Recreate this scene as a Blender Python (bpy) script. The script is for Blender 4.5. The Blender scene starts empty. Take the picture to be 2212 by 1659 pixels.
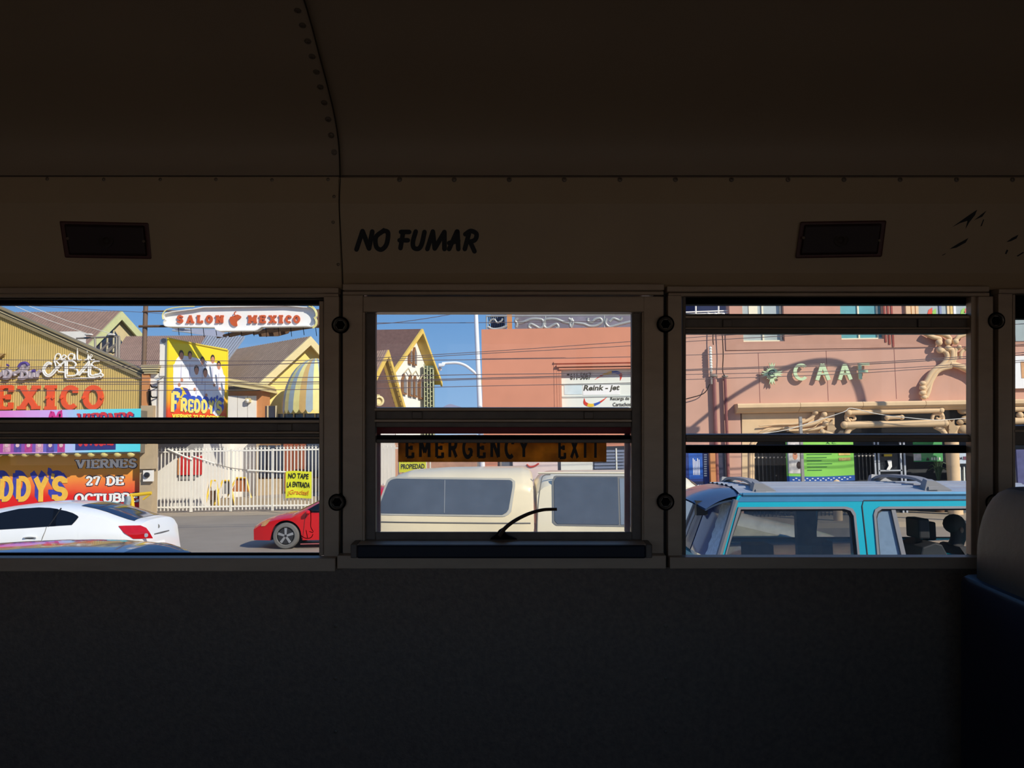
import bpy, bmesh, math, random
from mathutils import Vector, Matrix
from mathutils.geometry import tessellate_polygon
random.seed(7)
R = math.radians
SC = bpy.context.scene
COL = SC.collection

# ------------------------------------------------------------------ camera
H = 2.35                      # eye height above the street
F = 1790.0                    # focal length in pixels of the 2212 px wide frame
PITCH, ROLL = R(4.17), R(0.92)
CAM = Vector((0, 0, H))
_f = Vector((0, math.cos(PITCH), math.sin(PITCH)))
_r0 = Vector((1, 0, 0))
_u0 = _r0.cross(_f)
_r = _r0 * math.cos(ROLL) - _u0 * math.sin(ROLL)
_u = _r0 * math.sin(ROLL) + _u0 * math.cos(ROLL)
cd = bpy.data.cameras.new('camera')
cd.sensor_width = 36.0
cd.lens = 36.0 * F / 2212.0
cd.clip_start = 0.02
cd.clip_end = 2000
cam = bpy.data.objects.new('camera', cd)
COL.objects.link(cam)
m3 = Matrix((_r, _u, -_f)).transposed()
cam.matrix_world = Matrix.Translation(CAM) @ m3.to_4x4()
SC.camera = cam

# ------------------------------------------------------------------ sky, sun, exposure
SUN_DIR = Vector((0.585, -0.60, 0.545)).normalized()      # towards the sun: behind the bus, to the right
wd = bpy.data.worlds.new('sky')
SC.world = wd
wd.use_nodes = True
nt = wd.node_tree
nt.nodes.clear()
o_ = nt.nodes.new('ShaderNodeOutputWorld')
bg = nt.nodes.new('ShaderNodeBackground')
tc = nt.nodes.new('ShaderNodeTexCoord')
sp = nt.nodes.new('ShaderNodeSeparateXYZ')
cr = nt.nodes.new('ShaderNodeValToRGB')
cr.color_ramp.elements[0].position = 0.0
cr.color_ramp.elements[0].color = (0.44, 0.56, 0.72, 1)
cr.color_ramp.elements[1].position = 1.0
cr.color_ramp.elements[1].color = (0.05, 0.15, 0.45, 1)
for p_, c_ in ((0.04, (0.25, 0.425, 0.69, 1)), (0.15, (0.14, 0.305, 0.60, 1)), (0.4, (0.08, 0.21, 0.50, 1))):
    e_ = cr.color_ramp.elements.new(p_)
    e_.color = c_
nt.links.new(tc.outputs['Generated'], sp.inputs[0])
nt.links.new(sp.outputs['Z'], cr.inputs[0])
nt.links.new(cr.outputs[0], bg.inputs['Color'])
bg.inputs['Strength'].default_value = 1.22
nt.links.new(bg.outputs[0], o_.inputs['Surface'])
sl = bpy.data.lights.new('sun', 'SUN')
sl.energy = 4.6
sl.angle = R(0.6)
sl.color = (1.0, 0.93, 0.82)
so = bpy.data.objects.new('sun', sl)
COL.objects.link(so)
so.rotation_euler = SUN_DIR.to_track_quat('Z', 'Y').to_euler()
so.location = (10, -10, 20)
SC.view_settings.view_transform = 'Standard'
SC.view_settings.look = 'None'
SC.view_settings.exposure = 0.0
SC.view_settings.gamma = 1.0
SC.view_settings.use_curve_mapping = False

# ------------------------------------------------------------------ coordinates
def ray(px, py):
    return _f * F + _r * (px - 1106.0) + _u * (829.5 - py)

def at(px, py, Y):
    """point of the street seen at a picture position, on the plane y = Y"""
    d = ray(px, py)
    return CAM + d * (Y / d.y)

def bus(u, d, v):
    """bus frame: u along the bus, d across it (towards the window side), v up"""
    return CAM + _r * u + _f * d + _u * v

def bp(px, py, d):
    return bus((px - 1106.0) * d / F, d, (829.5 - py) * d / F)

def lin(c):
    c = c / 255.0
    return c / 12.92 if c <= 0.04045 else ((c + 0.055) / 1.055) ** 2.4

# ------------------------------------------------------------------ materials
MATS = {}
def mat(name, rgb, rough=0.6, metal=0.0, var=0.1, scale=4.0, bump=0.0, spec=0.5, coat=0.0, bscale=None, stretch=None):
    if name in MATS:
        return MATS[name]
    m = bpy.data.materials.new(name)
    m.use_nodes = True
    t = m.node_tree
    b = t.nodes['Principled BSDF']
    col = (lin(rgb[0]), lin(rgb[1]), lin(rgb[2]), 1)
    b.inputs['Roughness'].default_value = rough
    b.inputs['Metallic'].default_value = metal
    b.inputs['Specular IOR Level'].default_value = spec
    b.inputs['Coat Weight'].default_value = coat
    b.inputs['Coat Roughness'].default_value = 0.05
    tcn = t.nodes.new('ShaderNodeTexCoord')
    src = tcn.outputs['Object']
    if stretch:
        mp = t.nodes.new('ShaderNodeMapping')
        mp.inputs['Scale'].default_value = stretch
        t.links.new(src, mp.inputs['Vector'])
        src = mp.outputs[0]
    n = t.nodes.new('ShaderNodeTexNoise')
    n.inputs['Scale'].default_value = scale
    n.inputs['Detail'].default_value = 5
    n.inputs['Roughness'].default_value = 0.6
    t.links.new(src, n.inputs['Vector'])
    mr = t.nodes.new('ShaderNodeMapRange')
    mr.inputs[1].default_value = 0.25
    mr.inputs[2].default_value = 0.75
    mr.inputs[3].default_value = 1 - var
    mr.inputs[4].default_value = 1 + var * 0.6
    t.links.new(n.outputs['Fac'], mr.inputs[0])
    mx = t.nodes.new('ShaderNodeVectorMath')
    mx.operation = 'SCALE'
    mx.inputs[0].default_value = col[:3]
    t.links.new(mr.outputs[0], mx.inputs['Scale'])
    t.links.new(mx.outputs[0], b.inputs['Base Color'])
    if bump:
        n2 = t.nodes.new('ShaderNodeTexNoise')
        n2.inputs['Scale'].default_value = bscale or scale * 12
        n2.inputs['Detail'].default_value = 3
        t.links.new(src, n2.inputs['Vector'])
        bn = t.nodes.new('ShaderNodeBump')
        bn.inputs['Strength'].default_value = bump
        bn.inputs['Distance'].default_value = 0.01
        t.links.new(n2.outputs['Fac'], bn.inputs['Height'])
        t.links.new(bn.outputs[0], b.inputs['Normal'])
    MATS[name] = m
    return m

def glass(name, tint=(1, 1, 1), refl=0.05, dust=0.03, dustcol=(0.8, 0.78, 0.7), rough=0.02, dscale=6.0):
    """thin pane: clear, a little mirror reflection, a film of dust"""
    if name in MATS:
        return MATS[name]
    m = bpy.data.materials.new(name)
    m.use_nodes = True
    t = m.node_tree
    t.nodes.clear()
    out = t.nodes.new('ShaderNodeOutputMaterial')
    tr = t.nodes.new('ShaderNodeBsdfTransparent')
    tr.inputs[0].default_value = (*tint, 1)
    gl = t.nodes.new('ShaderNodeBsdfGlossy')
    gl.inputs['Roughness'].default_value = rough
    lw = t.nodes.new('ShaderNodeFresnel')
    lw.inputs['IOR'].default_value = 1.4
    ml = t.nodes.new('ShaderNodeMath')
    ml.operation = 'MULTIPLY'
    ml.inputs[1].default_value = refl / 0.03
    t.links.new(lw.outputs[0], ml.inputs[0])
    mix = t.nodes.new('ShaderNodeMixShader')
    t.links.new(ml.outputs[0], mix.inputs[0])
    t.links.new(tr.outputs[0], mix.inputs[1])
    t.links.new(gl.outputs[0], mix.inputs[2])
    df = t.nodes.new('ShaderNodeBsdfTranslucent')
    df.inputs[0].default_value = (*dustcol, 1)
    mix2 = t.nodes.new('ShaderNodeMixShader')
    tcn = t.nodes.new('ShaderNodeTexCoord')
    n = t.nodes.new('ShaderNodeTexNoise')
    n.inputs['Scale'].default_value = dscale
    n.inputs['Detail'].default_value = 4
    t.links.new(tcn.outputs['Object'], n.inputs['Vector'])
    mr = t.nodes.new('ShaderNodeMapRange')
    mr.inputs[1].default_value = 0.3
    mr.inputs[2].default_value = 0.7
    mr.inputs[3].default_value = dust * 0.6
    mr.inputs[4].default_value = dust * 1.5
    t.links.new(n.outputs['Fac'], mr.inputs[0])
    t.links.new(mr.outputs[0], mix2.inputs[0])
    t.links.new(mix.outputs[0], mix2.inputs[1])
    t.links.new(df.outputs[0], mix2.inputs[2])
    t.links.new(mix2.outputs[0], out.inputs['Surface'])
    MATS[name] = m
    return m

# ------------------------------------------------------------------ mesh building
WM = {}                                  # world matrices of things, by object name
def shaped(loops):
    """triangulate a 2D outline with holes -> (points, triangles)"""
    pts = [Vector((p[0], p[1], 0)) for l in loops for p in l]
    tris = tessellate_polygon([[Vector((p[0], p[1], 0)) for p in l] for l in loops])
    return pts, tris

class MB:
    def __init__(s):
        s.v, s.f = [], []
    def add(s, vs, fs):
        o = len(s.v)
        s.v += [Vector(v) for v in vs]
        s.f += [tuple(i + o for i in f) for f in fs]
        return s
    def box(s, a, b, fn=None):
        x0, y0, z0 = a
        x1, y1, z1 = b
        c = [(x, y, z) for x in (x0, x1) for y in (y0, y1) for z in (z0, z1)]
        if fn:
            c = [fn(*p) for p in c]
        return s.add(c, [(0, 1, 3, 2), (4, 6, 7, 5), (0, 4, 5, 1), (2, 3, 7, 6), (0, 2, 6, 4), (1, 5, 7, 3)])
    def hexa(s, lo, hi):
        n = len(lo)
        s.add(list(lo) + list(hi), [tuple(range(n))[::-1], tuple(range(n, 2 * n))] + [(i, (i + 1) % n, n + (i + 1) % n, n + i) for i in range(n)])
        return s
    def plate(s, loops, fn, off):
        """flat plate with holes: loops in 2D, fn maps 2D to 3D front, off = vector to the back"""
        pts, tris = shaped(loops)
        fr = [fn(p[0], p[1]) for p in pts]
        off = Vector(off)
        n = len(fr)
        fs = [tuple(t) for t in tris] + [tuple(n + i for i in t[::-1]) for t in tris]
        k = 0
        for l in loops:
            m = len(l)
            fs += [(k + i, k + (i + 1) % m, n + k + (i + 1) % m, n + k + i) for i in range(m)]
            k += m
        return s.add(fr + [p + off for p in fr], fs)
    def sheet2d(s, vs, fs, fn, off):
        """2D triangles thickened along off, open-edge walls added"""
        off = Vector(off)
        dn = off.normalized() * (-.0016 if off.length > .003 else -.0001)
        fr = [fn(p[0], p[1]) + (dn * p[2] if len(p) > 2 else dn * 0) for p in vs]
        n = len(fr)
        cnt = {}
        for f in fs:
            for i in range(len(f)):
                a, b = f[i], f[(i + 1) % len(f)]
                cnt.setdefault((min(a, b), max(a, b)), []).append((a, b))
        fa = [tuple(f) for f in fs] + [tuple(n + i for i in f[::-1]) for f in fs]
        fa += [(e[0][1], e[0][0], n + e[0][0], n + e[0][1]) for e in cnt.values() if len(e) == 1]
        return s.add(fr + [p + off for p in fr], fa)
    def tube(s, pts, rad, n=8, caps=True):
        pts = [Vector(p) for p in pts]
        rr = rad if isinstance(rad, (list, tuple)) else [rad] * len(pts)
        rings = []
        prev = None
        for i, p in enumerate(pts):
            t = (pts[min(i + 1, len(pts) - 1)] - pts[max(i - 1, 0)]).normalized()
            if prev is None:
                a = Vector((0, 0, 1)) if abs(t.z) < 0.9 else Vector((1, 0, 0))
                x = t.cross(a).normalized()
            else:
                x = (prev - t * prev.dot(t)).normalized()
            prev = x
            y = t.cross(x)
            rings.append([p + (x * math.cos(k * 2 * math.pi / n) + y * math.sin(k * 2 * math.pi / n)) * rr[i] for k in range(n)])
        vs = [q for r_ in rings for q in r_]
        fs = [(i * n + k, i * n + (k + 1) % n, (i + 1) * n + (k + 1) % n, (i + 1) * n + k) for i in range(len(pts) - 1) for k in range(n)]
        if caps:
            fs += [tuple(range(n))[::-1], tuple(range((len(pts) - 1) * n, len(pts) * n))]
        return s.add(vs, fs)
    def lathe(s, c, axis, prof, n=20):
        """prof: (radius, distance along axis) from c"""
        c, ax = Vector(c), Vector(axis).normalized()
        a = Vector((0, 0, 1)) if abs(ax.z) < 0.9 else Vector((1, 0, 0))
        x = ax.cross(a).normalized()
        y = ax.cross(x)
        vs = [c + ax * h + (x * math.cos(k * 2 * math.pi / n) + y * math.sin(k * 2 * math.pi / n)) * r_ for r_, h in prof for k in range(n)]
        m = len(prof)
        fs = [(i * n + k, i * n + (k + 1) % n, (i + 1) * n + (k + 1) % n, (i + 1) * n + k) for i in range(m - 1) for k in range(n)]
        if prof[0][0] > 1e-6:
            fs.append(tuple(range(n))[::-1])
        if prof[-1][0] > 1e-6:
            fs.append(tuple(range((m - 1) * n, m * n)))
        return s.add(vs, fs)
    def ball(s, c, r_, n=12, sq=(1, 1, 1)):
        c = Vector(c)
        m = max(4, n // 2)
        vs, fs = [], []
        for i in range(m + 1):
            th = math.pi * i / m
            for k in range(n):
                ph = 2 * math.pi * k / n
                vs.append(c + Vector((math.sin(th) * math.cos(ph) * r_ * sq[0], math.sin(th) * math.sin(ph) * r_ * sq[1], math.cos(th) * r_ * sq[2])))
        for i in range(m):
            for k in range(n):
                fs.append((i * n + k, i * n + (k + 1) % n, (i + 1) * n + (k + 1) % n, (i + 1) * n + k))
        return s.add(vs, fs)
    def grid(s, fn, nu, nv):
        vs = [fn(i / nu, j / nv) for i in range(nu + 1) for j in range(nv + 1)]
        fs = [(i * (nv + 1) + j, (i + 1) * (nv + 1) + j, (i + 1) * (nv + 1) + j + 1, i * (nv + 1) + j + 1) for i in range(nu) for j in range(nv)]
        return s.add(vs, fs)
    def build(s, name, m, parent=None, smooth=False, bevel=0.0, label=None, keep=False, xf=None, orient=None):
        vs = [xf(v) for v in s.v] if xf else s.v
        if parent is not None:
            W = WM[parent.name]
        else:
            lo = Vector((min(v.x for v in vs), min(v.y for v in vs), min(v.z for v in vs)))
            hi = Vector((max(v.x for v in vs), max(v.y for v in vs), max(v.z for v in vs)))
            W = Matrix.Translation(((lo.x + hi.x) / 2, (lo.y + hi.y) / 2, lo.z))
        Wi = W.inverted()
        me = bpy.data.meshes.new(name)
        me.from_pydata([tuple(Wi @ v) for v in vs], [], s.f)
        bm = bmesh.new()
        bm.from_mesh(me)
        bmesh.ops.remove_doubles(bm, verts=bm.verts, dist=1e-6)
        bmesh.ops.recalc_face_normals(bm, faces=bm.faces)
        bm.to_mesh(me)
        bm.free()
        if smooth:
            for p in me.polygons:
                p.use_smooth = True
            me.set_sharp_from_angle(angle=R(38))
        if m:
            me.materials.append(m)
        o = bpy.data.objects.new(name, me)
        COL.objects.link(o)
        if parent is not None:
            o.parent = parent
            WM[o.name] = W.copy()
        else:
            o.matrix_world = W
            WM[o.name] = W
        if bevel:
            bv = o.modifiers.new('bevel', 'BEVEL')
            bv.width = bevel
            bv.segments = 2
            bv.limit_method = 'ANGLE'
            bv.angle_limit = R(50)
        if label:
            o['label'] = label
        return o

def thing(name, loc, label, cat, group=None, kind=None):
    o = bpy.data.objects.new(name, None)
    o.empty_display_size = 0.1
    COL.objects.link(o)
    o.location = loc
    WM[o.name] = Matrix.Translation(loc)
    if label:
        o['label'] = label
    if cat:
        o['category'] = cat
    if group:
        o['group'] = group
    if kind:
        o['kind'] = kind
    return o

def tag(o, label=None, cat=None, group=None, kind=None):
    for k, v in (('label', label), ('category', cat), ('group', group), ('kind', kind)):
        if v:
            o[k] = v
    return o

def stamp(src, parent, offset, name=None, scale=None):
    """copy of a part sharing its mesh, moved by a world offset (parents carry no rotation)"""
    c = src.copy()
    c.name = name or src.name.split('.')[0]
    COL.objects.link(c)
    c.parent = parent
    c.matrix_parent_inverse = src.matrix_parent_inverse.copy()
    base = Vector(src.location)
    if parent is not None and src.parent is not None and parent is not src.parent:
        base += WM[src.parent.name].translation - WM[parent.name].translation
    c.location = base + Vector(offset)
    if scale:
        c.scale = scale
    return c

# picture-anchored boxes on a street plane: x0,y0,x1,y1 picture rectangle, front plane Y, depth backwards
def rect(x0, y0, x1, y1, Y):
    xm, ym = (x0 + x1) / 2, (y0 + y1) / 2
    return at(x0, ym, Y).x, at(x1, ym, Y).x, at(xm, y1, Y).z, at(xm, y0, Y).z

def fbox(mb, x0, y0, x1, y1, Y, dep, zb=None):
    X0, X1, Z0, Z1 = rect(x0, y0, x1, y1, Y)
    if zb is not None:
        Z0 = zb
    return mb.box((X0, Y, Z0), (X1, Y + dep, Z1))

def fpoly(mb, loops, Y, dep):
    """plate whose outline is seen at the given picture points, on plane y = Y, dep deep"""
    if not isinstance(loops[0][0], (tuple, list)):
        loops = [loops]
    return mb.plate(loops, lambda a, b: at(a, b, Y), (0, dep, 0))

def arcp(cx, cy, rx, ry, a0, a1, n=12):
    return [(cx + rx * math.cos(R(a0 + (a1 - a0) * i / n)), cy + ry * math.sin(R(a0 + (a1 - a0) * i / n))) for i in range(n + 1)]

def rrect(x0, y0, x1, y1, r, n=5):
    xa, xb = min(x0, x1), max(x0, x1)
    ya, yb = min(y0, y1), max(y0, y1)
    return (arcp(xb - r, yb - r, r, r, 0, 90, n) + arcp(xa + r, yb - r, r, r, 90, 180, n)
            + arcp(xa + r, ya + r, r, r, 180, 270, n) + arcp(xb - r, ya + r, r, r, 270, 360, n))

def lerp_list(L, x):
    if x <= L[0][0]:
        return L[0][1]
    for (a, b), (c, d) in zip(L, L[1:]):
        if a <= x <= c:
            return b + (d - b) * (x - a) / (c - a) if c > a else d
    return L[-1][1]

def bez(pts, n=8):
    """smooth Catmull-Rom curve through 2D or 3D points"""
    P = [Vector(p) for p in pts]
    P = [P[0] * 2 - P[1]] + P + [P[-1] * 2 - P[-2]]
    out = []
    for i in range(1, len(P) - 2):
        for k in range(n):
            t = k / n
            a, b, c, d = P[i - 1], P[i], P[i + 1], P[i + 2]
            out.append(0.5 * ((2 * b) + (c - a) * t + (2 * a - 5 * b + 4 * c - d) * t * t + (3 * b - a - 3 * c + d) * t ** 3))
    out.append(P[-2])
    return out

# ------------------------------------------------------------------ lettering
def font2d(txt, bold=0.0, shear=0.0, spacing=1.0):
    """built-in font -> 2D triangles, normalised to the unit box"""
    cu = bpy.data.curves.new('lettering', 'FONT')
    cu.body = txt
    cu.offset = bold
    cu.shear = shear
    cu.space_character = spacing
    cu.resolution_u = 3
    ob = bpy.data.objects.new('lettering', cu)
    me = bpy.data.meshes.new_from_object(ob)
    vs = [(v.co.x, v.co.y) for v in me.vertices]
    fs = [tuple(p.vertices) for p in me.polygons]
    bpy.data.objects.remove(ob)
    bpy.data.curves.remove(cu)
    bpy.data.meshes.remove(me)
    return unit(vs, fs)

def unit(vs, fs):
    x0, x1 = min(v[0] for v in vs), max(v[0] for v in vs)
    y0, y1 = min(v[1] for v in vs), max(v[1] for v in vs)
    return [((v[0] - x0) / (x1 - x0), (v[1] - y0) / (y1 - y0), *v[2:]) for v in vs], fs

def ribbon(poly, w):
    P = [Vector((p[0], p[1])) for p in poly]
    P = [p for i, p in enumerate(P) if i == 0 or (p - P[i - 1]).length > 1e-5]
    n = len(P)
    closed = (P[0] - P[-1]).length < 1e-6
    vs = []
    for i in range(n):
        a = P[i - 1] if i else (P[-2] if closed else None)
        b = P[i + 1] if i < n - 1 else (P[1] if closed else None)
        d0 = (P[i] - a).normalized() if a is not None else (b - P[i]).normalized()
        d1 = (b - P[i]).normalized() if b is not None else d0
        nn = Vector((-(d0.y + d1.y), d0.x + d1.x))
        nn = nn.normalized() if nn.length > 1e-6 else Vector((-d0.y, d0.x))
        k = 1.0 / max(0.5, nn.dot(Vector((-d0.y, d0.x))))
        vs += [P[i] + nn * (w / 2 * k), P[i] - nn * (w / 2 * k)]
    return [tuple(v) for v in vs], [(2 * i, 2 * i + 1, 2 * i + 3, 2 * i + 2) for i in range(n - 1)]

# stroke letters: width, strokes, serif feet (x, y)
GL = {
 'A': (.8, [[(.08, 0), (.4, 1)], [(.4, 1), (.72, 0)], [(.2, .36), (.6, .36)]], [(.08, 0), (.72, 0)]),
 'B': (.7, [[(.1, 0), (.1, 1)], [(.1, 1), (.4, 1)] + arcp(.4, .76, .2, .24, 90, -90, 8) + [(.1, .52)], [(.1, .52), (.42, .52)] + arcp(.42, .26, .23, .26, 90, -90, 8) + [(.1, 0)]], [(.1, 0), (.1, 1)]),
 'C': (.75, [arcp(.42, .5, .34, .5, 50, 310, 18), [(.64, .72), (.64, .98)]], []),
 'D': (.75, [[(.1, 0), (.1, 1)], [(.1, 1), (.3, 1)] + arcp(.3, .5, .36, .5, 90, -90, 14) + [(.1, 0)]], [(.1, 0), (.1, 1)]),
 'E': (.68, [[(.1, 0), (.1, 1)], [(.1, 1), (.62, 1)], [(.1, .52), (.48, .52)], [(.1, 0), (.62, 0)], [(.6, 1.04), (.6, .76)], [(.6, -.04), (.6, .26)], [(.47, .40), (.47, .64)]], [(.1, 0), (.1, 1)]),
 'F': (.65, [[(.1, 0), (.1, 1)], [(.1, 1), (.6, 1)], [(.1, .52), (.46, .52)], [(.58, 1.04), (.58, .76)]], [(.1, 0), (.1, 1)]),
 'G': (.78, [arcp(.42, .5, .34, .5, 45, 345, 20), [(.74, .44), (.45, .44)], [(.70, .46), (.70, .05)]], []),
 'I': (.36, [[(.18, 0), (.18, 1)]], [(.18, 0), (.18, 1)]),
 'L': (.62, [[(.1, 0), (.1, 1)], [(.1, 0), (.58, 0)], [(.56, -.04), (.56, .28)]], [(.1, 0), (.1, 1)]),
 'M': (.95, [[(.12, 0), (.12, 1)], [(.12, 1), (.48, .25)], [(.48, .25), (.84, 1)], [(.84, 1), (.84, 0)]], [(.12, 0), (.84, 0), (.1, 1), (.86, 1)]),
 'N': (.8, [[(.12, 0), (.12, 1)], [(.12, 1), (.68, 0)], [(.68, 0), (.68, 1)]], [(.12, 0), (.1, 1), (.68, 1)]),
 'O': (.8, [arcp(.4, .5, .33, .5, 0, 360, 22)], []),
 'R': (.75, [[(.1, 0), (.1, 1)], [(.1, 1), (.4, 1)] + arcp(.4, .75, .21, .25, 90, -90, 8) + [(.1, .5)], [(.36, .5), (.64, 0)]], [(.1, 0), (.1, 1), (.66, 0)]),
 'S': (.66, [arcp(.33, .74, .23, .26, 20, 270, 12) + arcp(.33, .24, .24, .24, 90, -160, 12)[1:], [(.54, .78), (.54, 1.0)], [(.11, .0), (.11, .22)]], []),
 'T': (.75, [[(.37, 0), (.37, 1)], [(.06, 1), (.68, 1)], [(.07, 1.04), (.07, .76)], [(.67, 1.04), (.67, .76)]], [(.37, 0)]),
 'U': (.8, [[(.12, 1), (.12, .35)] + arcp(.4, .32, .28, .32, 180, 360, 12) + [(.68, 1)]], [(.12, 1), (.68, 1)]),
 'V': (.8, [[(.1, 1), (.4, 0)], [(.4, 0), (.7, 1)]], [(.1, 1), (.7, 1)]),
 'X': (.8, [[(.1, 0), (.7, 1)], [(.1, 1), (.7, 0)]], [(.1, 0), (.7, 0), (.1, 1), (.7, 1)]),
 'Y': (.8, [[(.1, 1), (.4, .5)], [(.7, 1), (.4, .5)], [(.4, .5), (.4, 0)]], [(.1, 1), (.7, 1), (.4, 0)]),
 '2': (.66, [arcp(.32, .72, .23, .27, 170, -35, 12) + [(.1, .04)], [(.08, 0), (.6, 0)], [(.58, -.04), (.58, .22)]], []),
 '7': (.66, [[(.06, 1), (.58, 1)], [(.58, 1), (.26, 0)], [(.08, 1.04), (.08, .74)]], []),
 "'": (.22, [[(.13, 1.02), (.07, .72)]], []),
}
def strokes2d(ch, w=.2, serif=.16, sh=.13, slant=0.0):
    wd_, st, se = GL[ch]
    vs, fs, lay = [], [], [0]
    def put(v2, f2):
        o = len(vs)
        lay[0] += 1
        vs.extend((x + slant * y, y, lay[0]) for x, y in v2)
        fs.extend(tuple(i + o for i in f) for f in f2)
    for p in st:
        thin = len(p) == 2 and abs(p[0][1] - p[1][1]) < .01
        put(*ribbon(p, w * .62 if thin else w))
    if serif:
        for x, y in se:
            s0 = 1 if y < .5 else -1
            put([(x - serif - w / 4, y - .04 * s0), (x + serif + w / 4, y - .04 * s0), (x + serif + w / 4, y + s0 * (sh - .04)), (x - serif - w / 4, y + s0 * (sh - .04))], [(0, 1, 2, 3)])
    return vs, fs, wd_

def word2d(txt, gap=.12, **k):
    vs, fs, x = [], [], 0.0
    for ch in txt:
        if ch == ' ':
            x += .4
            continue
        v, f, w_ = strokes2d(ch, **k)
        o = len(vs)
        vs += [(a[0] + x, *a[1:]) for a in v]
        fs += [tuple(i + o for i in q) for q in f]
        x += w_ + gap
    return unit(vs, fs)

def onrect(x0, y0, x1, y1, Y):
    """unit box -> picture rectangle (top-left, bottom-right) on plane y = Y"""
    X0, X1, Z0, Z1 = rect(x0, y0, x1, y1, Y)
    return lambda a, b: Vector((X0 + (X1 - X0) * a, Y, Z0 + (Z1 - Z0) * b))

# ================================================================== THE BUS
M_ceil = mat('painted ceiling sheet', (158, 136, 110), .55, var=.06, scale=3, bump=.05, bscale=60)
M_panel = mat('beige painted panel', (184, 158, 122), .5, var=.07, scale=4, bump=.04, bscale=60)
M_alu = mat('dull aluminium', (188, 164, 138), .45, metal=.3, var=.12, scale=9, stretch=(1, 1, 3))
M_alud = mat('grimy aluminium', (120, 108, 96), .5, metal=.25, var=.25, scale=20)
M_dark = mat('black rubber channel', (18, 17, 16), .8, var=.2, scale=12, spec=.1)
M_joint = mat('grimy sheet joint', (66, 54, 42), .8, var=.2, scale=12, spec=.1)
M_wall = mat('dark speckled wall vinyl', (124, 104, 86), .55, var=.3, scale=90, bump=.2, bscale=160)
M_handle = mat('dark blue release bar', (34, 38, 48), .35, metal=.3, var=.1, scale=10)
M_red = mat('red painted outer frame', (135, 14, 22), .5, var=.15, scale=10)
M_lens = mat('dark red lamp lens', (40, 14, 10), .55, var=.25, scale=20)
M_black = mat('black paint', (8, 8, 10), .6, var=.1)
M_vinyl = mat('seat vinyl olive brown', (96, 82, 64), .5, var=.14, scale=9, bump=.06, bscale=60)
M_vinyl2 = mat('seat vinyl dark blue', (40, 38, 56), .45, var=.14, scale=9, bump=.06, bscale=60)
M_floor = mat('dark ribbed rubber floor', (40, 40, 42), .7, var=.2)
M_rivet = mat('rivet head', (120, 104, 86), .4, metal=.3, var=.2, scale=40)
M_glass = glass('window glass', (.97, .98, .97), .03, .006)
M_glass_dusty = glass('dusty window glass', (.97, .96, .93), .03, .075, (.9, .86, .74), dscale=9)

def bbox(mb, x0, y0, x1, y1, d0, d1):
    k = d0 / F
    u0, u1 = (x0 - 1106) * k, (x1 - 1106) * k
    v0, v1 = (829.5 - y1) * k, (829.5 - y0) * k
    return mb.box((u0, d0, v0), (u1, d1, v1), bus)

UL, UR = -2.6, 2.6                     # the stretch of the bus that is built
# ceiling, as two overlapping sheets; the left one lies on top at the riveted seam
prof = [(1.802, .44), (1.80, .455), (1.79, .513), (1.748, .565), (1.678, .608), (1.60, .645), (1.51, .6875), (1.35, .735), (1.1, .78), (.7, .80)]
prof += [(1.4 - d, v) for d, v in prof[:-1][::-1]]
prof = [tuple(p) for p in bez([Vector((a, b, 0)) for a, b in prof], 3)]
def ceil_sheet(u0, u1, drop, name):
    mb = MB()
    pts = []
    for i, p in enumerate(prof):
        a, b = prof[max(0, i - 1)], prof[min(len(prof) - 1, i + 1)]
        t = Vector((b[0] - a[0], b[1] - a[1])).normalized()
        n = Vector((-t.y, t.x))
        if n.y > 0 and abs(t.x) > .3:
            n = -n
        if n.dot(Vector((.7 - p[0], .2 - p[1]))) < 0:
            n = -n
        pts.append((Vector((p[0], p[1])) + n * drop, Vector((p[0], p[1])) - n * .02))
    m = len(pts)
    vs = [bus(u, q.x, q.y) for u in (u0, u1) for pr in pts for q in pr]
    fs = []
    for i in range(m - 1):
        a = 2 * i
        b = 2 * (m + i)
        fs += [(a, a + 2, b + 2, b), (a + 1, b + 1, b + 3, a + 3)]
    for k in (0, 2 * m):
        for i in range(m - 1):
            fs.append((k + 2 * i, k + 2 * i + 1, k + 2 * i + 3, k + 2 * i + 2))
    return mb.add(vs, fs).build(name, M_ceil, smooth=True), pts
ceiling, cpts = ceil_sheet(UL, -.373, .009, 'ceiling')
tag(ceiling, kind='structure')
tag(ceil_sheet(-.373, UR, 0, 'ceiling')[0], kind='structure')

# upper side panel (slightly leaning in), left and right sheet
PD = [(626, 1.815), (590, 1.802), (440, 1.775), (384, 1.775)]
def panel_d(py):
    for (a, d0), (b, d1) in zip(PD, PD[1:]):
        if b <= py <= a:
            return d0 + (d1 - d0) * (a - py) / (a - b)
    return PD[0][1] if py > PD[0][0] else PD[-1][1]
def panel(u0, u1, dd, name):
    mb = MB()
    ring = [(d - dd, (829.5 - y) * d / F) for y, d in PD]
    ring += [(1.84, ring[-1][1] + .004), (1.86, ring[-1][1] + .004), (1.86, ring[0][1])]
    mb.hexa([bus(u0, d, v) for d, v in ring], [bus(u1, d, v) for d, v in ring])
    return mb.build(name, M_panel)
wall_up = panel(UL, -.371, .005, 'wall_upper')
tag(wall_up, kind='structure')
wall_up2 = panel(-.371, UR, 0, 'wall_upper')
tag(wall_up2, kind='structure')

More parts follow.
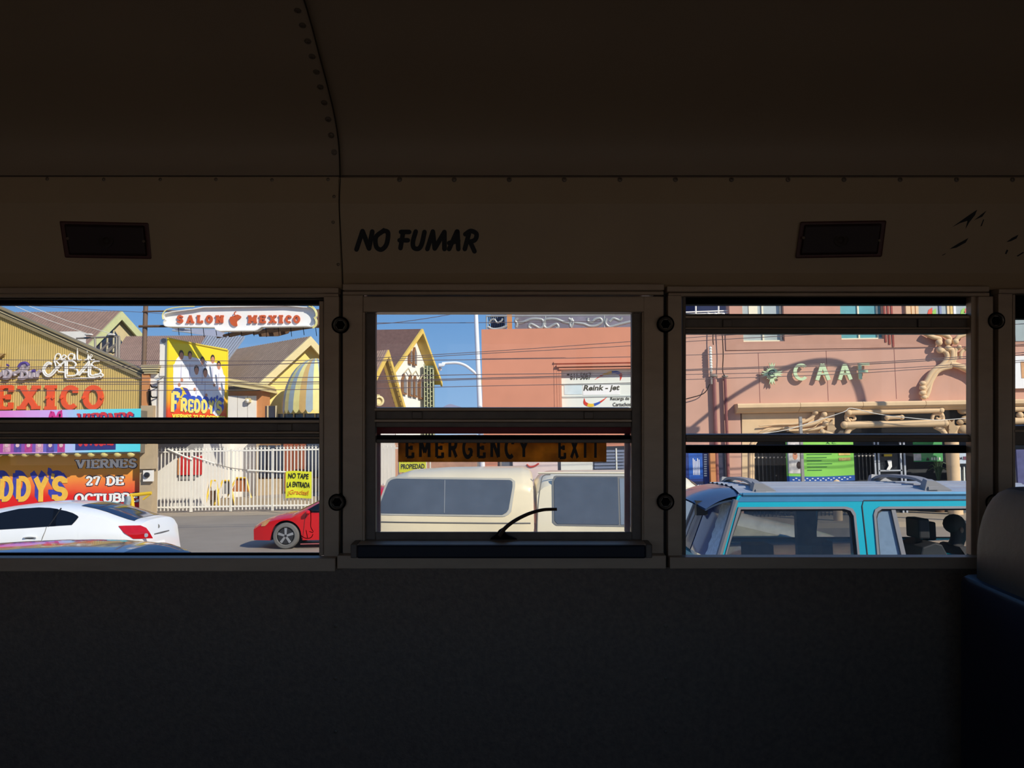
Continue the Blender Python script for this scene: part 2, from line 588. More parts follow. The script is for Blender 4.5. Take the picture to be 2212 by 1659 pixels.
# rivets and screws
def rivet_at(c, n, parent, first=[None], r=.0052):
    mb = MB().lathe(c, n, [(r * 1.3, -.001), (r * 1.3, .0006), (r, .0008), (r * .9, .0022), (r * .35, .003), (r * .3, .0018), (0, .0018)], 12)
    return mb.build('rivet', M_rivet, parent, smooth=True)
for px, py in ((643, 22), (653.5, 55), (665, 89), (674, 122), (683.5, 155), (692, 188), (700.5, 222), (709, 257), (715.5, 292), (722, 329)):
    # walk along the seam curve to find the surface point below this picture position
    best = None
    for i in range(len(cpts) - 1):
        for k in range(20):
            q = cpts[i][0].lerp(cpts[i + 1][0], k / 20)
            if q.x < .8:
                continue
            y = 829.5 - q.y * F / q.x
            if best is None or abs(y - py) < best[0]:
                best = (abs(y - py), q, (cpts[i + 1][0] - cpts[i][0]).normalized())
    q, t = best[1], best[2]
    nn = Vector((-t.y, t.x))
    if nn.dot(Vector((.7 - q.x, .2 - q.y))) < 0:
        nn = -nn
    u_ = (px - 1106) * q.x / F
    rivet_at(bus(u_, q.x, q.y), (_f * nn.x + _u * nn.y), ceiling, r=.0052)
for px, py in ((103, 383), (225, 384), (347, 384), (467, 384), (588, 385), (709, 384), (722, 421), (720, 476), (731, 567)):
    rivet_at(bp(px, py + 4, panel_d(py + 4) - .003), -_f, wall_up, r=.0042)
for px, py in ((863, 387), (981, 387), (1100, 387), (1219, 387), (1339, 386), (1459, 385), (1580, 383), (1702, 382), (1823, 381), (1944, 380), (2066, 379), (2187, 378)):
    rivet_at(bp(px, 388, panel_d(388)), -_f, wall_up2, r=.0042)

# dark joint lines where the sheets meet
MB().tube([bp(x, y, panel_d(y) - .001) for x, y in bez([(741, 622), (739, 570), (735.5, 498), (733, 440), (735, 385)], 5)], .0010, 5).build('sheet_joint', M_joint, wall_up2)
MB().tube([bus(-.3715, q[0].x - .002, q[0].y - .002) for q in cpts if q[0].x > .9], .0016, 5).build('sheet_joint', M_joint, ceiling)
MB().tube([bus(UL, 1.783, .4475), bus(UR, 1.783, .4475)], .0009, 5).build('sheet_joint', M_joint, ceiling)

# NO FUMAR, brush lettering painted on the panel
BR = {
 'N': [[(770, 539), (783, 499)], [(783, 499), (797, 537)], [(797, 537), (804, 500)]],
 'O': [[(x, y) for x, y in bez([(829, 498), (812, 512), (813, 533), (824, 539), (835, 527), (838, 503), (829, 498)], 6)]],
 'F': [[(866, 501), (884, 501)], [(871, 501), (865, 536)], [(863, 519), (881, 519)]],
 'U': [[(x, y) for x, y in bez([(898, 500), (892, 522), (894, 535), (904, 537), (911, 527), (917, 501)], 6)]],
 'M': [[(923, 538), (935, 500)], [(935, 500), (939, 537)], [(939, 537), (960, 501)], [(960, 501), (960, 538)]],
 'A': [[(970, 538), (987, 500)], [(988, 500), (990, 538)], [(970, 525), (990, 520)]],
 'R': [[(1004, 538), (1013, 504)], [(x, y) for x, y in bez([(1005, 506), (1017, 499), (1029, 505), (1026, 518), (1012, 523)], 6)], [(1016, 523), (1025, 543)]],
}
for ch in 'NOFUMAR':
    mb = MB()
    for ln in BR[ch]:
        v, f = ribbon(ln, 10)
        mb.sheet2d(v, f, lambda a, b: bp(a, b, panel_d(b) - .0012), _f * .0009)
        for e in (ln[0], ln[-1]):
            mb.sheet2d([(e[0] + 4.9 * math.cos(k * .6283), e[1] + 4.9 * math.sin(k * .6283)) for k in range(10)], [tuple(range(10))], lambda a, b: bp(a, b, panel_d(b) - .0013), _f * .0009)
    mb.build('painted_letter', M_black, wall_up2)
# chipped paint
for k, pl in enumerate(([(2056, 491), (2080, 474), (2097, 462), (2111, 453), (2106, 465), (2094, 480), (2086, 494), (2090, 477), (2074, 482)],
           [(2104, 476), (2120, 463), (2131, 455), (2122, 468), (2108, 474)],
           [(2051, 538), (2070, 526), (2092, 514), (2086, 524), (2066, 535)],
           [(2174, 523), (2186, 514), (2200, 507), (2196, 515), (2184, 521)],
           [(2118, 489), (2124, 474), (2126, 474), (2121, 488)], [(2171, 548), (2175, 539), (2178, 541), (2174, 549)],
           [(2035, 551), (2043, 547), (2042, 549), (2036, 552)], [(2196, 553), (2210, 544), (2212, 546), (2199, 554)])):
    MB().plate([pl], lambda a, b: bp(a, b, panel_d(b) - .0006), _f * .0005).build('paint_chip', M_black, wall_up2)

# marker lamps let into the panel
def marker_lamp(q, label):
    c = Vector((sum(p[0] for p in q) / 4, sum(p[1] for p in q) / 4))
    o = thing('marker_lamp', bp(c.x, q[2][1], panel_d(q[2][1]) - .01), label, 'lamp', 'marker lamps above the windows')
    def pt(a, b, out):
        return bp(a, b, panel_d(b) - out)
    mb = MB().hexa([pt(*p, .0) for p in q], [pt(*p, .007) for p in q])
    mb.build('housing', mat('dark lamp housing', (84, 40, 32), .5, var=.2, scale=20), o, bevel=.003)
    qi = [(p[0] + (c.x - p[0]) * .09, p[1] + (c.y - p[1]) * .14) for p in q]
    MB().hexa([pt(*p, .006) for p in qi], [pt(p[0] + (c.x - p[0]) * .05, p[1] + (c.y - p[1]) * .1, .014) for p in qi]).build('lens', M_lens, o, bevel=.003)
    cc = pt(c.x, c.y, .0135)
    MB().lathe(cc, -_f, [(.016, 0), (.016, .001), (.012, .002), (.007, .0012), (.004, .003), (0, .003)], 20).build('bulb_cap', mat('amber brown bulb cap', (48, 34, 22), .6, var=.1), o, smooth=True)
    for s in (-1, 1):
        MB().lathe(pt(c.x + s * 82, c.y + s * 3, .012), -_f, [(.0035, 0), (.003, .003), (0, .003)], 10).build('screw', M_rivet, o, smooth=True)
marker_lamp([(128, 477), (321, 481), (328, 560), (140, 557)], 'dark red marker lamp above the left window, left of the painted lettering')
marker_lamp([(1729, 479), (1915, 476), (1905, 555), (1718, 558)], 'dark red marker lamp above the right window, beside the chipped paint')

# side wall below the windows, and the posts between the windows
mb = MB()
mb.box((UL, 1.80, -1.13), (UR, 1.86, (829.5 - 1225) * 1.80 / F), bus)
wall_far = tag(mb.build('wall_far', M_wall), kind='structure')
for x in (727, 1440, 2150):
    for y in (1352, 1465, 1580):
        rivet_at(bp(x - 2, y, 1.80), -_f, wall_far, r=.004)
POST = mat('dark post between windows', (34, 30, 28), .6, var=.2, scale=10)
mb = MB()
for x0, x1 in ((640, 830), (1340, 1500), (2085, 2215)):
    pass
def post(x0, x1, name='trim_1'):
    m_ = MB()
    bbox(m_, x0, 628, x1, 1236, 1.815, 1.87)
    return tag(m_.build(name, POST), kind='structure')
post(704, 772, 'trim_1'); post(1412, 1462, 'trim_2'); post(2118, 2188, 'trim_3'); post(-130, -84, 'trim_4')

# windows: tables of bars (name, picture rectangle, front depth, back depth, material)
def window(n, bars, panes, label=None):
    o = thing('window_%d' % n, bp(sum(b[1] + b[3] for b in bars) / 2 / len(bars), 1230, 1.83), label, None, kind='structure')
    for nm, x0, y0, x1, y1, d0, d1, m in bars:
        if 'jamb' in nm:
            d1 = min(d1, d0 + .022)
        if 'sill' in nm:
            d1 = min(d1, d0 + (.03 if 'flange' in nm else .010))
        bbox(MB(), x0, y0, x1, y1, d0, d1).build(nm, m, o, bevel=.0016)
    for nm, x0, y0, x1, y1, d, m in panes:
        bbox(MB(), x0, y0, x1, y1, d, d + .003).build(nm, m, o)
    return o
A_, G_, K_ = M_alu, M_alud, M_dark
window(1, [
    ('top_flange', -92, 621, 731, 633, 1.785, 1.86, A_),
    ('top_rail', -92, 634, 731, 642, 1.80, 1.86, A_),
    ('head_channel', -70, 643, 702, 657, 1.825, 1.87, K_),
    ('head_lip', -70, 645, 700, 648, 1.818, 1.85, G_),
    ('jamb', 699, 640, 732, 1207, 1.795, 1.87, A_),
    ('jamb_stop', 689, 650, 699, 1200, 1.812, 1.87, A_),
    ('jamb', -92, 640, -60, 1207, 1.795, 1.87, A_),
    ('sash_lip', -70, 903, 690, 906, 1.822, 1.86, K_),
    ('sash_lip', -70, 907, 690, 914, 1.812, 1.86, A_),
    ('meeting_rail', -70, 914, 690, 932, 1.822, 1.86, G_),
    ('finger_grip', 598, 915, 630, 931, 1.817, 1.84, G_),
    ('sash_lip', -70, 932, 690, 937, 1.810, 1.86, A_),
    ('sash_groove', -70, 937, 690, 944, 1.822, 1.86, G_),
    ('sash_lip', -70, 944, 690, 948, 1.812, 1.86, A_),
    ('lower_sash_rail', -70, 948, 690, 959, 1.818, 1.86, G_),
    ('sill_channel', -70, 1195, 692, 1208, 1.815, 1.87, K_),
    ('sill_flange', -92, 1206, 724, 1235, 1.772, 1.87, A_),
    ('sill_step', -92, 1203, 700, 1207, 1.79, 1.87, G_),
], [('upper_pane', -70, 655, 694, 910, 1.850, M_glass), ('lower_pane', -70, 950, 692, 1200, 1.838, M_glass)])
w2 = window(2, [
    ('top_flange', 740, 613, 1435, 627, 1.785, 1.86, A_),
    ('top_rail', 740, 629, 1434, 637, 1.80, 1.86, A_),
    ('jamb', 740, 637, 784, 1212, 1.802, 1.87, A_),
    ('jamb', 1390, 640, 1434, 1212, 1.802, 1.87, A_),
    ('head', 784, 640, 1392, 674, 1.800, 1.87, A_),
    ('inner_jamb', 789, 676, 811, 1166, 1.812, 1.87, G_),
    ('jamb_lip', 783, 674, 788, 1172, 1.800, 1.87, A_),
    ('inner_jamb', 1365, 676, 1386, 1166, 1.812, 1.87, G_),
    ('jamb_lip', 1387, 674, 1391, 1172, 1.800, 1.87, A_),
    ('sash_lip', 808, 881, 1365, 888, 1.810, 1.86, A_),
    ('meeting_rail', 808, 888, 1365, 906, 1.822, 1.86, G_),
    ('finger_grip', 890, 889, 912, 905, 1.816, 1.84, G_),
    ('finger_grip', 1262, 889, 1282, 905, 1.816, 1.84, G_),
    ('sash_lip', 808, 906, 1365, 912, 1.810, 1.86, A_),
    ('sash_groove', 808, 912, 1365, 923, 1.820, 1.86, G_),
    ('outer_red_rail', 806, 920, 1365, 937, 1.862, 1.875, M_red),
    ('catch_bar', 806, 941, 1365, 949, 1.835, 1.86, K_),
    ('catch_bar', 806, 949, 1365, 957, 1.825, 1.86, G_),
    ('outer_red_jamb', 804, 935, 821, 1150, 1.862, 1.875, M_red),
    ('outer_red_jamb', 1350, 935, 1362, 1150, 1.862, 1.875, M_red),
    ('inner_sill', 784, 1150, 1390, 1168, 1.815, 1.87, G_),
    ('sill_lip', 784, 1168, 1390, 1173, 1.800, 1.87, A_),
    ('sill_shadow_gap', 770, 1172, 1398, 1182, 1.83, 1.87, K_),
    ('sill_flange', 728, 1200, 1439, 1229, 1.775, 1.87, A_),
], [('upper_pane', 808, 674, 1368, 890, 1.850, M_glass), ('lower_pane', 806, 945, 1366, 1155, 1.845, M_glass_dusty)])
# release bar of the emergency window
rb = thing('release_bar', bp(1090, 1207, 1.74), 'black release bar under the emergency window', 'handle')
bbox(MB(), 770, 1178, 1396, 1207, 1.745, 1.80).build('bar', M_handle, rb, bevel=.004)
bbox(MB(), 772, 1176, 1396, 1180, 1.752, 1.79).build('edge_strip', M_alu, rb)
for x0, x1 in ((757, 771), (1395, 1409)):
    bbox(MB(), x0, 1176, x1, 1206, 1.750, 1.80).build('end_cap', M_alud, rb, bevel=.002)
# curved lever
lv = thing('release_lever', bp(1083, 1168, 1.79), 'thin curved metal lever rising in front of the emergency window pane', 'lever')
pts = bez([(1079, 1158), (1090, 1142), (1107, 1128), (1128, 1116), (1150, 1107), (1175, 1101), (1203, 1100)], 5)
MB().tube([bp(x, y, 1.79) for x, y in pts], [.0045 - .0012 * i / len(pts) for i in range(len(pts))], 8).build('rod', mat('brown grey lever metal', (82, 62, 46), .5, metal=.3, var=.2, scale=30), lv, smooth=True)
MB().plate([[(1058, 1166), (1072, 1154), (1078, 1146), (1088, 1140), (1092, 1152), (1100, 1158), (1118, 1166)]], lambda a, b: bp(a, b, 1.792), _f * .012).build('mount', M_dark, lv, bevel=.002)
# EMERGENCY EXIT decal on the outside of the lower pane, its top cut by the catch bar
dc = thing('exit_decal', bp(1085, 998, 1.842), 'orange brown sticker reading emergency exit on the middle window', 'sticker')
bbox(MB(), 860, 946, 1310, 998, 1.842, 1.8435).build('sticker', glass('amber sticker film', (.10, .05, .015), .01, .62, (.95, .5, .12), dscale=20), dc)
def onbus(x0, y0, x1, y1, d):
    return lambda a, b: bp(x0 + (x1 - x0) * a, y1 + (y0 - y1) * b, d)
for wtxt, x0, x1 in (('EMERGENCY', 876, 1142), ('EXIT', 1206, 1296)):
    v, f = word2d(wtxt, w=.24, serif=0, gap=.42)
    MB().sheet2d(v, f, onbus(x0, 944, x1, 992, 1.8412), _f * .0006).build('print', mat('dark brown print', (34, 22, 14), .6), dc)
window(3, [
    ('top_flange', 1441, 618, 2138, 630, 1.785, 1.86, A_),
    ('top_rail', 1444, 632, 2138, 640, 1.80, 1.86, A_),
    ('head_channel', 1476, 641, 2110, 657, 1.825, 1.87, K_),
    ('head_lip', 1478, 648, 2108, 655, 1.830, 1.86, G_),
    ('jamb', 1443, 638, 1473, 1207, 1.795, 1.87, A_),
    ('jamb_stop', 1474, 640, 1482, 1200, 1.812, 1.87, G_),
    ('jamb', 2114, 640, 2146, 1207, 1.795, 1.87, A_),
    ('jamb_stop', 2098, 640, 2112, 1200, 1.805, 1.87, A_),
    ('jamb_seal', 2093, 652, 2101, 1200, 1.825, 1.83, K_),
    ('sash_lip', 1480, 678, 2098, 681, 1.822, 1.86, K_),
    ('sash_lip', 1480, 681, 2098, 688, 1.812, 1.86, A_),
    ('meeting_rail', 1480, 688, 2098, 708, 1.822, 1.86, G_),
    ('finger_grip', 1562, 690, 1582, 707, 1.816, 1.84, G_),
    ('finger_grip', 1984, 688, 2012, 707, 1.816, 1.84, G_),
    ('sash_lip', 1480, 707, 2098, 711, 1.810, 1.86, A_),
    ('sash_groove', 1480, 711, 2098, 721, 1.820, 1.86, G_),
    ('middle_rail', 1482, 939, 2105, 955, 1.815, 1.86, G_),
    ('middle_lip', 1482, 943, 2105, 946, 1.811, 1.86, A_),
    ('lower_sash_rail', 1482, 963, 2100, 979, 1.825, 1.86, K_),
    ('sill_edge', 1480, 1200, 2100, 1204, 1.805, 1.87, A_),
    ('sill_flange', 1447, 1204, 2144, 1229, 1.775, 1.87, A_),
], [('upper_pane', 1480, 715, 2098, 945, 1.850, M_glass), ('lower_pane', 1480, 968, 2098, 1205, 1.838, M_glass)])
window(4, [
    ('top_flange', 2158, 624, 2860, 634, 1.785, 1.86, A_),
    ('head_channel', 2186, 634, 2860, 688, 1.825, 1.87, K_),
    ('jamb', 2157, 632, 2188, 1207, 1.795, 1.87, A_),
    ('jamb', 2830, 632, 2860, 1207, 1.795, 1.87, A_),
    ('jamb_stop', 2188, 632, 2194, 1207, 1.812, 1.87, A_),
    ('meeting_rail', 2192, 920, 2840, 962, 1.815, 1.86, G_),
    ('sash_lip', 2192, 928, 2840, 934, 1.810, 1.86, A_),
    ('sill_flange', 2160, 1204, 2860, 1229, 1.775, 1.87, A_),
], [('upper_pane', 2190, 680, 2840, 930, 1.850, M_glass), ('lower_pane', 2190, 955, 2840, 1207, 1.838, M_glass)])
# round bolts in the gaps between the window frames
for k, (x, y) in enumerate(((735, 702), (728, 1085), (1438, 700), (1438, 1084), (2152, 693), (2147, 1086))):
    o = MB().lathe(bp(x, y, 1.795), -_f, [(.0185, -.02), (.0185, .002), (.0175, .0035)], 24).build('bolt_washer', M_dark, None, smooth=True)
    o.name = 'window_bolt'
    o['group'] = 'round bolts between the bus windows'
    WM[o.name] = o.matrix_world.copy()
    tag(o, ('dark round bolt at the top of the gap between left and middle windows', 'dark round bolt low in the gap between left and middle windows',
            'dark round bolt at the top of the gap between middle and right windows', 'dark round bolt low in the gap between middle and right windows',
            'dark round bolt high in the gap at the far right', 'dark round bolt hidden low behind the seat top')[k], 'bolt')
    MB().lathe(bp(x, y, 1.7915), -_f, [(.0150, 0), (.0150, .004), (.0135, .0058), (.0115, .0045), (.0105, -.001)], 24).build('ring', mat('worn steel ring', (128, 120, 108), .35, metal=.7, var=.2, scale=30), o, smooth=True)
    MB().lathe(bp(x, y, 1.7915), -_f, [(.0105, 0), (.009, .003), (.004, .0035), (0, .002)], 6).build('socket', M_dark, o)

# seat back at the right edge: rounded padded slab standing across the bus
st = thing('bus_seat', bus(1.02, 1.25, -1.13), 'olive brown vinyl bus seat back with rounded corner at the right', 'seat')
def seat_outline(z0, z1, d0, d1, r):
    top = arcp(d1 - r, z1 - r, r * .8, r, 0, 90, 8) + arcp(d0 + r, z1 - r, r, r, 90, 180, 8)
    return [(d1 - r * .2, z0)] + top + [(d0, z0)]
out = seat_outline(-.70, -.195, .78, 1.735, .16)
def seatpad(u0, u1, puff, m, nm, outl, sm=True):
    mb = MB()
    c = Vector((sum(p[0] for p in outl) / len(outl), sum(p[1] for p in outl) / len(outl)))
    rings = []
    for t_, sc, du in ((0, .975, 0.028), (0, 1, .012), (1, 1, .012), (1, .975, .028)):
        pass
    L = [(u0 + .0, .80), (u0 + .004, .93), (u0 + .018, .985), (u0 + .04, 1.0), (u1 - .04, 1.0), (u1 - .018, .985), (u1 - .004, .93), (u1, .80)]
    n = len(outl)
    vs = []
    for u, s_ in L:
        for p in outl:
            q = c + (Vector(p) - c) * Vector((s_,)).x if False else Vector((c.x + (p[0] - c.x) * (1 - (1 - s_) * .35), c.y + (p[1] - c.y) * (1 - (1 - s_) * .55)))
            vs.append(bus(u, q.x, q.y))
    fs = [(i * n + k, i * n + (k + 1) % n, (i + 1) * n + (k + 1) % n, (i + 1) * n + k) for i in range(len(L) - 1) for k in range(n)]
    fs += [tuple(range(n))[::-1], tuple(range((len(L) - 1) * n, len(L) * n))]
    return mb.add(vs, fs).build(nm, m, st, smooth=sm)
seatpad(.945, 1.10, .02, M_vinyl, 'backrest', out)
seatpad(.93, 1.115, .02, M_vinyl2, 'backrest_cover', seat_outline(-1.0, -.395, .76, 1.74, .02))
mb = MB()
mb.box((1.08, .78, -.80), (1.50, 1.735, -.66), bus)
mb.build('seat_cushion', M_vinyl2, st, bevel=.03)
for d_ in (.85, 1.6):
    MB().tube([bus(1.1, d_, -1.13), bus(1.1, d_, -.75)], .014).build('leg', M_dark, st, smooth=True)
# rest of the bus shell, behind and beside the viewer
mb = MB()
mb.box((UL, -.46, -1.16), (UR, 1.86, -1.13), bus)
tag(mb.build('floor', M_floor), kind='structure')
vt, vb_ = .205, -.40
for nm, a, b in (('wall_far_left', UL, -1.24), ('wall_far_right', 1.76, UR)):
    MBb = MB()
    MBb.box((a, 1.81, vb_), (b, 1.87, vt + .01), bus)
    tag(MBb.build(nm, M_panel), kind='structure')
mb = MB()
mb.plate([[(UL, -1.13), (UR, -1.13), (UR, .47), (UL, .47)]] + [[(c - .32, -.40), (c + .32, -.40), (c + .32, .20), (c - .32, .20)] for c in (-2.15, -1.43, -.72, 0, .72, 1.43, 2.15)],
         lambda a, b: bus(a, -.40, b), -_f * .05)
tag(mb.build('wall_near', M_panel), kind='structure')
for nm, u in (('wall_left', UL), ('wall_right', UR)):
    mb = MB()
    mb.box((u - .02, -.45, -1.14), (u + .02, 1.86, .82), bus)
    tag(mb.build(nm, M_wall), kind='structure')
# outer skin above the windows so that the bus shades itself
mb = MB()
mb.box((UL, 1.862, .215), (UR, 1.89, .56), bus)
tag(mb.build('wall_outer_skin', mat('yellow bus paint', (196, 150, 60), .4)), kind='structure')
mb = MB()
mb.box((UL, 1.87, -1.5), (UR, 1.89, -.41), bus)
tag(mb.build('wall_outer_skin', MATS['yellow bus paint']), kind='structure')

# ================================================================== THE STREET
M_asph = mat('sunlit asphalt', (150, 138, 122), .85, var=.16, scale=.6, bump=.3, bscale=40)
M_conc = mat('worn concrete', (168, 152, 130), .85, var=.18, scale=1.5, bump=.2)
YB, YG = 30.5, 31.2                   # bar front, gate
mb = MB()
mb.box((-60, 2.2, -.12), (60, 29.6, 0))
road = tag(mb.build('road', M_asph), kind='structure')
mb = MB()
mb.box((-60, 29.6, -.12), (-2.2, 60, .01))
tag(mb.build('courtyard_ground', M_conc), kind='structure')
mb = MB()
mb.box((-2.2, 22.2, -.02), (60, 60, .14))
tag(mb.build('sidewalk', M_conc), kind='structure')
mb = MB()
mb.box((-400, -400, -.3), (400, 400, -.14))
tag(mb.build('ground', mat('dusty ground', (150, 132, 108), .9, var=.1, scale=.3)), kind='structure')
mb = MB()
mb.box((-60, -14, -.12), (60, 2.2, -.005))
tag(mb.build('road', M_asph), kind='structure')

# ---------------- bar with corrugated gable
M_corr = mat('olive yellow corrugated sheet', (196, 168, 98), .6, var=.07, scale=2)
M_fasc = mat('olive tan fascia', (140, 124, 88), .6, var=.12, scale=3)
M_fascd = mat('dark olive fascia', (84, 76, 56), .6, var=.12, scale=3)
M_roofb = mat('brown roof sheet', (150, 120, 104), .8, var=.22, scale=5, stretch=(1, 1, .4))
bar = thing('bar_building', at(60, 1100, YB + 2) * Vector((1, 1, 0)).x if False else Vector((at(60, 1100, YB).x, YB + 2, 0)), 'bar with olive corrugated gable front at the left', 'building')
def gable_y(px):           # picture height of the gable edge
    return 679 + .44 * px if px > -230 else 679 + .44 * (-460 - px)
X0, X1 = at(-700, 800, YB).x, at(304, 820, YB).x
zb = at(150, 888, YB).z
pit = .0855
n = int((X1 - X0) / pit)
mb = MB()
apx, apz = at(-230, gable_y(-230), YB).x, at(-230, gable_y(-230), YB).z
eX, eZ = at(304, gable_y(304), YB).x, at(304, gable_y(304), YB).z
sl_ = (apz - eZ) / (eX - apx)
def gz(x):
    return apz - abs(x - apx) * sl_
vs, fs = [], []
k = 0
for i in range(n + 1):
    x = X0 + i * pit
    for dx, dy in ((0, 0), (.018, -.022), (.042, -.022), (.06, 0)):
        z = max(gz(x + dx), zb + .02)
        vs += [(x + dx, YB + dy, zb), (x + dx, YB + dy, z)]
m_ = len(vs) // 2
fs = [(2 * i, 2 * i + 2, 2 * i + 3, 2 * i + 1) for i in range(m_ - 1)]
mb.add(vs, fs)
mb.build('corrugated_gable', M_corr, bar, smooth=False)
mb = MB()                                     # wall behind and below
mb.plate([[(X0, 0), (X1, 0), (X1, gz(X1) - .05), (apx, apz - .05), (X0, max(gz(X0) - .05, 1))]], lambda a, b: Vector((a, YB + .06, b)), (0, .3, 0))
mb.build('front_wall', mat('tan plaster', (176, 152, 116), .85, var=.12, scale=2), bar)
# roof edge: three stepped boards following the slope, and the roof behind
def slope_board(nm, z0, z1, y0, y1, m):
    mb = MB()
    xe = eX + .35
    top = [(apx, apz), (xe, gz(xe))]
    mb.hexa([Vector((apx, y0, apz + z0)), Vector((xe, y0, gz(xe) + z0)), Vector((xe, y0, gz(xe) + z1)), Vector((apx, y0, apz + z1))],
            [Vector((apx, y1, apz + z0)), Vector((xe, y1, gz(xe) + z0)), Vector((xe, y1, gz(xe) + z1)), Vector((apx, y1, apz + z1))])
    xl = 2 * apx - xe
    mb.hexa([Vector((apx, y0, apz + z0)), Vector((xl, y0, gz(xl) + z0)), Vector((xl, y0, gz(xl) + z1)), Vector((apx, y0, apz + z1))],
            [Vector((apx, y1, apz + z0)), Vector((xl, y1, gz(xl) + z0)), Vector((xl, y1, gz(xl) + z1)), Vector((apx, y1, apz + z1))])
    return mb.build(nm, m, bar)
slope_board('lower_fascia', -.06, .07, YB - .12, YB + .04, M_fasc)
slope_board('fascia_gap', .07, .11, YB - .08, YB + .04, M_fascd)
slope_board('fascia_lip', .10, .135, YB - .15, YB + .04, mat('pale fascia lip', (186, 170, 132), .6, var=.1))
slope_board('upper_fascia', .135, .22, YB - .10, YB + .04, M_fascd)
slope_board('roof', .21, .27, YB - .14, YB + .5, M_fasc)
# canopy over the lower banner
xc0, xc1 = at(-400, 930, YB - .9).x, at(303, 930, YB - .9).x
zc0, zc1 = at(150, 981, YB - .9).z, at(150, 886, YB - .9).z
mb = MB()
mb.box((xc0, YB - .88, zc0), (xc1, YB, zc1 - .05))
mb.build('canopy', mat('grey canopy sheet', (120, 112, 98), .7), bar)
mb = MB()
for i in range(0, 1):
    pass
M_bulb = mat('cream glass bulb', (226, 206, 130), .25, var=.06)
b0 = None
for i in range(13):
    px = -60 + 28.6 * i
    c = at(px, 981, YB - .80)
    if b0 is None:
        b0 = MB().ball(c, .13, 10, (1.15, .8, .85)).build('bulb', M_bulb, bar, smooth=True)
        c0 = c
    else:
        stamp(b0, bar, c - c0)

# gradient print material: colour runs from one tone to another across the cloth (flat print)
def print_mat(name, stops, axis=0, rough=.6):
    if name in MATS:
        return MATS[name]
    m = bpy.data.materials.new(name)
    m.use_nodes = True
    t = m.node_tree
    b = t.nodes['Principled BSDF']
    b.inputs['Roughness'].default_value = rough
    b.inputs['Specular IOR Level'].default_value = .25
    tcn = t.nodes.new('ShaderNodeTexCoord')
    sx = t.nodes.new('ShaderNodeSeparateXYZ')
    t.links.new(tcn.outputs['Generated'], sx.inputs[0])
    nz = t.nodes.new('ShaderNodeTexNoise')
    nz.inputs['Scale'].default_value = 2.5
    t.links.new(tcn.outputs['Object'], nz.inputs['Vector'])
    ad = t.nodes.new('ShaderNodeMath')
    ad.operation = 'MULTIPLY_ADD'
    ad.inputs[1].default_value = .12
    t.links.new(nz.outputs['Fac'], ad.inputs[0])
    t.links.new(sx.outputs[axis], ad.inputs[2])
    sb = t.nodes.new('ShaderNodeMath')
    sb.operation = 'SUBTRACT'
    sb.inputs[1].default_value = .06
    t.links.new(ad.outputs[0], sb.inputs[0])
    r_ = t.nodes.new('ShaderNodeValToRGB')
    el = r_.color_ramp.elements
    el[0].position, el[1].position = stops[0][0], stops[-1][0]
    el[0].color = (*[lin(c) for c in stops[0][1]], 1)
    el[1].color = (*[lin(c) for c in stops[-1][1]], 1)
    for p_, c_ in stops[1:-1]:
        e = el.new(p_)
        e.color = (*[lin(c) for c in c_], 1)
    t.links.new(sb.outputs[0], r_.inputs[0])
    t.links.new(r_.outputs[0], b.inputs['Base Color'])
    MATS[name] = m
    return m

# upper banner on the canopy
YU = YB - .92
ub = thing('canopy_banner', Vector((at(60, 975, YU).x, YU, at(60, 980, YU).z)), 'pink to turquoise printed banner along the bar canopy', 'banner')
fbox(MB(), -260, 887, 303, 980, YU, .03).build('cloth', print_mat('pink turquoise print', [(0, (214, 70, 160)), (.5, (226, 140, 214)), (.68, (206, 178, 240)), (.82, (120, 218, 236)), (1, (84, 214, 226))]), ub)
fbox(MB(), -260, 944, 140, 979, YU - .004, .01).build('photo_strip', print_mat('magenta purple photo print', [(0, (150, 40, 120)), (.6, (186, 70, 150)), (.8, (130, 80, 170)), (1, (70, 110, 200))]), ub)
for i in range(7):
    x0 = -20 + 23.5 * i
    fbox(MB(), x0 + 3, 952, x0 + 19, 977, YU - .008, .01).build('portrait', mat('portrait print %d' % (i % 3), ((190, 60, 140), (214, 150, 180), (90, 70, 160))[i % 3], .6, var=.5, scale=8), ub)
    px = x0 + 11
    c = at(px, 962, YU - .012)
    MB().lathe(c, (0, -1, 0), [(.07, 0), (.07, .004), (0, .004)], 14).build('portrait_face', mat('pale portrait print', (226, 190, 190), .6, var=.3, scale=9), ub)
M_pred = mat('red print', (214, 48, 60), .6)
M_pblue = mat('dark blue print', (38, 44, 120), .6)
for m_, dx, yy in ((M_pblue, 2.5, YU - .006), (M_pred, 0, YU - .012)):
    v, f = word2d('VIERNES', w=.24, serif=.1)
    MB().sheet2d(v, f, onrect(166 + dx, 890 + dx * .6, 288 + dx, 926 + dx * .6, yy), (0, .005, 0)).build('print', m_, ub)
fbox(MB(), 163, 925, 250, 972, YU - .006, .006).build('print_block', M_pblue, ub)
v, f = word2d('OCTUBRE', w=.26, serif=.1)
MB().sheet2d(v, f, onrect(168, 935, 246, 964, YU - .012), (0, .005, 0)).build('print', M_pred, ub)
mb = MB()
v, f = ribbon(bez([(104, 930), (112, 893), (120, 910), (130, 892), (128, 930)], 5), 9)
mb.sheet2d(v, f, lambda a, b: at(a, b, YU - .01), (0, .005, 0)).build('print', mat('magenta print', (216, 44, 140), .6), ub)

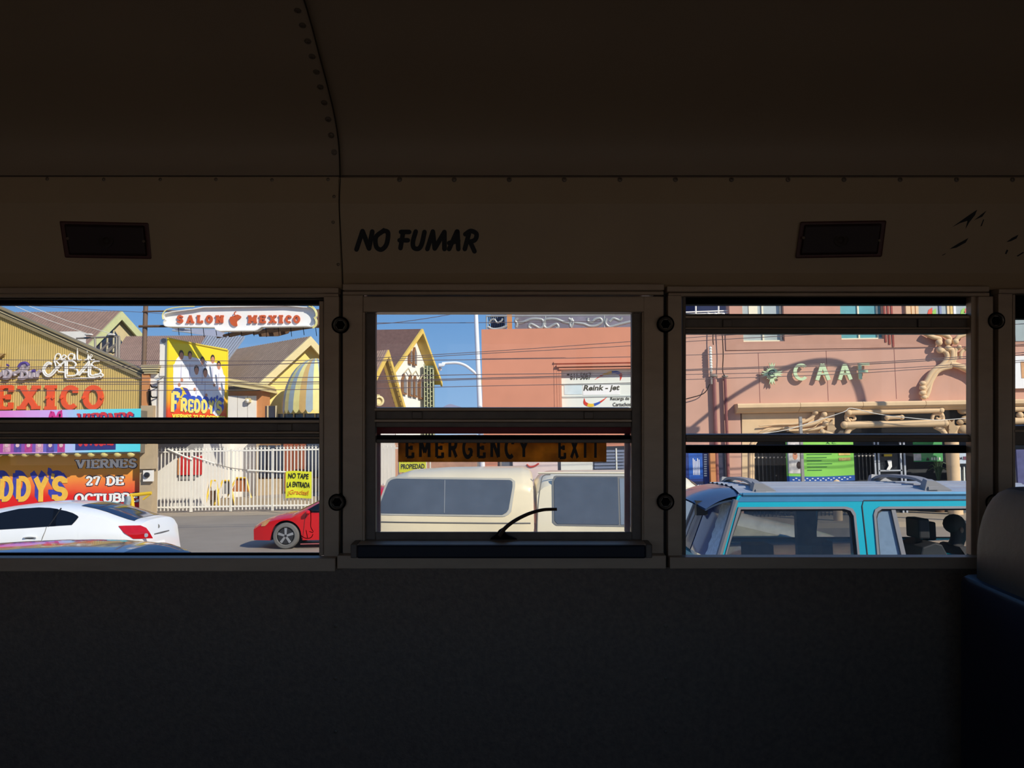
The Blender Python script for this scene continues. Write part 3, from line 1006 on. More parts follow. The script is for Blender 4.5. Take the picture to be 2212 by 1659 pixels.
# lower banner on the wall
YL = YB - .02
lb = thing('wall_banner', Vector((at(100, 1095, YL).x, YL, at(100, 1100, YL).z)), 'orange printed banner with white date lettering behind the white car', 'banner')
fbox(MB(), -260, 984, 309, 1100, YL, .03).build('cloth', print_mat('orange red print', [(0, (222, 26, 34)), (.22, (226, 40, 36)), (.4, (240, 110, 62)), (.65, (246, 164, 70)), (1, (222, 168, 66))], axis=2), lb)
M_white = mat('white print', (246, 244, 240), .6, var=.03)
M_navy = mat('navy print', (36, 38, 66), .6)
for wtxt, x0, y0, x1, y1 in (('VIERNES', 163, 991, 295, 1012), ('27', 185, 1028, 217, 1049), ('DE', 229, 1028, 268, 1049), ('OCTUBRE', 161, 1065, 300, 1086)):
    v, f = word2d(wtxt, w=.34, serif=.13, sh=.2)
    MB().sheet2d(v, f, onrect(x0 - 2, y0 - 2, x1 + 2, y1 + 2, YL - .006), (0, .005, 0)).build('print_outline', M_navy, lb)
    v, f = word2d(wtxt, w=.24, serif=.12, sh=.15)
    MB().sheet2d(v, f, onrect(x0, y0, x1, y1, YL - .014), (0, .006, 0)).build('print', M_white, lb)
# big golden letters with a blue block shadow
x = -118
M_gold = mat('golden letter print', (244, 190, 74), .55, var=.12, scale=9)
M_blk = mat('blue violet block print', (64, 70, 176), .55, var=.3, scale=6)
for ch, x0, x1 in (('R', -112, -82), ('E', -78, -50), ('D', -44, -4), ('D', 0, 29), ('D', 35, 67), ('Y', 72, 105), ("'", 110, 118), ('S', 112, 147)):
    v, f, _w = strokes2d(ch, w=.26, serif=0)
    v, f = unit(v, f)
    yt, yb = (1028, 1084) if ch != "'" else (1022, 1036)
    mb = MB()
    for k in range(7):
        mb.sheet2d(v, f, onrect(x0 - k * 1.3, yt - 2 * k, x1 - k * 1.3, yb - 1.8 * k, YL - .012 + k * .0012), (0, .0008, 0))
    mb.build('print_block', M_blk, lb)
    MB().sheet2d(v, f, onrect(x0, yt, x1, yb, YL - .02), (0, .006, 0)).build('print', M_gold, lb)

# lettering on the corrugated gable
M_orl = mat('orange red sign enamel', (238, 86, 38), .35, var=.08, scale=5)
M_ors = mat('pale letter return', (214, 190, 130), .5)
sg = thing('gable_sign', Vector((at(100, 885, YB - .1).x, YB - .1, at(100, 886, YB).z)), 'row of orange red slab letters on the corrugated gable', 'sign')
for ch, x0, x1 in (('M', -60, -12), ('E', -8, 28), ('X', 37, 86), ('I', 96, 121), ('C', 130, 167), ('O', 178, 223)):
    v, f, _w = strokes2d(ch, w=.23, serif=.12, sh=.15)
    v, f = unit(v, f)
    MB().sheet2d(v, f, onrect(x0, 832, x1, 885, YB - .11), (0, .07, 0)).build('letter', M_orl, sg)
    if ch in 'ICO':
        for sx in ((x0 + 2, x1 - 2) if ch == 'O' else ((x0 + 3,) if ch == 'C' else (x0 + 6, x1 - 6))):
            MB().lathe(at(sx, 859, YB - .12), (0, -1, 0), [(.07, 0), (.07, .04), (0, .05)], 4).build('letter_spur', M_orl, sg)
# white neon tube lettering
M_neon = mat('white neon tube', (250, 244, 232), .3, var=.03)
ng = thing('neon_sign', Vector((at(150, 820, YB - .12).x, YB - .12, at(150, 822, YB).z)), 'white neon tube script lettering on the corrugated gable', 'sign')
def neon(lists, r_=.032, off=.10, nm='neon_letter', m=M_neon, par=None):
    for ln in lists:
        P = bez(ln, 5) if len(ln) > 2 else ln
        MB().tube([at(p[0], p[1], YB - off) for p in P], r_, 6).build(nm, m, par or ng, smooth=True)
neon([[(112, 785), (103, 783), (94, 793), (93, 803), (99, 812), (108, 813), (117, 806), (124, 797), (141, 779)], [(112, 787), (104, 787), (97, 796), (97, 803), (102, 809), (109, 808), (121, 795), (139, 782)],
      [(126, 803), (139, 804)], [(141, 779), (141, 812)], [(145, 780), (145, 809)],
      [(141, 780), (156, 780), (164, 786), (160, 793), (150, 795), (164, 797), (168, 804), (162, 811), (145, 812)],
      [(167, 810), (193, 780)], [(171, 811), (194, 785)], [(177, 804), (191, 804)], [(193, 780), (191, 802), (193, 814), (205, 815), (217, 812)], [(197, 786), (195, 806), (199, 811), (212, 809)],
      [(215, 780), (204, 781), (198, 787), (204, 793), (214, 797), (218, 803), (214, 808), (205, 809)],
      [(141, 812), (143, 817), (152, 818), (175, 817), (205, 817)], [(219, 807), (223, 811), (217, 815)]])
neon([[(117, 783), (120, 769), (126, 764), (131, 768), (128, 776), (120, 780)], [(118, 780), (121, 793), (125, 801)], [(122, 781), (133, 792)],
      [(131, 777), (138, 775), (143, 770), (138, 767), (133, 773), (136, 779), (142, 777)], [(160, 766), (153, 764), (147, 771), (151, 778), (158, 776), (161, 766), (162, 777)],
      [(168, 752), (167, 770), (169, 778), (176, 777)], [(183, 778), (189, 775), (191, 765), (191, 778)], [(189, 762), (189, 756)], [(195, 773), (200, 769), (197, 766), (194, 773), (199, 778), (204, 776)]], .026)
# purple script
M_scr = mat('lilac grey script enamel', (178, 164, 168), .4, var=.1)
M_scp = mat('purple script enamel', (84, 62, 140), .4, var=.15, scale=8)
sc_ = thing('script_sign', Vector((at(40, 818, YB - .12).x, YB - .12, at(40, 820, YB).z)), 'lilac and purple script lettering beside the white neon lettering', 'sign')
neon([[(-22, 812), (-14, 796), (-10, 814)], [(-6, 800), (-4, 814), (6, 806)], [(8, 800), (10, 812), (16, 800), (24, 806), (18, 816), (8, 816)]], .075, .12, 'letter', M_scr, sc_)
neon([[(34, 812), (32, 806), (42, 802), (50, 790), (46, 818)], [(50, 790), (60, 788), (58, 798), (48, 802), (58, 804), (60, 812), (50, 818), (40, 816)],
      [(72, 804), (66, 804), (64, 814), (70, 814), (74, 803), (75, 815)], [(80, 803), (80, 815), (82, 806), (88, 801)]], .07, .12, 'letter', M_scr, sc_)
neon([[(40, 794), (46, 786), (56, 784), (62, 790)], [(70, 802), (76, 801)], [(16, 790), (18, 788)]], .06, .16, 'letter_top', M_scp, sc_)
# metal star cut off at the left
mb = MB()
sp_ = [(-18 + (26 if k % 2 == 0 else 11) * math.cos(R(-90 + 36 * k)) * 1.1, 772 + (26 if k % 2 == 0 else 11) * math.sin(R(-90 + 36 * k))) for k in range(10)]
fpoly(mb, sp_, YB - .2, .12)
tag(mb.build('star_sign', mat('tan star metal', (176, 140, 84), .5, var=.2, scale=6)), 'tan metal star ornament at the left end of the gable', 'ornament')

# corner post of the bar with capital
M_white_pl = mat('white plaster', (238, 232, 222), .8, var=.06, scale=2, bump=.05)
M_orange_pl = mat('faded orange plaster', (206, 138, 84), .8, var=.12, scale=3)
M_tan_pl = mat('tan plaster pillar', (186, 164, 132), .85, var=.14, scale=3)
cp = thing('corner_pillar', Vector((at(318, 1108, YB - .2).x, YB - .2, 0)), 'tan and orange corner pillar with a stepped capital beside the gate', 'pillar')
fbox(MB(), 306, 806, 322, 880, YB - .2, .35).build('orange_shaft', M_orange_pl, cp)
fbox(MB(), 303, 876, 329, 1030, YB - .35, .5, 0).build('lower_shaft', M_tan_pl, cp)
fbox(MB(), 302, 960, 331, 1013, YB - .5, .4).build('upper_block', M_tan_pl, cp)
for k, (x0, y0, x1, y1, pr) in enumerate(((304, 788, 342, 792, .2), (305, 792, 341, 797, .16), (308, 797, 339, 802, .11), (311, 802, 337, 807, .06))):
    fbox(MB(), x0, y0, x1, y1, YB - .2 - pr, .5).build('capital_step', mat('cream capital stone', (206, 190, 146), .7, var=.1), cp)
em = thing('electric_meter', Vector((at(316, 1048, YB - .5).x, YB - .4, at(316, 1045, YB).z)), 'white electric meter box with a round dial on the pillar', 'meter')
fbox(MB(), 309, 1016, 329, 1040, YB - .5, .14).build('box', M_white_pl, em)
MB().lathe(at(318, 1026, YB - .5), (0, -1, 0), [(.1, 0), (.1, .06), (.08, .09), (0, .1)], 18).build('dial', mat('dark meter glass', (40, 40, 44), .15), em, smooth=True)

# yellow parking barrier by the white car
pb = thing('yellow_barrier', Vector((at(286, 1108, YB - 1.2).x, YB - 1.2, 0)), 'yellow painted pipe barrier at the foot of the pillar', 'barrier')
M_yel = mat('yellow paint', (232, 190, 40), .5, var=.1)
MB().tube([at(281, 1070, YB - 1.2), at(327, 1065, YB - 1.2)], .06, 8).build('rail', M_yel, pb, smooth=True)
MB().tube([at(284, 1068, YB - 1.2), Vector((at(289, 1107, YB - 1.2).x, YB - 1.2, .01))], .07, 8).build('post', M_yel, pb, smooth=True)
MB().tube([at(327, 1066, YB - 1.2), at(309, 1079, YB - 1.2)], .03, 6).build('brace', M_yel, pb, smooth=True)
mb = MB()
mb.grid(lambda a, b: at(267 + 15 * a + 1.5 * math.sin(5 * b), 1072 + 24 * b, YB - 1.35 - .12 * math.sin(math.pi * a)), 8, 8)
mb.grid(lambda a, b: at(267 + 15 * a + 1.5 * math.sin(5 * b), 1072 + 24 * b, YB - 1.33), 8, 8)
tag(mb.build('cloth_bag', mat('grey blue bag cloth', (150, 160, 168), .8, var=.2, scale=8), smooth=True), 'grey blue bag hanging on the yellow barrier', 'bag')

# ---------------- houses with gable roofs: A apex, L / Rr gable feet, B far end of the ridge
def house(name, label, A, L, Rr, B, wall_m, roof_m, fascia_m, th=.12, inset=1.0, base=0.0, board=.35, ribs=0, wallcut=.25, soffit=None):
    A, L, Rr, B = [Vector(p) for p in (A, L, Rr, B)]
    back = B - A
    o = thing(name, Vector(((L.x + Rr.x) / 2, (L.y + Rr.y) / 2, base)), label, 'building')
    up = Vector((0, 0, th))
    for nm, foot in (('roof_slope', L), ('roof_slope', Rr)):
        mb = MB()
        mb.hexa([A, foot, foot + back, B], [A + up, foot + up, foot + back + up, B + up])
        mb.build(nm, roof_m, o)
        if ribs:
            mb = MB()
            for i in range(ribs):
                t = (i + .5) / ribs
                mb.tube([A + back * t + up, foot + back * t + up], .035, 4, False)
            r_ = mb.build('roof_ribs', roof_m, o)
            r_['kind'] = 'stuff'
        d = back.normalized()
        mb = MB()
        dn = Vector((0, 0, -board))
        q = [A + up * 1.05, foot + up * 1.05, foot + dn, A + dn]
        mb.hexa([p - d * .03 for p in q], [p + d * .09 for p in q])
        mb.build('rake_board', fascia_m, o)
    ins = back.normalized() * inset
    c = lambda p, k: A + (p - A) * k
    l2, r2 = c(L, 1 - wallcut * .5) + ins, c(Rr, 1 - wallcut * .5) + ins
    mb = MB()
    dn = Vector((0, 0, -.05))
    q = [A + ins + dn, l2 + dn, Vector((l2.x, l2.y, base)), Vector((r2.x, r2.y, base)), r2 + dn]
    th2 = back.normalized() * .2
    mb.hexa(q, [p + th2 for p in q])
    # long side wall under the camera-side eave
    mb.hexa([l2 + dn, Vector((l2.x, l2.y, base)), Vector((l2.x, l2.y, base)) + back * .95, l2 + dn + back * .95],
            [p + Vector((.15, .15, 0)) for p in (l2 + dn, Vector((l2.x, l2.y, base)), Vector((l2.x, l2.y, base)) + back * .95, l2 + dn + back * .95)])
    mb.build('gable_wall', wall_m, o)
    if soffit:
        for foot in (L, Rr):
            mb = MB()
            e = Vector((0, 0, -.02))
            mb.hexa([A + e, foot + e, foot + ins + e, A + ins + e], [p + e for p in (A + e, foot + e, foot + ins + e, A + ins + e)])
            mb.build('soffit', soffit, o)
    def wall_pt(s, t):       # s across the gable 0..1 from left foot to right foot, t down from the apex 0..1 (level of the feet)
        a, b = l2, r2
        p = a.lerp(b, s)
        zt = A.z
        return Vector((p.x, p.y, zt + (min(a.z, b.z) - zt) * t)) - back.normalized() * .06
    return o, wall_pt

def apex(px, py, L, Rr):
    """top of a gable: the point seen at px, py in the upright plane through both feet"""
    n_ = (Rr - L).cross(Vector((0, 0, 1)))
    d = ray(px, py)
    return CAM + d * ((L - CAM).dot(n_) / d.dot(n_))
M_greeny = mat('pale green yellow fascia', (196, 196, 142), .6, var=.1)
M_roof1 = mat('brown ribbed roof', (150, 122, 108), .85, var=.2, scale=3)
hL = at(170, 772, 42.5)
hR = at(318, 738, 45.5)
hA = apex(263, 677, hL, hR)
hB = hA + (at(20, 679, 47) - hA) * 1.0
h1, wp1 = house('left_house', 'brown roofed house with green edged gable behind the bar', hA, hL, hR, hB, mat('cream house wall', (206, 186, 142), .8), M_roof1, M_greeny, inset=.35, ribs=36, board=.34)
# mullioned gable window
M_gl_dark = mat('dark window glass', (52, 58, 74), .1, var=.25, scale=1.5, spec=.8)
M_mull = mat('cream mullion', (196, 184, 150), .6)
mb = MB()
q = [wp1(.52, .34), wp1(.17, .95), wp1(.83, .95)]
e = Vector((0, -.05, 0))
mb.hexa(q, [p + e for p in q])
mb.build('gable_window', M_gl_dark, h1)
for i in range(6):
    s = .24 + .105 * i
    top = .36 + abs(s - .52) / .35 * .58
    MB().tube([wp1(s, min(top, .9)) + e * 1.5, wp1(s, .95) + e * 1.5], .05, 6).build('mullion', M_mull, h1)
# white parapet block and roof antenna by the house
fbox(MB(), 118, 716, 172, 750, 40, .6).build('parapet_block', M_white_pl, h1)
rp = thing('roof_frame', Vector((at(225, 800, 36).x, 36, at(225, 775, 36).z)), 'grey pipe frame standing on the roof behind the bar gable', 'frame')
M_pipe = mat('grey galvanised pipe', (160, 150, 138), .5, metal=.3, var=.2, scale=8)
for ln in ([(165, 731), (258, 727)], [(252, 727), (251, 775)], [(257, 727), (257, 777)], [(250, 745), (222, 770)], [(235, 740), (211, 764)], [(252, 742), (232, 757)], [(205, 730), (206, 752)]):
    MB().tube([at(p[0], p[1], 36) for p in ln], .045, 6).build('pipe', M_pipe, rp, smooth=True)
for x, y in ((192, 723), (240, 723)):
    MB().ball(at(x, y, 35.9), .12, 10, (1.6, .8, .45)).build('floodlight', M_white_pl, rp, smooth=True)

# long brown roof behind the poster
def roof_house(name, label, pts, dep, m, wall_m, ribs=0, ribm=None):
    """mono-pitch roof seen from the street: ridge left/right, eave left/right as (px,py,Y)"""
    rl, rr, er, el_ = [at(*p) for p in pts]
    o = thing(name, Vector(((rl.x + rr.x) / 2, (rl.y + el_.y) / 2, 0)), label, 'building')
    up = Vector((0, 0, .1))
    mb = MB().hexa([rl, rr, er, el_], [p + up for p in (rl, rr, er, el_)])
    mb.build('roof_slope', m, o)
    if ribs:
        mb = MB()
        for i in range(ribs):
            t = (i + .5) / ribs
            mb.tube([rl.lerp(rr, t) + up, el_.lerp(er, t) + up], .04, 4, False)
        mb.build('roof_ribs', ribm or m, o)['kind'] = 'stuff'
    mb = MB()
    a, b = el_ + Vector((0, .4, 0)), er + Vector((0, .4, 0))
    mb.hexa([Vector((a.x, a.y, 0)), Vector((b.x, b.y, 0)), b, a], [Vector((p.x, p.y + .2, p.z)) for p in (Vector((a.x, a.y, 0)), Vector((b.x, b.y, 0)), b, a)])
    mb.build('wall', wall_m, o)
    return o
roof_house('long_roofed_building', 'long building with a ribbed brown roof behind the white wall', [(272, 731, 44), (446, 729, 44), (420, 830, 38), (206, 830, 38)], 0, M_roof1, M_tan_pl, 44)
M_tin = mat('bright corrugated tin', (196, 200, 206), .4, metal=.3, var=.12, scale=4)
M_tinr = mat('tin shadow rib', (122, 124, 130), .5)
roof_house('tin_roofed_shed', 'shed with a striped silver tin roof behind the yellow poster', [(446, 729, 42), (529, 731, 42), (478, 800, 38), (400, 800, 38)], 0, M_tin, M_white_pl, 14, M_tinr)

# yellow house with awning (right part of the left window)
M_yelw = mat('pale yellow house wall', (240, 216, 128), .8, var=.1, scale=1.2)
M_cream = mat('cream yellow fascia', (226, 206, 150), .6, var=.08)
hL = at(557, 836, 37.6)
hR = at(762, 836, 40)
hA = apex(671, 732, hL, hR)
hB = hA + (at(470, 766, 47) - hA)
h2, wp2 = house('yellow_house', 'yellow gabled house with a brown roof and striped dome awning', hA, hL, hR, hB, M_yelw, mat('grey brown ribbed roof', (142, 122, 106), .85, var=.2, scale=3), M_cream, inset=.5, ribs=40, board=.3, soffit=M_cream)
fbox(MB(), 559, 877, 597, 902, 37.3, .1).build('window', M_gl_dark, h2)
for x in (559, 578, 596):
    fbox(MB(), x - 1.5, 876, x + 1.5, 903, 37.25, .1).build('window_post', M_mull, h2)
# dome awning with stripes and scalloped edge
aw = thing('dome_awning', Vector((at(672, 890, 37).x, 37.2, at(672, 892, 37).z)), 'striped translucent dome awning with a scalloped edge on the yellow house', 'awning')
ac = at(682, 886, 37.4)
rw, rh, rd = 1.5, 2.35, 1.2
stripes = [mat('awning stripe yellow', (246, 232, 150), .5, var=.1), mat('awning stripe grey blue', (168, 184, 190), .5, var=.1), mat('awning stripe tan', (214, 176, 108), .5, var=.1)]
NS = 15
for i in range(NS):
    a0, a1 = math.pi * i / NS, math.pi * (i + 1) / NS
    mb = MB()
    for k in range(10):
        b0_, b1_ = math.pi / 2 * k / 10, math.pi / 2 * (k + 1) / 10
        def P(a, b, s=1.0):
            return ac + Vector((-math.cos(a) * rw * math.cos(b) * s, -math.sin(a) * rd * math.cos(b) * s, rh * math.sin(b) * s))
        q = [P(a0, b0_), P(a1, b0_), P(a1, b1_), P(a0, b1_)]
        mb.hexa(q, [P(a0, b0_, .97), P(a1, b0_, .97), P(a1, b1_, .97), P(a0, b1_, .97)])
    am = (a0 + a1) / 2
    e0, e1 = P(a0, 0), P(a1, 0)
    sc = [e0] + [e0.lerp(e1, t / 6) + Vector((0, 0, -.16 * math.sin(math.pi * t / 6))) for t in range(1, 6)] + [e1]
    mb.hexa(sc, [p + Vector((0, .03, 0)) for p in sc])
    mb.build('awning_gore', stripes[(0, 2, 1, 0, 1)[i % 5]], aw)
fbox(MB(), 600, 893, 740, 950, 37.55, .1).build('dark_opening', M_gl_dark, h2)
for x in (612, 634, 656, 680):
    fbox(MB(), x - 1, 893, x + 1, 950, 37.4, .06).build('opening_post', M_cream, h2)
# low annex between poster and yellow house
an = thing('low_annex', Vector((at(528, 1050, 37).x, 37.5, 0)), 'low tan annex with white door panels beside the yellow poster', 'building')
fbox(MB(), 470, 845, 566, 948, 36.85, 1.2).build('wall', M_orange_pl, an)
fbox(MB(), 470, 948, 556, 1000, 36.9, 1.2, 0).build('lower_wall', M_white_pl, an)
for k in range(3):
    pass
    mb = MB()
    a = [at(486, 816 + k * 5, 36.6 - .15 * k), at(568, 829 + k * 5, 36.6 - .15 * k), at(568, 834 + k * 5, 36.6 - .15 * k), at(486, 821 + k * 5, 36.6 - .15 * k)]
    mb.hexa(a, [p + Vector((0, 3, 0)) for p in a])
    mb.build('cornice_board', M_cream if k != 1 else M_fasc, an)
for x0, x1 in ((489, 512), (513, 534), (535, 553)):
    fbox(MB(), x0, 855, x1, 948, 36.75, .1).build('door_panel', M_white_pl, an)
MB().ball(at(535, 866, 36.6), .1, 8).build('wall_lamp', M_white_pl, an, smooth=True)
fbox(MB(), 530, 860, 540, 869, 36.55, .2).build('lamp_box', M_cream, an)

# white wall and pillar left of the poster
ww = thing('white_wall', Vector((at(340, 1060, YB + 1).x, YB + .8, 0)), 'white plaster wall and tall pillar between bar and poster', 'wall')
fbox(MB(), 322, 806, 366, 948, YB - .1, .3).build('wall', M_white_pl, ww)
fbox(MB(), 345, 733, 362, 812, YB - .15, .35).build('pillar', M_white_pl, ww)
MB().lathe(at(353.5, 736, YB - .15), (0, -1, 0), [(.09, -.3), (.09, .02), (0, .02)], 16).build('pillar_notch', mat('grey shade cap', (150, 146, 144), .7), ww)
MB().plate([[(333, 820), (347, 816), (352, 812), (346, 819), (340, 822)]], lambda a, b: at(a, b, YB - .35), (0, .1, 0)).build('wall_lamp', M_tin, ww)
MB().tube([at(342, 820, YB - .12), at(341, 903, YB - .12)], .03, 6).build('conduit', M_pipe, ww)
for y in (836, 858):
    MB().tube(bez([at(325, y - 6, YB - .2), at(328, y, YB - .25), at(340, y, YB - .14)], 4), .025, 5).build('cable_loop', M_dark, ww)
MB().tube(bez([at(322, 842, YB - .25), at(324, 848, YB - .3), at(323, 862, YB - .25), at(325, 880, YB - .2), at(320, 900, YB - .25)], 4), .05, 6).build('cable_bundle', M_dark, ww)

# pole with the lit-box sign
pole = thing('sign_pole', Vector((at(316, 790, YB + .1).x, YB + .05, at(316, 790, YB).z)), 'brown pole carrying the white bar sign', 'pole')
MB().tube([at(310.5, 795, YB), at(316.5, 610, YB)], .085, 10).build('shaft', mat('rusty brown pole', (118, 94, 76), .7, var=.15, scale=6), pole, smooth=True)
YS = 29.9
cat_ = thing('catwalk', Vector((at(500, 712, YS).x, YS + .3, at(500, 715, YS).z)), 'rusty brown catwalk frame under the white bar sign', 'frame')
M_rust = mat('rusty steel', (110, 82, 60), .75, var=.25, scale=8)
MB().tube([at(300, 705, YB - .1), at(700, 702, YB - .1)], .05, 6).build('beam', M_rust, cat_)
MB().tube([at(308, 673, YB - .1), at(420, 671, YB - .1)], .03, 6).build('stay', M_rust, cat_)
MB().plate([[(372, 709), (480, 712), (490, 729), (470, 727), (425, 722), (384, 716)]], lambda a, b: at(a, b, YS + 1.2), (0, .03, 0)).build('sheet', mat('pale blue grey sheet', (168, 176, 204), .5), cat_)
for k in range(7):
    x = 470 + 26 * k
    MB().tube([at(x, 728 - k * 2.4, YS + 1.5), at(x + 70, 712 - k * 1.5, YS + .2)], .055, 6).build('plank', M_rust, cat_)
for x in range(385, 690, 27):
    MB().tube([at(x, 708, YS + .1), at(x + 2, 724 + (x % 5), YS + .1)], .012, 4).build('hanger', M_dark, cat_)
MB().plate([[(556, 716), (630, 709), (622, 720), (600, 726), (560, 727)]], lambda a, b: at(a, b, YS + 1.3), (0, .06, 0)).build('plank', M_rust, cat_)
for k, yy in enumerate((712, 718)):
    MB().tube([at(372, yy - 4, YS + 1.1), at(485, yy + 9, YS + 1.4)], .025, 5).build('stay', M_tin, cat_)

sgn = thing('bar_roof_sign', Vector((at(517, 706, YS).x, YS + .2, at(517, 708, YS).z)), 'white lobed box sign with orange red slab lettering above the poster', 'sign')
def lobed(g):
    L = [(463, 705.5 + g), (364 - g * .3, 704 + g)] + [(x, y) for x, y in arcp(361, 697, 7 + g, 7 + g, 120, 235, 5)] + [(355 - g, 690)] + arcp(361, 684, 7 + g, 7 + g, 150, 255, 5)
    L += [(372, 674 - g), (420, 668 - g), (440, 664 - g), (620, 661 - g), (655, 664 - g)] + arcp(660, 681, 19 + g, 17 + g, 280, 365, 7) + arcp(671, 696, 8 + g, 8 + g, -50, 80, 6) + [(662, 703 + g), (565, 704.5 + g), (556, 711 + g), (550, 712.5 + g), (475, 713.5 + g), (466, 711 + g)]
    return L
MB().plate([lobed(0)], lambda a, b: at(a, b, YS), (0, .12, 0)).build('face', M_white, sgn)
MB().plate([lobed(2), lobed(0)[::-1]], lambda a, b: at(a, b, YS - .15), (0, .3, 0)).build('rim', mat('white sign rim', (232, 228, 220), .6), sgn)
for (x, ch) in ((382, 'S'), (402, 'A'), (425, 'L'), (444, 'O'), (465, 'N'), (535, 'M'), (560, 'E'), (580, 'X'), (602, 'I'), (616, 'C'), (633, 'O')):
    wpx = {'S': 13, 'A': 17, 'L': 13, 'O': 15, 'N': 18, 'M': 20, 'E': 14, 'X': 17, 'I': 9, 'C': 13}[ch]
    v, f, _w = strokes2d(ch, w=.30, serif=.14, sh=.2)
    v, f = unit(v, f)
    MB().sheet2d(v, f, onrect(x, 680.5, x + wpx, 698, YS - .07), (0, .06, 0)).build('letter', mat('orange brown sign letter', (212, 96, 52), .5, var=.2, scale=14), sgn)
M_ap = mat('orange brown apple', (206, 92, 44), .5, var=.12, scale=8)
ap = [(x, y) for x, y in bez([(508, 681), (503, 683), (497, 685), (496, 692), (499, 700), (506, 704.5), (512, 703), (511, 696), (514, 690), (519, 687), (520, 683), (513, 679.5), (508, 681)], 4)][:-1]
MB().plate([ap], lambda a, b: at(a, b, YS - .07), (0, .06, 0)).build('apple_emblem', M_ap, sgn)
MB().tube(bez([at(508, 682, YS - .08), at(506, 676, YS - .08), at(510, 673, YS - .08)], 4), .02, 5).build('apple_stem', M_ap, sgn)
for g, nm in ((3.5, 'neon_outline'), (6.0, 'neon_outline')):
    L = arcp(660, 681, 19 + g, 17 + g, 285, 365, 8) + arcp(671, 696, 8 + g, 8 + g, -50, 70, 6)
    MB().tube([at(x, y, YS - .2) for x, y in L], .022, 5).build(nm, mat('pale yellow neon tube', (236, 226, 150), .3), sgn, smooth=True)
MB().tube([at(x, y, YS - .2) for x, y in bez([(352, 690), (351, 680), (357, 671), (366, 667), (390, 663), (420, 662)], 5)], .022, 5).build('neon_outline', MATS['pale yellow neon tube'], sgn, smooth=True)
fbox(MB(), 681, 668, 692, 706, YS + .3, .3).build('back_frame', M_rust, sgn)

# ---------------- the yellow poster, standing at an angle
pA = at(364, 731, YB - .3)
pB = at(491, 753.5, YB + 3.2)
pU = Vector((pB.x - pA.x, pB.y - pA.y, 0))
pHt = pA.z - at(364, 912, YB - .3).z
pN = Vector((pU.y, -pU.x, 0)).normalized()
def PP(a, b, out=0.0):       # a 0..1 across, b 0..1 up
    return Vector((pA.x, pA.y, pA.z - pHt)) + pU * a + Vector((0, 0, pHt * b)) + pN * out
po = thing('band_poster', PP(.5, 0), 'tall yellow and red band poster on the white wall', 'poster')
mb = MB().plate([[(0, 0), (1, 0), (1, 1), (0, 1)]], lambda a, b: PP(a, b), -pN * .06)
mb.build('sheet', print_mat('yellow to red poster print', [(0, (226, 60, 34)), (.14, (232, 80, 36)), (.3, (246, 176, 40)), (.55, (250, 214, 40)), (1, (252, 226, 44))], axis=2), po)
def pprint(name, pts, m, out):
    MB().plate([pts], lambda a, b: PP(a, b, out), -pN * .004).build(name, m, po)
pprint('print_white_glow', [(x, y) for x, y in bez([(.1, .3), (.08, .62), (.16, .8), (.35, .82), (.62, .8), (.88, .76), (.95, .5), (.92, .2), (.8, .1), (.55, .28), (.3, .34), (.1, .3)], 4)][:-1], mat('pale poster print', (244, 240, 240), .6, var=.06), .006)
skin = mat('printed skin tone', (214, 146, 112), .6)
hair = mat('printed dark hair', (54, 36, 30), .6)
shirt = mat('printed white shirt', (248, 246, 248), .6, var=.05)
shirt_e = mat('printed lilac shirt fold', (196, 190, 214), .6)
for hx, hy, s in ((.20, .82, 1.15), (.34, .835, 1.0), (.55, .79, 1.0), (.73, .83, 1.1), (.84, .76, 1.1), (.45, .66, 1.2), (.60, .64, 1.2)):
    el = lambda rx, ry, cx, cy: arcp(cx, cy, rx * s, ry * s, 0, 350, 12)
    pprint('print_shirt', [(hx - .1 * s, hy - .34), (hx - .11 * s, hy - .13), (hx - .04 * s, hy - .07), (hx + .04 * s, hy - .07), (hx + .11 * s, hy - .13), (hx + .1 * s, hy - .34)], shirt, .010 + .003 * (1 - hy))
    pprint('print_fold', [(hx - .012, hy - .3), (hx - .004, hy - .1), (hx + .004, hy - .1), (hx + .004, hy - .3)], shirt_e, .013 + .003 * (1 - hy))
    pprint('print_hair', el(.034, .046, hx, hy + .012), hair, .013 + .003 * (1 - hy))
    pprint('print_face', el(.028, .040, hx, hy - .008), skin, .016 + .003 * (1 - hy))
for hx, hy in ((.17, .46), (.21, .52), (.42, .42), (.62, .36), (.76, .5), (.86, .46)):
    pprint('print_hand', arcp(hx, hy, .022, .022, 0, 330, 8), skin, .024)
pprint('print_ball', arcp(.24, .36, .1, .075, 0, 350, 16), mat('yellow ball print', (240, 206, 60), .6), .022)
pprint('print_ball', [(.22, .43), (.3, .42), (.36, .34), (.35, .28), (.31, .32)], M_blk, .024)
x = .04
for ch, wd_, ht in (('F', .15, .25), ('R', .12, .18), ('E', .1, .17), ('D', .12, .18), ('D', .12, .18), ('Y', .12, .18), ("'", .03, .05), ('S', .11, .18)):
    v, f, _w = strokes2d(ch, w=.3, serif=0)
    v, f = unit(v, f)
    yb = .125 if ch != "'" else .28
    for k in range(4):
        MB().sheet2d(v, f, lambda a, b: PP(x + .012 * k + wd_ * a * .92, yb + .014 * k + ht * b, .026 - .001 * k), -pN * .0008).build('print_block', mat('royal blue print', (40, 82, 190), .6), po) if k in (1, 2, 3) else None
    MB().sheet2d(v, f, lambda a, b: PP(x + wd_ * a * .92, yb + ht * b, .030), -pN * .002).build('print_letter', mat('golden yellow print', (250, 226, 110), .6), po)
    x += wd_
v, f = word2d('VIERNES 27 DE OCTUBRE', w=.3, serif=.1)
MB().sheet2d(v, f, lambda a, b: PP(.06 + .9 * a, .04 + .065 * b, .03), -pN * .003).build('print_letters', mat('lemon print', (246, 232, 70), .6), po)
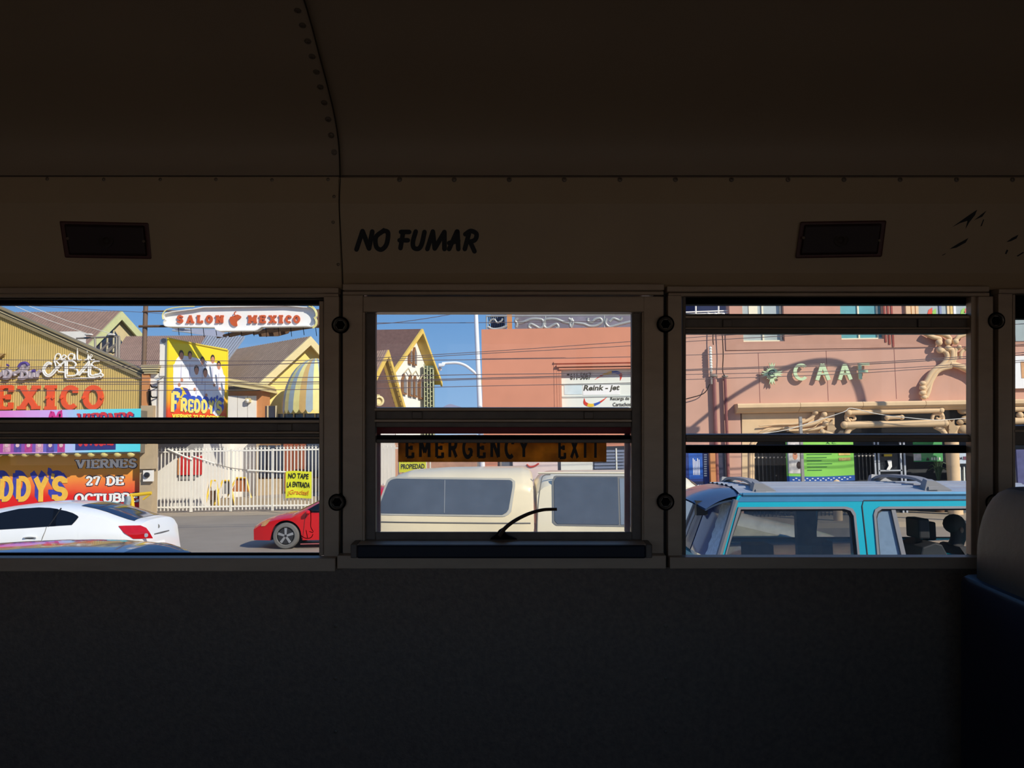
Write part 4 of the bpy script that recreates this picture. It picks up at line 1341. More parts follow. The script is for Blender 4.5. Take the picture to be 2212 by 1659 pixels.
# pipe frame along the top and right edges of the poster
stay = thing('poster_frame', PP(.5, 1.0, .3), 'thin yellow pipes along the top and right edges of the band poster', 'frame')
for a0, b0_, a1, b1_, o0, o1 in ((-.02, 1.0, 1.0, .98, .02, .02), (1.0, .98, 1.0, 0, .02, .02)):
    MB().tube([PP(a0, b0_, o0), PP(a1, b1_, o1)], .03, 6).build('edge_pipe', mat('yellow frame pipe', (236, 206, 60), .5), stay)

# ---------------- white bar gate and fence
M_gate = mat('white gate paint', (240, 234, 220), .5, var=.08, scale=6)
ZG1 = at(520, 971, YG).z
def gate(name, label, x0, x1, nb, zt=ZG1, rails=(.06, 1.0), Y=YG, spikes=True, m=M_gate, r_=.017):
    X0, X1 = at(x0, 1040, Y).x, at(x1, 1040, Y).x
    o = thing(name, Vector(((X0 + X1) / 2, Y, 0)), label, 'gate', 'white bar gate and fence leaves')
    for k in rails:
        z = .08 + (zt - .12) * k
        MB().box((X0, Y - .025, z - .03), (X1, Y + .025, z + .03)).build('rail', m, o)
    for X in (X0, X1):
        MB().box((X - .022, Y - .035, .03), (X + .022, Y + .035, zt + .02)).build('post', m, o)
    b0 = None
    for i in range(1, nb):
        X = X0 + (X1 - X0) * i / nb
        if b0 is None:
            b0 = MB().box((X - r_, Y - r_, .08), (X + r_, Y + r_, zt)).build('bar', m, o)
            x00 = X
            if spikes:
                s0 = MB()
                for dx in (-.05, 0, .05):
                    s0.tube([Vector((X, Y, zt)), Vector((X + dx, Y, zt + .13 - abs(dx)))], [.018, .004], 4)
                s0 = s0.build('spike', m, o)
        else:
            stamp(b0, o, (X - x00, 0, 0))
            if spikes:
                stamp(s0, o, (X - x00, 0, 0))
    return o
gate('bar_gate', 'white steel bar gate leaf next to the meter pillar', 332, 412, 10)
gate('bar_gate', 'white steel bar gate leaf left of the centre post', 415, 498, 11)
gate('bar_gate', 'white steel bar gate leaf right of the centre post', 500, 588, 11)
gate('bar_gate', 'white steel bar gate leaf behind the yellow notice', 590, 690, 13)
gate('bar_gate', 'white steel bar fence behind the pillar between bus windows', 692, 800, 13)
gate('bar_gate', 'white steel bar fence left of the cream pickup', 802, 930, 15)
# diagonal pipes and chain
dg = thing('gate_chain', Vector((at(520, 1010, YG - .1).x, YG - .1, 1.2)), 'white pipes and sagging chain running across the gate', 'chain')
MB().tube([at(362, 970, YG - .06), at(415, 993, YG - .06)], .035, 6).build('pipe', M_gate, dg)
MB().tube([at(415, 985, YG - .06), at(465, 1002, YG - .06)], .03, 6).build('pipe', M_gate, dg)
MB().tube(bez([at(465, 1002, YG - .06), at(500, 1011, YG - .08), at(535, 1015, YG - .06)], 5), .016, 5).build('chain', M_pipe, dg)
MB().tube([at(535, 1016, YG - .06), at(625, 1020, YG - .06)], .035, 6).build('pipe', M_gate, dg)
# yellow notice
YN = YG - .12
nn_ = thing('entrance_notice', Vector((at(645, 1076, YN).x, YN, at(645, 1076, YN).z)), 'yellow notice sheet with black lettering tied to the gate', 'notice')
nx0, nx1, nz0, nz1 = rect(617, 1018, 673, 1076, YN)
def NP(a, b, out=0):
    return Vector((nx0 + (nx1 - nx0) * a, YN - out - .02 * math.sin(7 * a + 3 * b) * (1 - b), nz0 + (nz1 - nz0) * b + .02 * math.sin(5 * a)))
MB().grid(lambda a, b: NP(a, b), 14, 14).build('sheet', mat('lemon yellow plastic sheet', (226, 226, 42), .5, var=.08), nn_, smooth=True)
M_blkp = mat('black print', (26, 26, 22), .6)
for tx, a0, b0_, a1, b1_, m_, bo in (('NO TAPE', .1, .72, .9, .92, M_blkp, .02), ('LA ENTRADA', .06, .40, .94, .60, M_blkp, .02), ('\u00a1Gracias!', .1, .08, .9, .30, mat('orange print', (222, 140, 30), .6), .015)):
    v, f = font2d(tx, bold=bo, shear=.12)
    MB().sheet2d(v, f, lambda a, b: NP(a0 + (a1 - a0) * a, b0_ + (b1_ - b0_) * b, .025), (0, .004, 0)).build('print', m_, nn_)
# second yellow notice, behind the pickup
n2 = thing('property_notice', Vector((at(890, 1012, YG - .1).x, YG - .1, at(890, 1016, YG).z)), 'yellow property notice on the fence above the cream camper roof', 'notice')
fbox(MB(), 862, 984, 920, 1020, YG - .12, .02).build('sheet', MATS['lemon yellow plastic sheet'], n2)
for tx, y0, y1 in (('NO ENTRE', 987, 998), ('PROPIEDAD', 1002, 1013)):
    v, f = font2d(tx, bold=.02)
    MB().sheet2d(v, f, onrect(866, y0, 917, y1, YG - .13), (0, .005, 0)).build('print', M_blkp, n2)

# courtyard behind the gate
YC = 37.0
cw = thing('courtyard_building', Vector((at(500, 1070, YC).x, YC + .5, 0)), 'white courtyard building with red panel and dark shopfront behind the gate', 'building')
YC1 = 33.4
fbox(MB(), 326, 940, 434, 1070, YC1, .3, 0).build('white_wall', M_white_pl, cw)
xw_ = at(434, 1040, YC1).x
MB().box((xw_ - .25, YC1 + .3, 0), (xw_, YC, at(434, 940, YC1).z)).build('return_wall', M_white_pl, cw)
fbox(MB(), 440, 940, 476, 1070, YC, .4, 0).build('white_wall', M_white_pl, cw)
fbox(MB(), 700, 930, 852, 1040, 34.0, .3, 0).build('yard_wall', M_white_pl, cw)
fbox(MB(), 852, 940, 1030, 1040, 34.2, .3, 0).build('brick_tone_wall', mat('faded brick tone wall', (196, 150, 124), .85, var=.2, scale=5), cw)
fbox(MB(), 553, 930, 800, 1070, YC - .8, .4, 0).build('shop_wall', mat('brown shopfront wall', (150, 112, 78), .8, var=.15), cw)
fbox(MB(), 334, 940, 434, 978, YC1 - .25, .28).build('wall_shade_band', mat('grey plaster and wall shade', (150, 148, 146), .8), cw)  # grey box puts the shade on the wall's upper part into colour
fbox(MB(), 387, 985, 434, 1026, YC1 - .12, .15).build('red_panel', mat('red awning panel', (206, 40, 40), .6, var=.1), cw)
fbox(MB(), 383.5, 990, 387, 1026, YC1 - .12, .15).build('orange_edge', M_orange_pl, cw)
fbox(MB(), 386, 1027, 422, 1036, YC1 - .06, .1).build('grey_sill', MATS['grey plaster and wall shade'], cw)
for x0, x1, y0, y1 in ((558, 575, 962, 1032), (578, 594, 962, 1032), (597, 611, 962, 1032), (662, 690, 950, 1030), (694, 760, 950, 1030)):
    fbox(MB(), x0, y0, x1, y1, YC - .9, .12).build('shop_window', M_gl_dark, cw)
fbox(MB(), 612, 950, 660, 1062, YC - .95, .12).build('brown_door', mat('red brown door', (156, 84, 56), .6, var=.15, scale=4), cw)
for x in (634, 646):
    fbox(MB(), x, 950, x + 1.5, 1062, YC - .97, .03).build('door_joint', M_rust, cw)
fbox(MB(), 553, 930, 558, 1070, YC - .95, .2, 0).build('shop_post', M_tan_pl, cw)
fbox(MB(), 553, 1033, 800, 1068, YC - .85, .1, 0).build('shop_base', M_tan_pl, cw)
for x, y in ((480, 982), (464, 1007)):
    b_ = fbox(MB(), x - 4, y - 7, x + 4, y + 7, YC - .03, .05).build('green_sign', mat('pale green sign', (206, 226, 190), .6), cw)
    MB().plate([[(x - 2, y - 4), (x + 2, y - 4), (x + 2, y), (x + 3.4, y), (x, y + 5), (x - 3.4, y), (x - 2, y)]], lambda a, b: at(a, b, YC - .05), (0, .02, 0)).build('green_arrow', mat('green arrow print', (40, 110, 60), .6), cw)
# ramp
mb = MB()
q = [at(375, 1083, 34.5), at(690, 1072, 34.5), Vector((at(690, 1072, 36.1).x, 36.1, .45)), Vector((at(375, 1083, 36.9).x, 36.9, .05))]
q = [Vector((p.x, p.y, max(p.z, .012))) for p in q]
mb.hexa([Vector((p.x, p.y, 0)) for p in q], q)
tag(mb.build('ramp', M_conc), kind='structure')
# sandwich boards
M_brown = mat('brown board', (176, 110, 66), .7, var=.1)
M_greyb = mat('grey board', (140, 140, 142), .7, var=.1)
for k, (xa, xt, xb, yt, yb, bm, lb_) in enumerate(((442, 462, 474, 1038, 1084, None, 'low yellow folding stand with dark base, leftmost of three'),
        (462, 487, 508, 1038, 1080, M_greyb, 'yellow folding stand with a grey board behind the gate'), (482, 520, 546, 1032, 1075, M_brown, 'yellow folding stand with an orange brown board'))):
    Yk = 34.2 + .4 * k
    o = thing('folding_stand', Vector((at(xt, yb, Yk).x, Yk, .01)), lb_, 'stand', 'yellow folding stands in the courtyard')
    for x0, x1 in ((xa, xa + (xt - xa) * .75), (xb, xt - (xt - xb) * .45)):
        p0, p1 = at(x0, yb, Yk - .25), at(x1, yt, Yk)
        p0.z = .02
        MB().tube([p0, p1], .035, 6).build('leg', M_yel, o)
    MB().tube([at(xa + (xt - xa) * .75, yt, Yk), at(xt - (xt - xb) * .45, yt, Yk)], .035, 6).build('top_rail', M_yel, o)
    if bm:
        MB().plate([[(xa + (xt - xa) * .8, yt), (xt - (xt - xb) * .35, yt), (xb - 8, yb - 13), (xa + 18, yb - 13)]], lambda a, b: at(a, b, Yk + .08), (0, .04, 0)).build('board', bm, o)
    else:
        MB().plate([[(xa + 4, yb - 4), (xa + 8, yb - 24), (xb - 8, yb - 24), (xb - 2, yb - 4)]], lambda a, b: at(a, b, Yk + .05), (0, .05, 0)).build('board', M_rust, o)

# ---------------- white house with pointed windows (middle window)
M_roof2 = mat('dark brown shingle roof', (118, 88, 78), .85, var=.25, scale=6, bump=.2, bscale=20)
M_ylf = mat('yellow soffit paint', (226, 190, 92), .6, var=.1)
hL = at(846, 812, 44.6)
hR = at(955, 830, 48.0)
hA = apex(913, 715, hL, hR)
hB = hA + (at(740, 718, 48.5) - hA)
h3, wp3 = house('white_church_house', 'white gabled house with pointed arch windows and brown roof', hA, hL, hR, hB, M_white_pl, M_roof2, M_ylf, inset=.62, board=.13, wallcut=.0, soffit=M_ylf)
M_brownw = mat('brown window frame', (150, 104, 66), .6, var=.15)
gl_ = wp3(0, 1)
gr_ = wp3(1, 1)
def on_gable(px, py):
    """point of the gable wall seen at a picture position"""
    d = ray(px, py)
    nrm = (gr_ - gl_).cross(Vector((0, 0, 1))).normalized()
    t = (gl_ - CAM).dot(nrm) / d.dot(nrm)
    return CAM + d * t
gn = (gr_ - gl_).cross(Vector((0, 0, 1))).normalized()
if gn.y > 0:
    gn = -gn
def arch_window(x0, x1, yt, yb, skew):
    xm = (x0 + x1) / 2
    o_l = [(x0, yb), (x1, yb + skew), (x1, yt + (yb - yt) * .3 + skew), (xm, yt), (x0, yt + (yb - yt) * .3)]
    i_l = [(x0 + 2, yb - 3), (x1 - 1.5, yb - 3 + skew), (x1 - 1.5, yt + (yb - yt) * .33 + skew), (xm, yt + 4), (x0 + 2, yt + (yb - yt) * .33)]
    MB().plate([o_l], lambda a, b: on_gable(a, b) + gn * .10, -gn * .2).build('window_frame', M_brownw, h3)
    MB().plate([i_l], lambda a, b: on_gable(a, b) + gn * .13, -gn * .2).build('window_pane', mat('grey blue window pane', (132, 126, 122), .2, var=.2), h3)
for x0, x1, yt, yb, sk in ((867, 876.5, 808, 851, 2), (882, 890, 809, 855, 2), (892, 899.5, 811, 857, 2), (904, 912, 815, 861, 2), (882, 888.5, 753, 785, 1.5), (891, 898, 750, 789, 1.5)):
    arch_window(x0, x1, yt, yb, sk)
for x0, x1, y in ((869, 884, 798), (885, 900, 804), (903, 913, 812)):
    MB().tube([on_gable(x0, y + 8) + gn * .15, on_gable((x0 + x1) / 2, y - 2) + gn * .2, on_gable(x1, y + 10) + gn * .15], .04, 5).build('arch_rib', M_mull, h3)
# glass block column on the corner
gb = thing('block_column', Vector((at(928, 900, 46).x, 47.5, 0)), 'green grey openwork block column at the corner of the white house', 'column')
M_gbk = mat('pale green block frame', (186, 186, 146), .7, var=.1)
X0_, X1_, Z0_, Z1_ = rect(917, 787, 937, 905, 46.8)
fbox(MB(), 917.5, 790, 936.5, 960, 47.3, .8, 0).build('core', mat('green grey block glass', (92, 104, 84), .3, var=.2, scale=3), gb)
for i in range(4):
    x = 917 + 6.4 * i
    fbox(MB(), x - 1.1, 786 + i * 4, x + 1.1, 960, 47.1, .3, 0).build('upright', M_gbk, gb)
for j in range(13):
    y = 796 + 10 * j
    for i in range(3):
        fbox(MB(), 917 + 6.4 * i, y + 4 * (i % 2) - 1, 923.4 + 6.4 * i, y + 4 * (i % 2) + 1, 47.15, .2).build('crosspiece', M_gbk, gb)
# small steep gable in front
hL = at(795, 850, 39.4)
hR = at(878, 893, 42.0)
hA = apex(839, 761, hL, hR)
hB = hA + (at(770, 768, 41) - hA)
h4, wp4 = house('small_gable_house', 'small steep yellow edged gable in front of the white house', hA, hL, hR, hB, mat('brown slatted wall', (104, 76, 70), .7, var=.2, scale=8), mat('ribbed brown tile roof', (150, 124, 110), .8, var=.3, scale=7), M_ylf, inset=.45, board=.2, soffit=M_ylf, ribs=14)
for k in range(9):
    t = .2 + k * .08
    p = (hA + (hR - hA) * t) + Vector((-.02, -.02, -.12))
    MB().lathe(p + Vector((-.03, -.1, 0)), (-.4, -1, -.2), [(.03, 0), (.03, .03), (0, .03)], 8).build('rivet_dot', M_rust, h4)
mb = MB()
mb.lathe(at(818, 866, 38.6), (.5, -1, 0), [(.24, 0), (.24, .1), (.15, .12), (.13, .02), (0, .02)], 16)
ac_ = thing('wall_fan', at(816, 874, 38.8), 'cream wall fan at the edge of the small gable', 'fan')
mb.build('rim', M_cream, ac_, smooth=True)
fbox(MB(), 806, 852, 818, 873, 38.8, .4).build('box', M_cream, ac_)
# far hill
mb = MB()
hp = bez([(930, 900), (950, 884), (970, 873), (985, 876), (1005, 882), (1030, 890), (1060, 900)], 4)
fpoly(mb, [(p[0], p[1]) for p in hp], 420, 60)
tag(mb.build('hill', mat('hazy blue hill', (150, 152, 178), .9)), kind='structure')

# ---------------- street lamp
YP = 22.6
slp = thing('street_lamp', Vector((at(1040, 1000, YP).x, YP, 0)), 'white street lamp with a curved arm against the blue sky', 'street lamp')
M_lamp = mat('white lamp post paint', (238, 240, 242), .4, var=.04)
pt0, pt1 = at(1026.5, 640, YP), at(1036.5, 878, YP)
dv = (pt0 - pt1).normalized()
pbase = pt1 - dv * (pt1.z / dv.z)
MB().tube([pbase, pt1, pt0 + dv * 1.5], [.085, .07, .05], 10).build('pole', M_lamp, slp, smooth=True)
MB().tube([at(x, y, YP) for x, y in bez([(1030, 809), (1017, 798), (1004, 789), (988, 784), (970, 784), (955, 785)], 5)], .038, 8).build('arm', M_lamp, slp, smooth=True)
mb = MB()
q = [(946, 785), (963, 784.5), (959, 792), (946, 793)]
mb.hexa([at(a, b, YP - .15) for a, b in q], [at(a, b, YP + .15) for a, b in q])
mb.build('lamp_head', M_lamp, slp, bevel=.03)
MB().ball(at(950, 797, YP), .06, 8).build('photocell', M_lamp, slp, smooth=True)
# drain pipe on the pink corner
dp = thing('service_mast', Vector((at(1037, 960, 24).x, 23.9, .14)), 'thin service pipe with a meter head on the pink corner', 'pipe')
MB().tube([at(1036, 880, 23.9), at(1039.5, 830, 23.9)], .03, 6).build('pipe', M_pipe, dp)
fbox(MB(), 1034.5, 819, 1041, 829, 23.85, .12).build('head', M_tan_pl, dp)
MB().tube([at(1036, 880, 23.9), Vector((at(1036, 880, 23.9).x, 23.9, .14))], .03, 6).build('pipe', M_pipe, dp)

# ---------------- pink building
YF = 24.0
M_pink = mat('salmon pink plaster', (216, 144, 114), .85, var=.08, scale=1.2, bump=.08, bscale=30)
M_pink2 = mat('rose pink plaster', (208, 160, 138), .85, var=.08, scale=1.2, bump=.08, bscale=30)
pk = thing('pink_building', Vector((at(1300, 1060, YF).x, YF + 2, .14)), 'long salmon pink building with a roof terrace', 'building')
xa_, xb_ = at(1041, 800, YF).x, at(1566, 800, YF).x
zt_ = at(1200, 709, YF).z
zt2 = at(1530, 690, YF).z
# upper sign panel recess 1212..1402, 797..900 ; shop window below
sx0, sx1, sz0, sz1 = rect(1213, 797, 1404, 905, YF)
wx0, wx1, wz0, wz1 = rect(1075, 965, 1420, 1075, YF)
mb = MB()
xs_ = at(1478, 800, YF).x
outl = [(xa_, .14), (xs_, .14), (xs_, zt_), (xa_, zt_)]
mb.plate([outl, [(sx0, sz0), (sx1, sz0), (sx1, sz1), (sx0, sz1)], [(wx0, wz0), (wx1, wz0), (wx1, wz1), (wx0, wz1)]], lambda a, b: Vector((a, YF, b)), (0, .35, 0))
mb.box((xa_, YF + .35, .14), (xa_ + .3, YF + 2, zt_))
mb.box((xa_, YF + .35, zt_ - .3), (xs_, YF + 2, zt_ - .05))
mb.build('front_wall', M_pink, pk)
# stepped moulding round the recess
for k, (x0, y0, pr, hh) in enumerate(((1196, 780, .05, 3.5), (1202, 787, .10, 4.5), (1207, 793, .06, 4))):
    a0, a1, b0_, b1_ = rect(x0, y0, 1412 - (x0 - 1196), y0 + hh, YF)
    MB().box((a0, YF - pr, b0_), (a1, YF, b1_)).build('moulding', M_pink, pk)
    MB().box((a0, YF - .012, at(x0, 905, YF).z), (a0 + .07, YF, b0_)).build('moulding', M_pink, pk)
# sign panel
sn = thing('shop_sign', Vector((at(1300, 880, YF).x, YF + .2, sz0)), 'white printed shop sign set into the pink wall', 'sign')
M_pan = mat('white plastic sign panel', (236, 238, 226), .4, var=.03)
MB().box((sx0, YF + .20, sz0), (sx1, YF + .26, sz1)).build('panel', M_pan, sn)
for y in (829, 856):
    a0, a1, b0_, b1_ = rect(1214, y - 1.2, 1404, y + 1.6, YF + .19)
    MB().box((a0, YF + .18, b0_), (a1, YF + .2, b1_)).build('rail', mat('grey sign rail', (190, 196, 190), .4), sn)
fbox(MB(), 1219, 832, 1257, 852, YF + .19, .01).build('blank_tile', mat('pale blue tile', (214, 230, 232), .4), sn)
fbox(MB(), 1259, 831, 1339, 853, YF + .19, .01).build('name_tile', M_white, sn)
M_sgt = mat('dark olive print', (74, 70, 52), .5)
for tx, x0, y0, x1, y1, sh, bo in (('611-5067', 1232, 805, 1277, 820, .0, .012), ('Reink - jet', 1260, 831.5, 1339, 847, .22, .03), ('Recarga de Toner', 1319, 857, 1386, 866, 0, .01), ('Cartuchos de Tinta', 1324, 869, 1396, 877, 0, .01)):
    v, f = font2d(tx, bold=bo, shear=sh)
    MB().sheet2d(v, f, onrect(x0, y0, x1, y1, YF + .184), (0, .004, 0)).build('print', M_sgt, sn)
fbox(MB(), 1225, 807, 1230, 812, YF + .18, .01).build('phone_mark', M_sgt, sn)
cols = [mat('print red', (216, 60, 40), .5), mat('print yellow', (240, 196, 50), .5), mat('print royal blue', (38, 84, 180), .5)]
def swoosh(ctr, wds, segs):
    P = bez(ctr, 6)
    n_ = len(P) - 1
    W_ = [lerp_list([(j / (len(wds) - 1), w_) for j, w_ in enumerate(wds)], i / n_) for i in range(n_ + 1)]
    for a, b, m_ in segs:
        i0, i1 = int(a * n_), int(b * n_)
        vs, fs = [], []
        for i in range(i0, i1 + 1):
            d = (P[min(i + 1, n_)] - P[max(i - 1, 0)]).normalized()
            nv_ = Vector((-d.y, d.x)) * W_[i] / 2
            vs += [tuple(P[i] + nv_), tuple(P[i] - nv_)]
        fs = [(2 * i, 2 * i + 1, 2 * i + 3, 2 * i + 2) for i in range(i1 - i0)]
        MB().sheet2d(vs, fs, lambda x, y: at(x, y, YF + .192), (0, .004, 0)).build('swoosh', m_, sn)
swoosh([(1285, 820), (1300, 811), (1316, 805.5), (1332, 804.5), (1341, 810), (1340, 822)], [.5, 3, 5, 6, 7, .5], [(0, .25, cols[0]), (.25, .48, cols[1]), (.48, .74, cols[2]), (.74, 1, cols[0])])
swoosh([(1262, 860), (1264, 871), (1276, 875.5), (1290, 872), (1302, 865), (1312, 857)], [.5, 7, 7, 5, 3, .5], [(0, .3, cols[0]), (.3, .52, cols[1]), (.52, .7, cols[2]), (.7, 1, cols[0])])
# shop window behind the pickup
fbox(MB(), 1075, 963, 1422, 1078, YF + .2, .05).build('shop_glass', mat('shop window interior', (110, 116, 130), .2, var=.3, scale=1), pk)
fbox(MB(), 1108, 985, 1205, 1050, YF + .1, .05).build('shop_poster', mat('pale pink poster', (232, 212, 208), .6), pk)
fbox(MB(), 1212, 985, 1282, 1050, YF + .1, .05).build('shop_poster', M_pan, pk)
fbox(MB(), 1080, 985, 1084, 1050, YF + .1, .05).build('window_post', M_pipe, pk)
MB().tube([at(x, y, YF + .08) for x, y in bez([(1138, 1003), (1144, 1008), (1154, 1007), (1164, 1001)], 4)], .025, 5).build('poster_swoosh', cols[0], pk)
for i in range(7):
    fbox(MB(), 1284, 972 + 7 * i, 1352, 977 + 7 * i, YF + .05, .08).build('louvre_slat', mat('blue grey louvre', (118, 130, 156), .5), pk)
fbox(MB(), 1331, 968, 1334, 1070, YF + .03, .06).build('window_post', M_pan, pk)
# roof terrace: scrolled railing, pots and columns
tr = thing('terrace_railing', Vector((at(1220, 712, YF + .2).x, YF + .2, zt_)), 'grey scrolled iron railing along the pink roof terrace', 'railing')
M_iron = mat('grey painted scroll iron', (166, 168, 166), .5, metal=.2, var=.15, scale=10)
YR = YF + .12
def scroll(pts, r_=.045):
    MB().tube([at(x, y, YR) for x, y in bez(pts, 6)], r_, 8).build('scroll', M_iron, tr, smooth=True)
sc1 = [(1116, 710), (1113, 702), (1119, 698), (1114, 692), (1117, 688)]
for dx, s in ((0, 1), (278, -1)):
    X = (lambda x: x) if s == 1 else (lambda x: 2348 - x)
    scroll([(X(1115), 707), (X(1117), 699), (X(1113), 693), (X(1120), 688)])
    scroll([(X(1119), 698), (X(1130), 696), (X(1145), 690), (X(1160), 689), (X(1172), 692), (X(1173), 704), (X(1166), 709), (X(1156), 704), (X(1146), 700), (X(1142), 706), (X(1147), 710)])
scroll([(1233, 708), (1238, 697), (1234, 688)])
scroll([(1240, 697), (1260, 700), (1275, 705), (1290, 703), (1300, 695), (1296, 688), (1285, 690), (1278, 696), (1270, 694), (1270, 687)])
scroll([(1310, 688), (1308, 698), (1316, 706), (1330, 703), (1345, 699), (1362, 695)])
scroll([(1316, 695), (1325, 688), (1338, 692), (1344, 686)])
scroll([(1054, 706), (1064, 711), (1080, 710), (1096, 704)])
scroll([(1056, 700), (1060, 692), (1068, 690), (1074, 697), (1082, 694), (1086, 688)], .03)
MB().tube([at(1050, 683, YR), at(1420, 680, YR)], .025, 6).build('top_rail', M_iron, tr)
for x in (1051, 1178, 1305, 1420):
    MB().tube([at(x, 682, YR), at(x, 712, YR)], .022, 6).build('post', M_iron, tr)
for x in range(1056, 1092, 4):
    MB().tube([at(x, 684, YR), at(x + 2, 709, YR)], .014, 5).build('bar', M_dark, tr)
for x0, x1 in ((1095, 1106),):
    fbox(MB(), x0, 660, x1, 713, YF + .1, .4).build('terrace_column', M_orange_pl, pk)
fbox(MB(), 1112, 660, 1420, 714, YF + .7, .2).build('terrace_wall', mat('grey blue terrace wall', (128, 124, 138), .7, var=.3, scale=2), pk)
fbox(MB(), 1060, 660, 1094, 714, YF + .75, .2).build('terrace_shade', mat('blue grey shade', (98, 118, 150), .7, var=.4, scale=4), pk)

# end of the terrace: dark doorway and white rails
fbox(MB(), 1440, 600, 1500, 700, YF + 1.2, .1).build('terrace_door', mat('navy terrace door', (44, 46, 92), .5, var=.3, scale=3), pk)
fbox(MB(), 1500, 600, 1600, 700, YF + 1.4, .1).build('terrace_back', mat('lilac grey terrace wall', (150, 146, 160), .7), pk)
for k, yy in enumerate((674, 679)):
    MB().tube([at(1440, yy + 2, YR), at(1574, yy - 3, YR)], .02, 6).build('white_rail', M_gate, tr)
for x in (1503, 1552):
    MB().tube([at(x, 640, YR), at(x, 690, YR)], .025, 6).build('white_post', M_gate, tr)
for x in (1530, 1545, 1562):
    MB().ball(at(x, 680, YR), .07, 8).build('rail_rosette', M_gate, tr, smooth=True)

# ---------------- CAAF front
ca = thing('rose_front_building', Vector((at(1800, 1060, YF).x, YF + 2, .14)), 'rose pink building front with cream stone scroll ornament', 'building')
X0_, X1_ = xs_, at(2950, 800, YF).x
zt3 = at(1800, 560, YF).z
w1 = rect(1603, 600, 1692, 738, YF)
w2r = rect(1814, 600, 1906, 733, YF)
dr0 = rect(1604, 930, 2440, 1075, YF)
mb = MB()
mb.plate([[(X0_, .14), (at(1603, 1000, YF).x, .14), (at(1603, 1000, YF).x, at(1850, 885, YF).z), (X1_, at(1850, 885, YF).z), (X1_, zt3), (at(1575, 700, YF).x, zt3), (at(1575, 700, YF).x, at(1530, 690, YF).z), (X0_, at(1530, 690, YF).z)],
          [(w1[0], w1[2]), (w1[1], w1[2]), (w1[1], w1[3]), (w1[0], w1[3])], [(w2r[0], w2r[2]), (w2r[1], w2r[2]), (w2r[1], w2r[3]), (w2r[0], w2r[3])]],
         lambda a, b: Vector((a, YF, b)), (0, .3, 0))
mb.build('front_wall', M_pink2, ca)
# paint band between windows and the sign strip
fbox(MB(), 1567, 660, 2420, 754, YF - .02, .02).build('paint_band', mat('dusty rose plaster', (206, 138, 118), .85, var=.12, scale=2), ca) if False else None
M_band = mat('dusty rose band', (196, 148, 126), .85, var=.12, scale=2)
bz0, bz1 = at(1800, 753, YF).z, at(1800, 560, YF).z
mb = MB()
mb.plate([[(at(1566, 700, YF).x, bz0), (X1_, bz0), (X1_, bz1), (at(1576, 700, YF).x, bz1), (at(1576, 700, YF).x, at(1566, 692, YF).z), (at(1566, 700, YF).x, at(1566, 692, YF).z)],
          [(w1[0], w1[2]), (w1[1], w1[2]), (w1[1], w1[3]), (w1[0], w1[3])], [(w2r[0], w2r[2]), (w2r[1], w2r[2]), (w2r[1], w2r[3]), (w2r[0], w2r[3])]], lambda a, b: Vector((a, YF - .03, b)), (0, .03, 0))
mb.build('upper_band', M_band, ca)
M_seam = mat('wall joint', (150, 100, 92), .9)
for x, y0, y1 in ((1640, 762, 870), (1787, 757, 866), (1934, 752, 862)):
    fbox(MB(), x - .6, y0, x + .6, y1, YF - .004, .01).build('wall_joint', M_seam, ca)
M_cwin = mat('cream window frame', (236, 228, 196), .5)
M_wglass = mat('pale window glass', (176, 186, 182), .15, var=.2, scale=1.5)
M_wglass2 = mat('teal window glass', (108, 168, 172), .15, var=.2, scale=1.5)
for wr, gm, xs in ((w1, M_wglass, (1603, 1648, 1687)), (w2r, M_wglass2, (1814, 1856, 1897))):
    MB().box((wr[0], YF + .14, wr[2]), (wr[1], YF + .17, wr[3])).build('window_pane', gm, ca)
    MB().box((wr[0], YF + .085, wr[2] - .004), (wr[1], YF + .165, wr[2] + .05)).build('window_sill', M_cwin, ca)
    for x in xs:
        X = at(x + 1, 710, YF).x
        MB().box((X, YF + .1, wr[2]), (X + .045, YF + .16, wr[3])).build('window_post', M_cwin, ca)
MB().box((at(1621, 700, YF).x, YF + .12, at(1660, 720, YF).z), (at(1640, 700, YF).x, YF + .16, w1[3])).build('window_blind', M_cwin, ca)
for x0, yb in ((1911, 739), (1919, 744), (1927, 749)):
    fbox(MB(), x0 - 1.5, 640, x0 + 2.5, yb, YF - .05, .05).build('red_groove', mat('red brown fluting', (150, 72, 62), .8), ca)
# conduits
for x0, x1, yt, yb in ((1536.5, 1540, 745, 806), (1536.5, 1541, 806, 830)):
    pass
cdt = thing('wall_conduits', Vector((at(1555, 1060, YF - .1).x, YF - .1, .14)), 'pair of brown conduits running down the pink wall corner', 'pipe')
M_cond = mat('red brown conduit', (142, 86, 82), .6, var=.15)
for xt, yt, w_ in ((1542, 812, .055), (1566, 813, .045)):
    p1 = at(xt, yt, YF - .1)
    MB().tube([Vector((p1.x, p1.y, .14)), p1], w_, 8).build('conduit', M_cond, cdt, smooth=True)
    MB().ball(p1, w_ * 1.6, 8, (1.4, 1, .6)).build('weather_head', M_pipe, cdt, smooth=True)
p1 = at(1534, 748, YF - .1)
MB().tube([at(1537, 830, YF - .1), p1], .035, 8).build('mast', M_pipe, cdt, smooth=True)
for k in range(9):
    MB().ball(at(1534.5 + .2 * k, 752 + 6 * k, YF - .16), .05, 8).build('insulator', M_pan, cdt, smooth=True)
for P in ([(1541, 745), (1540, 730), (1541, 690)], [(1558, 690), (1562, 760), (1561, 800), (1565, 812)], [(1533, 830), (1520, 850), (1482, 862)]):
    MB().tube(bez([at(x, y, YF - .15) for x, y in P], 5), .014, 5).build('cable', M_dark, cdt)
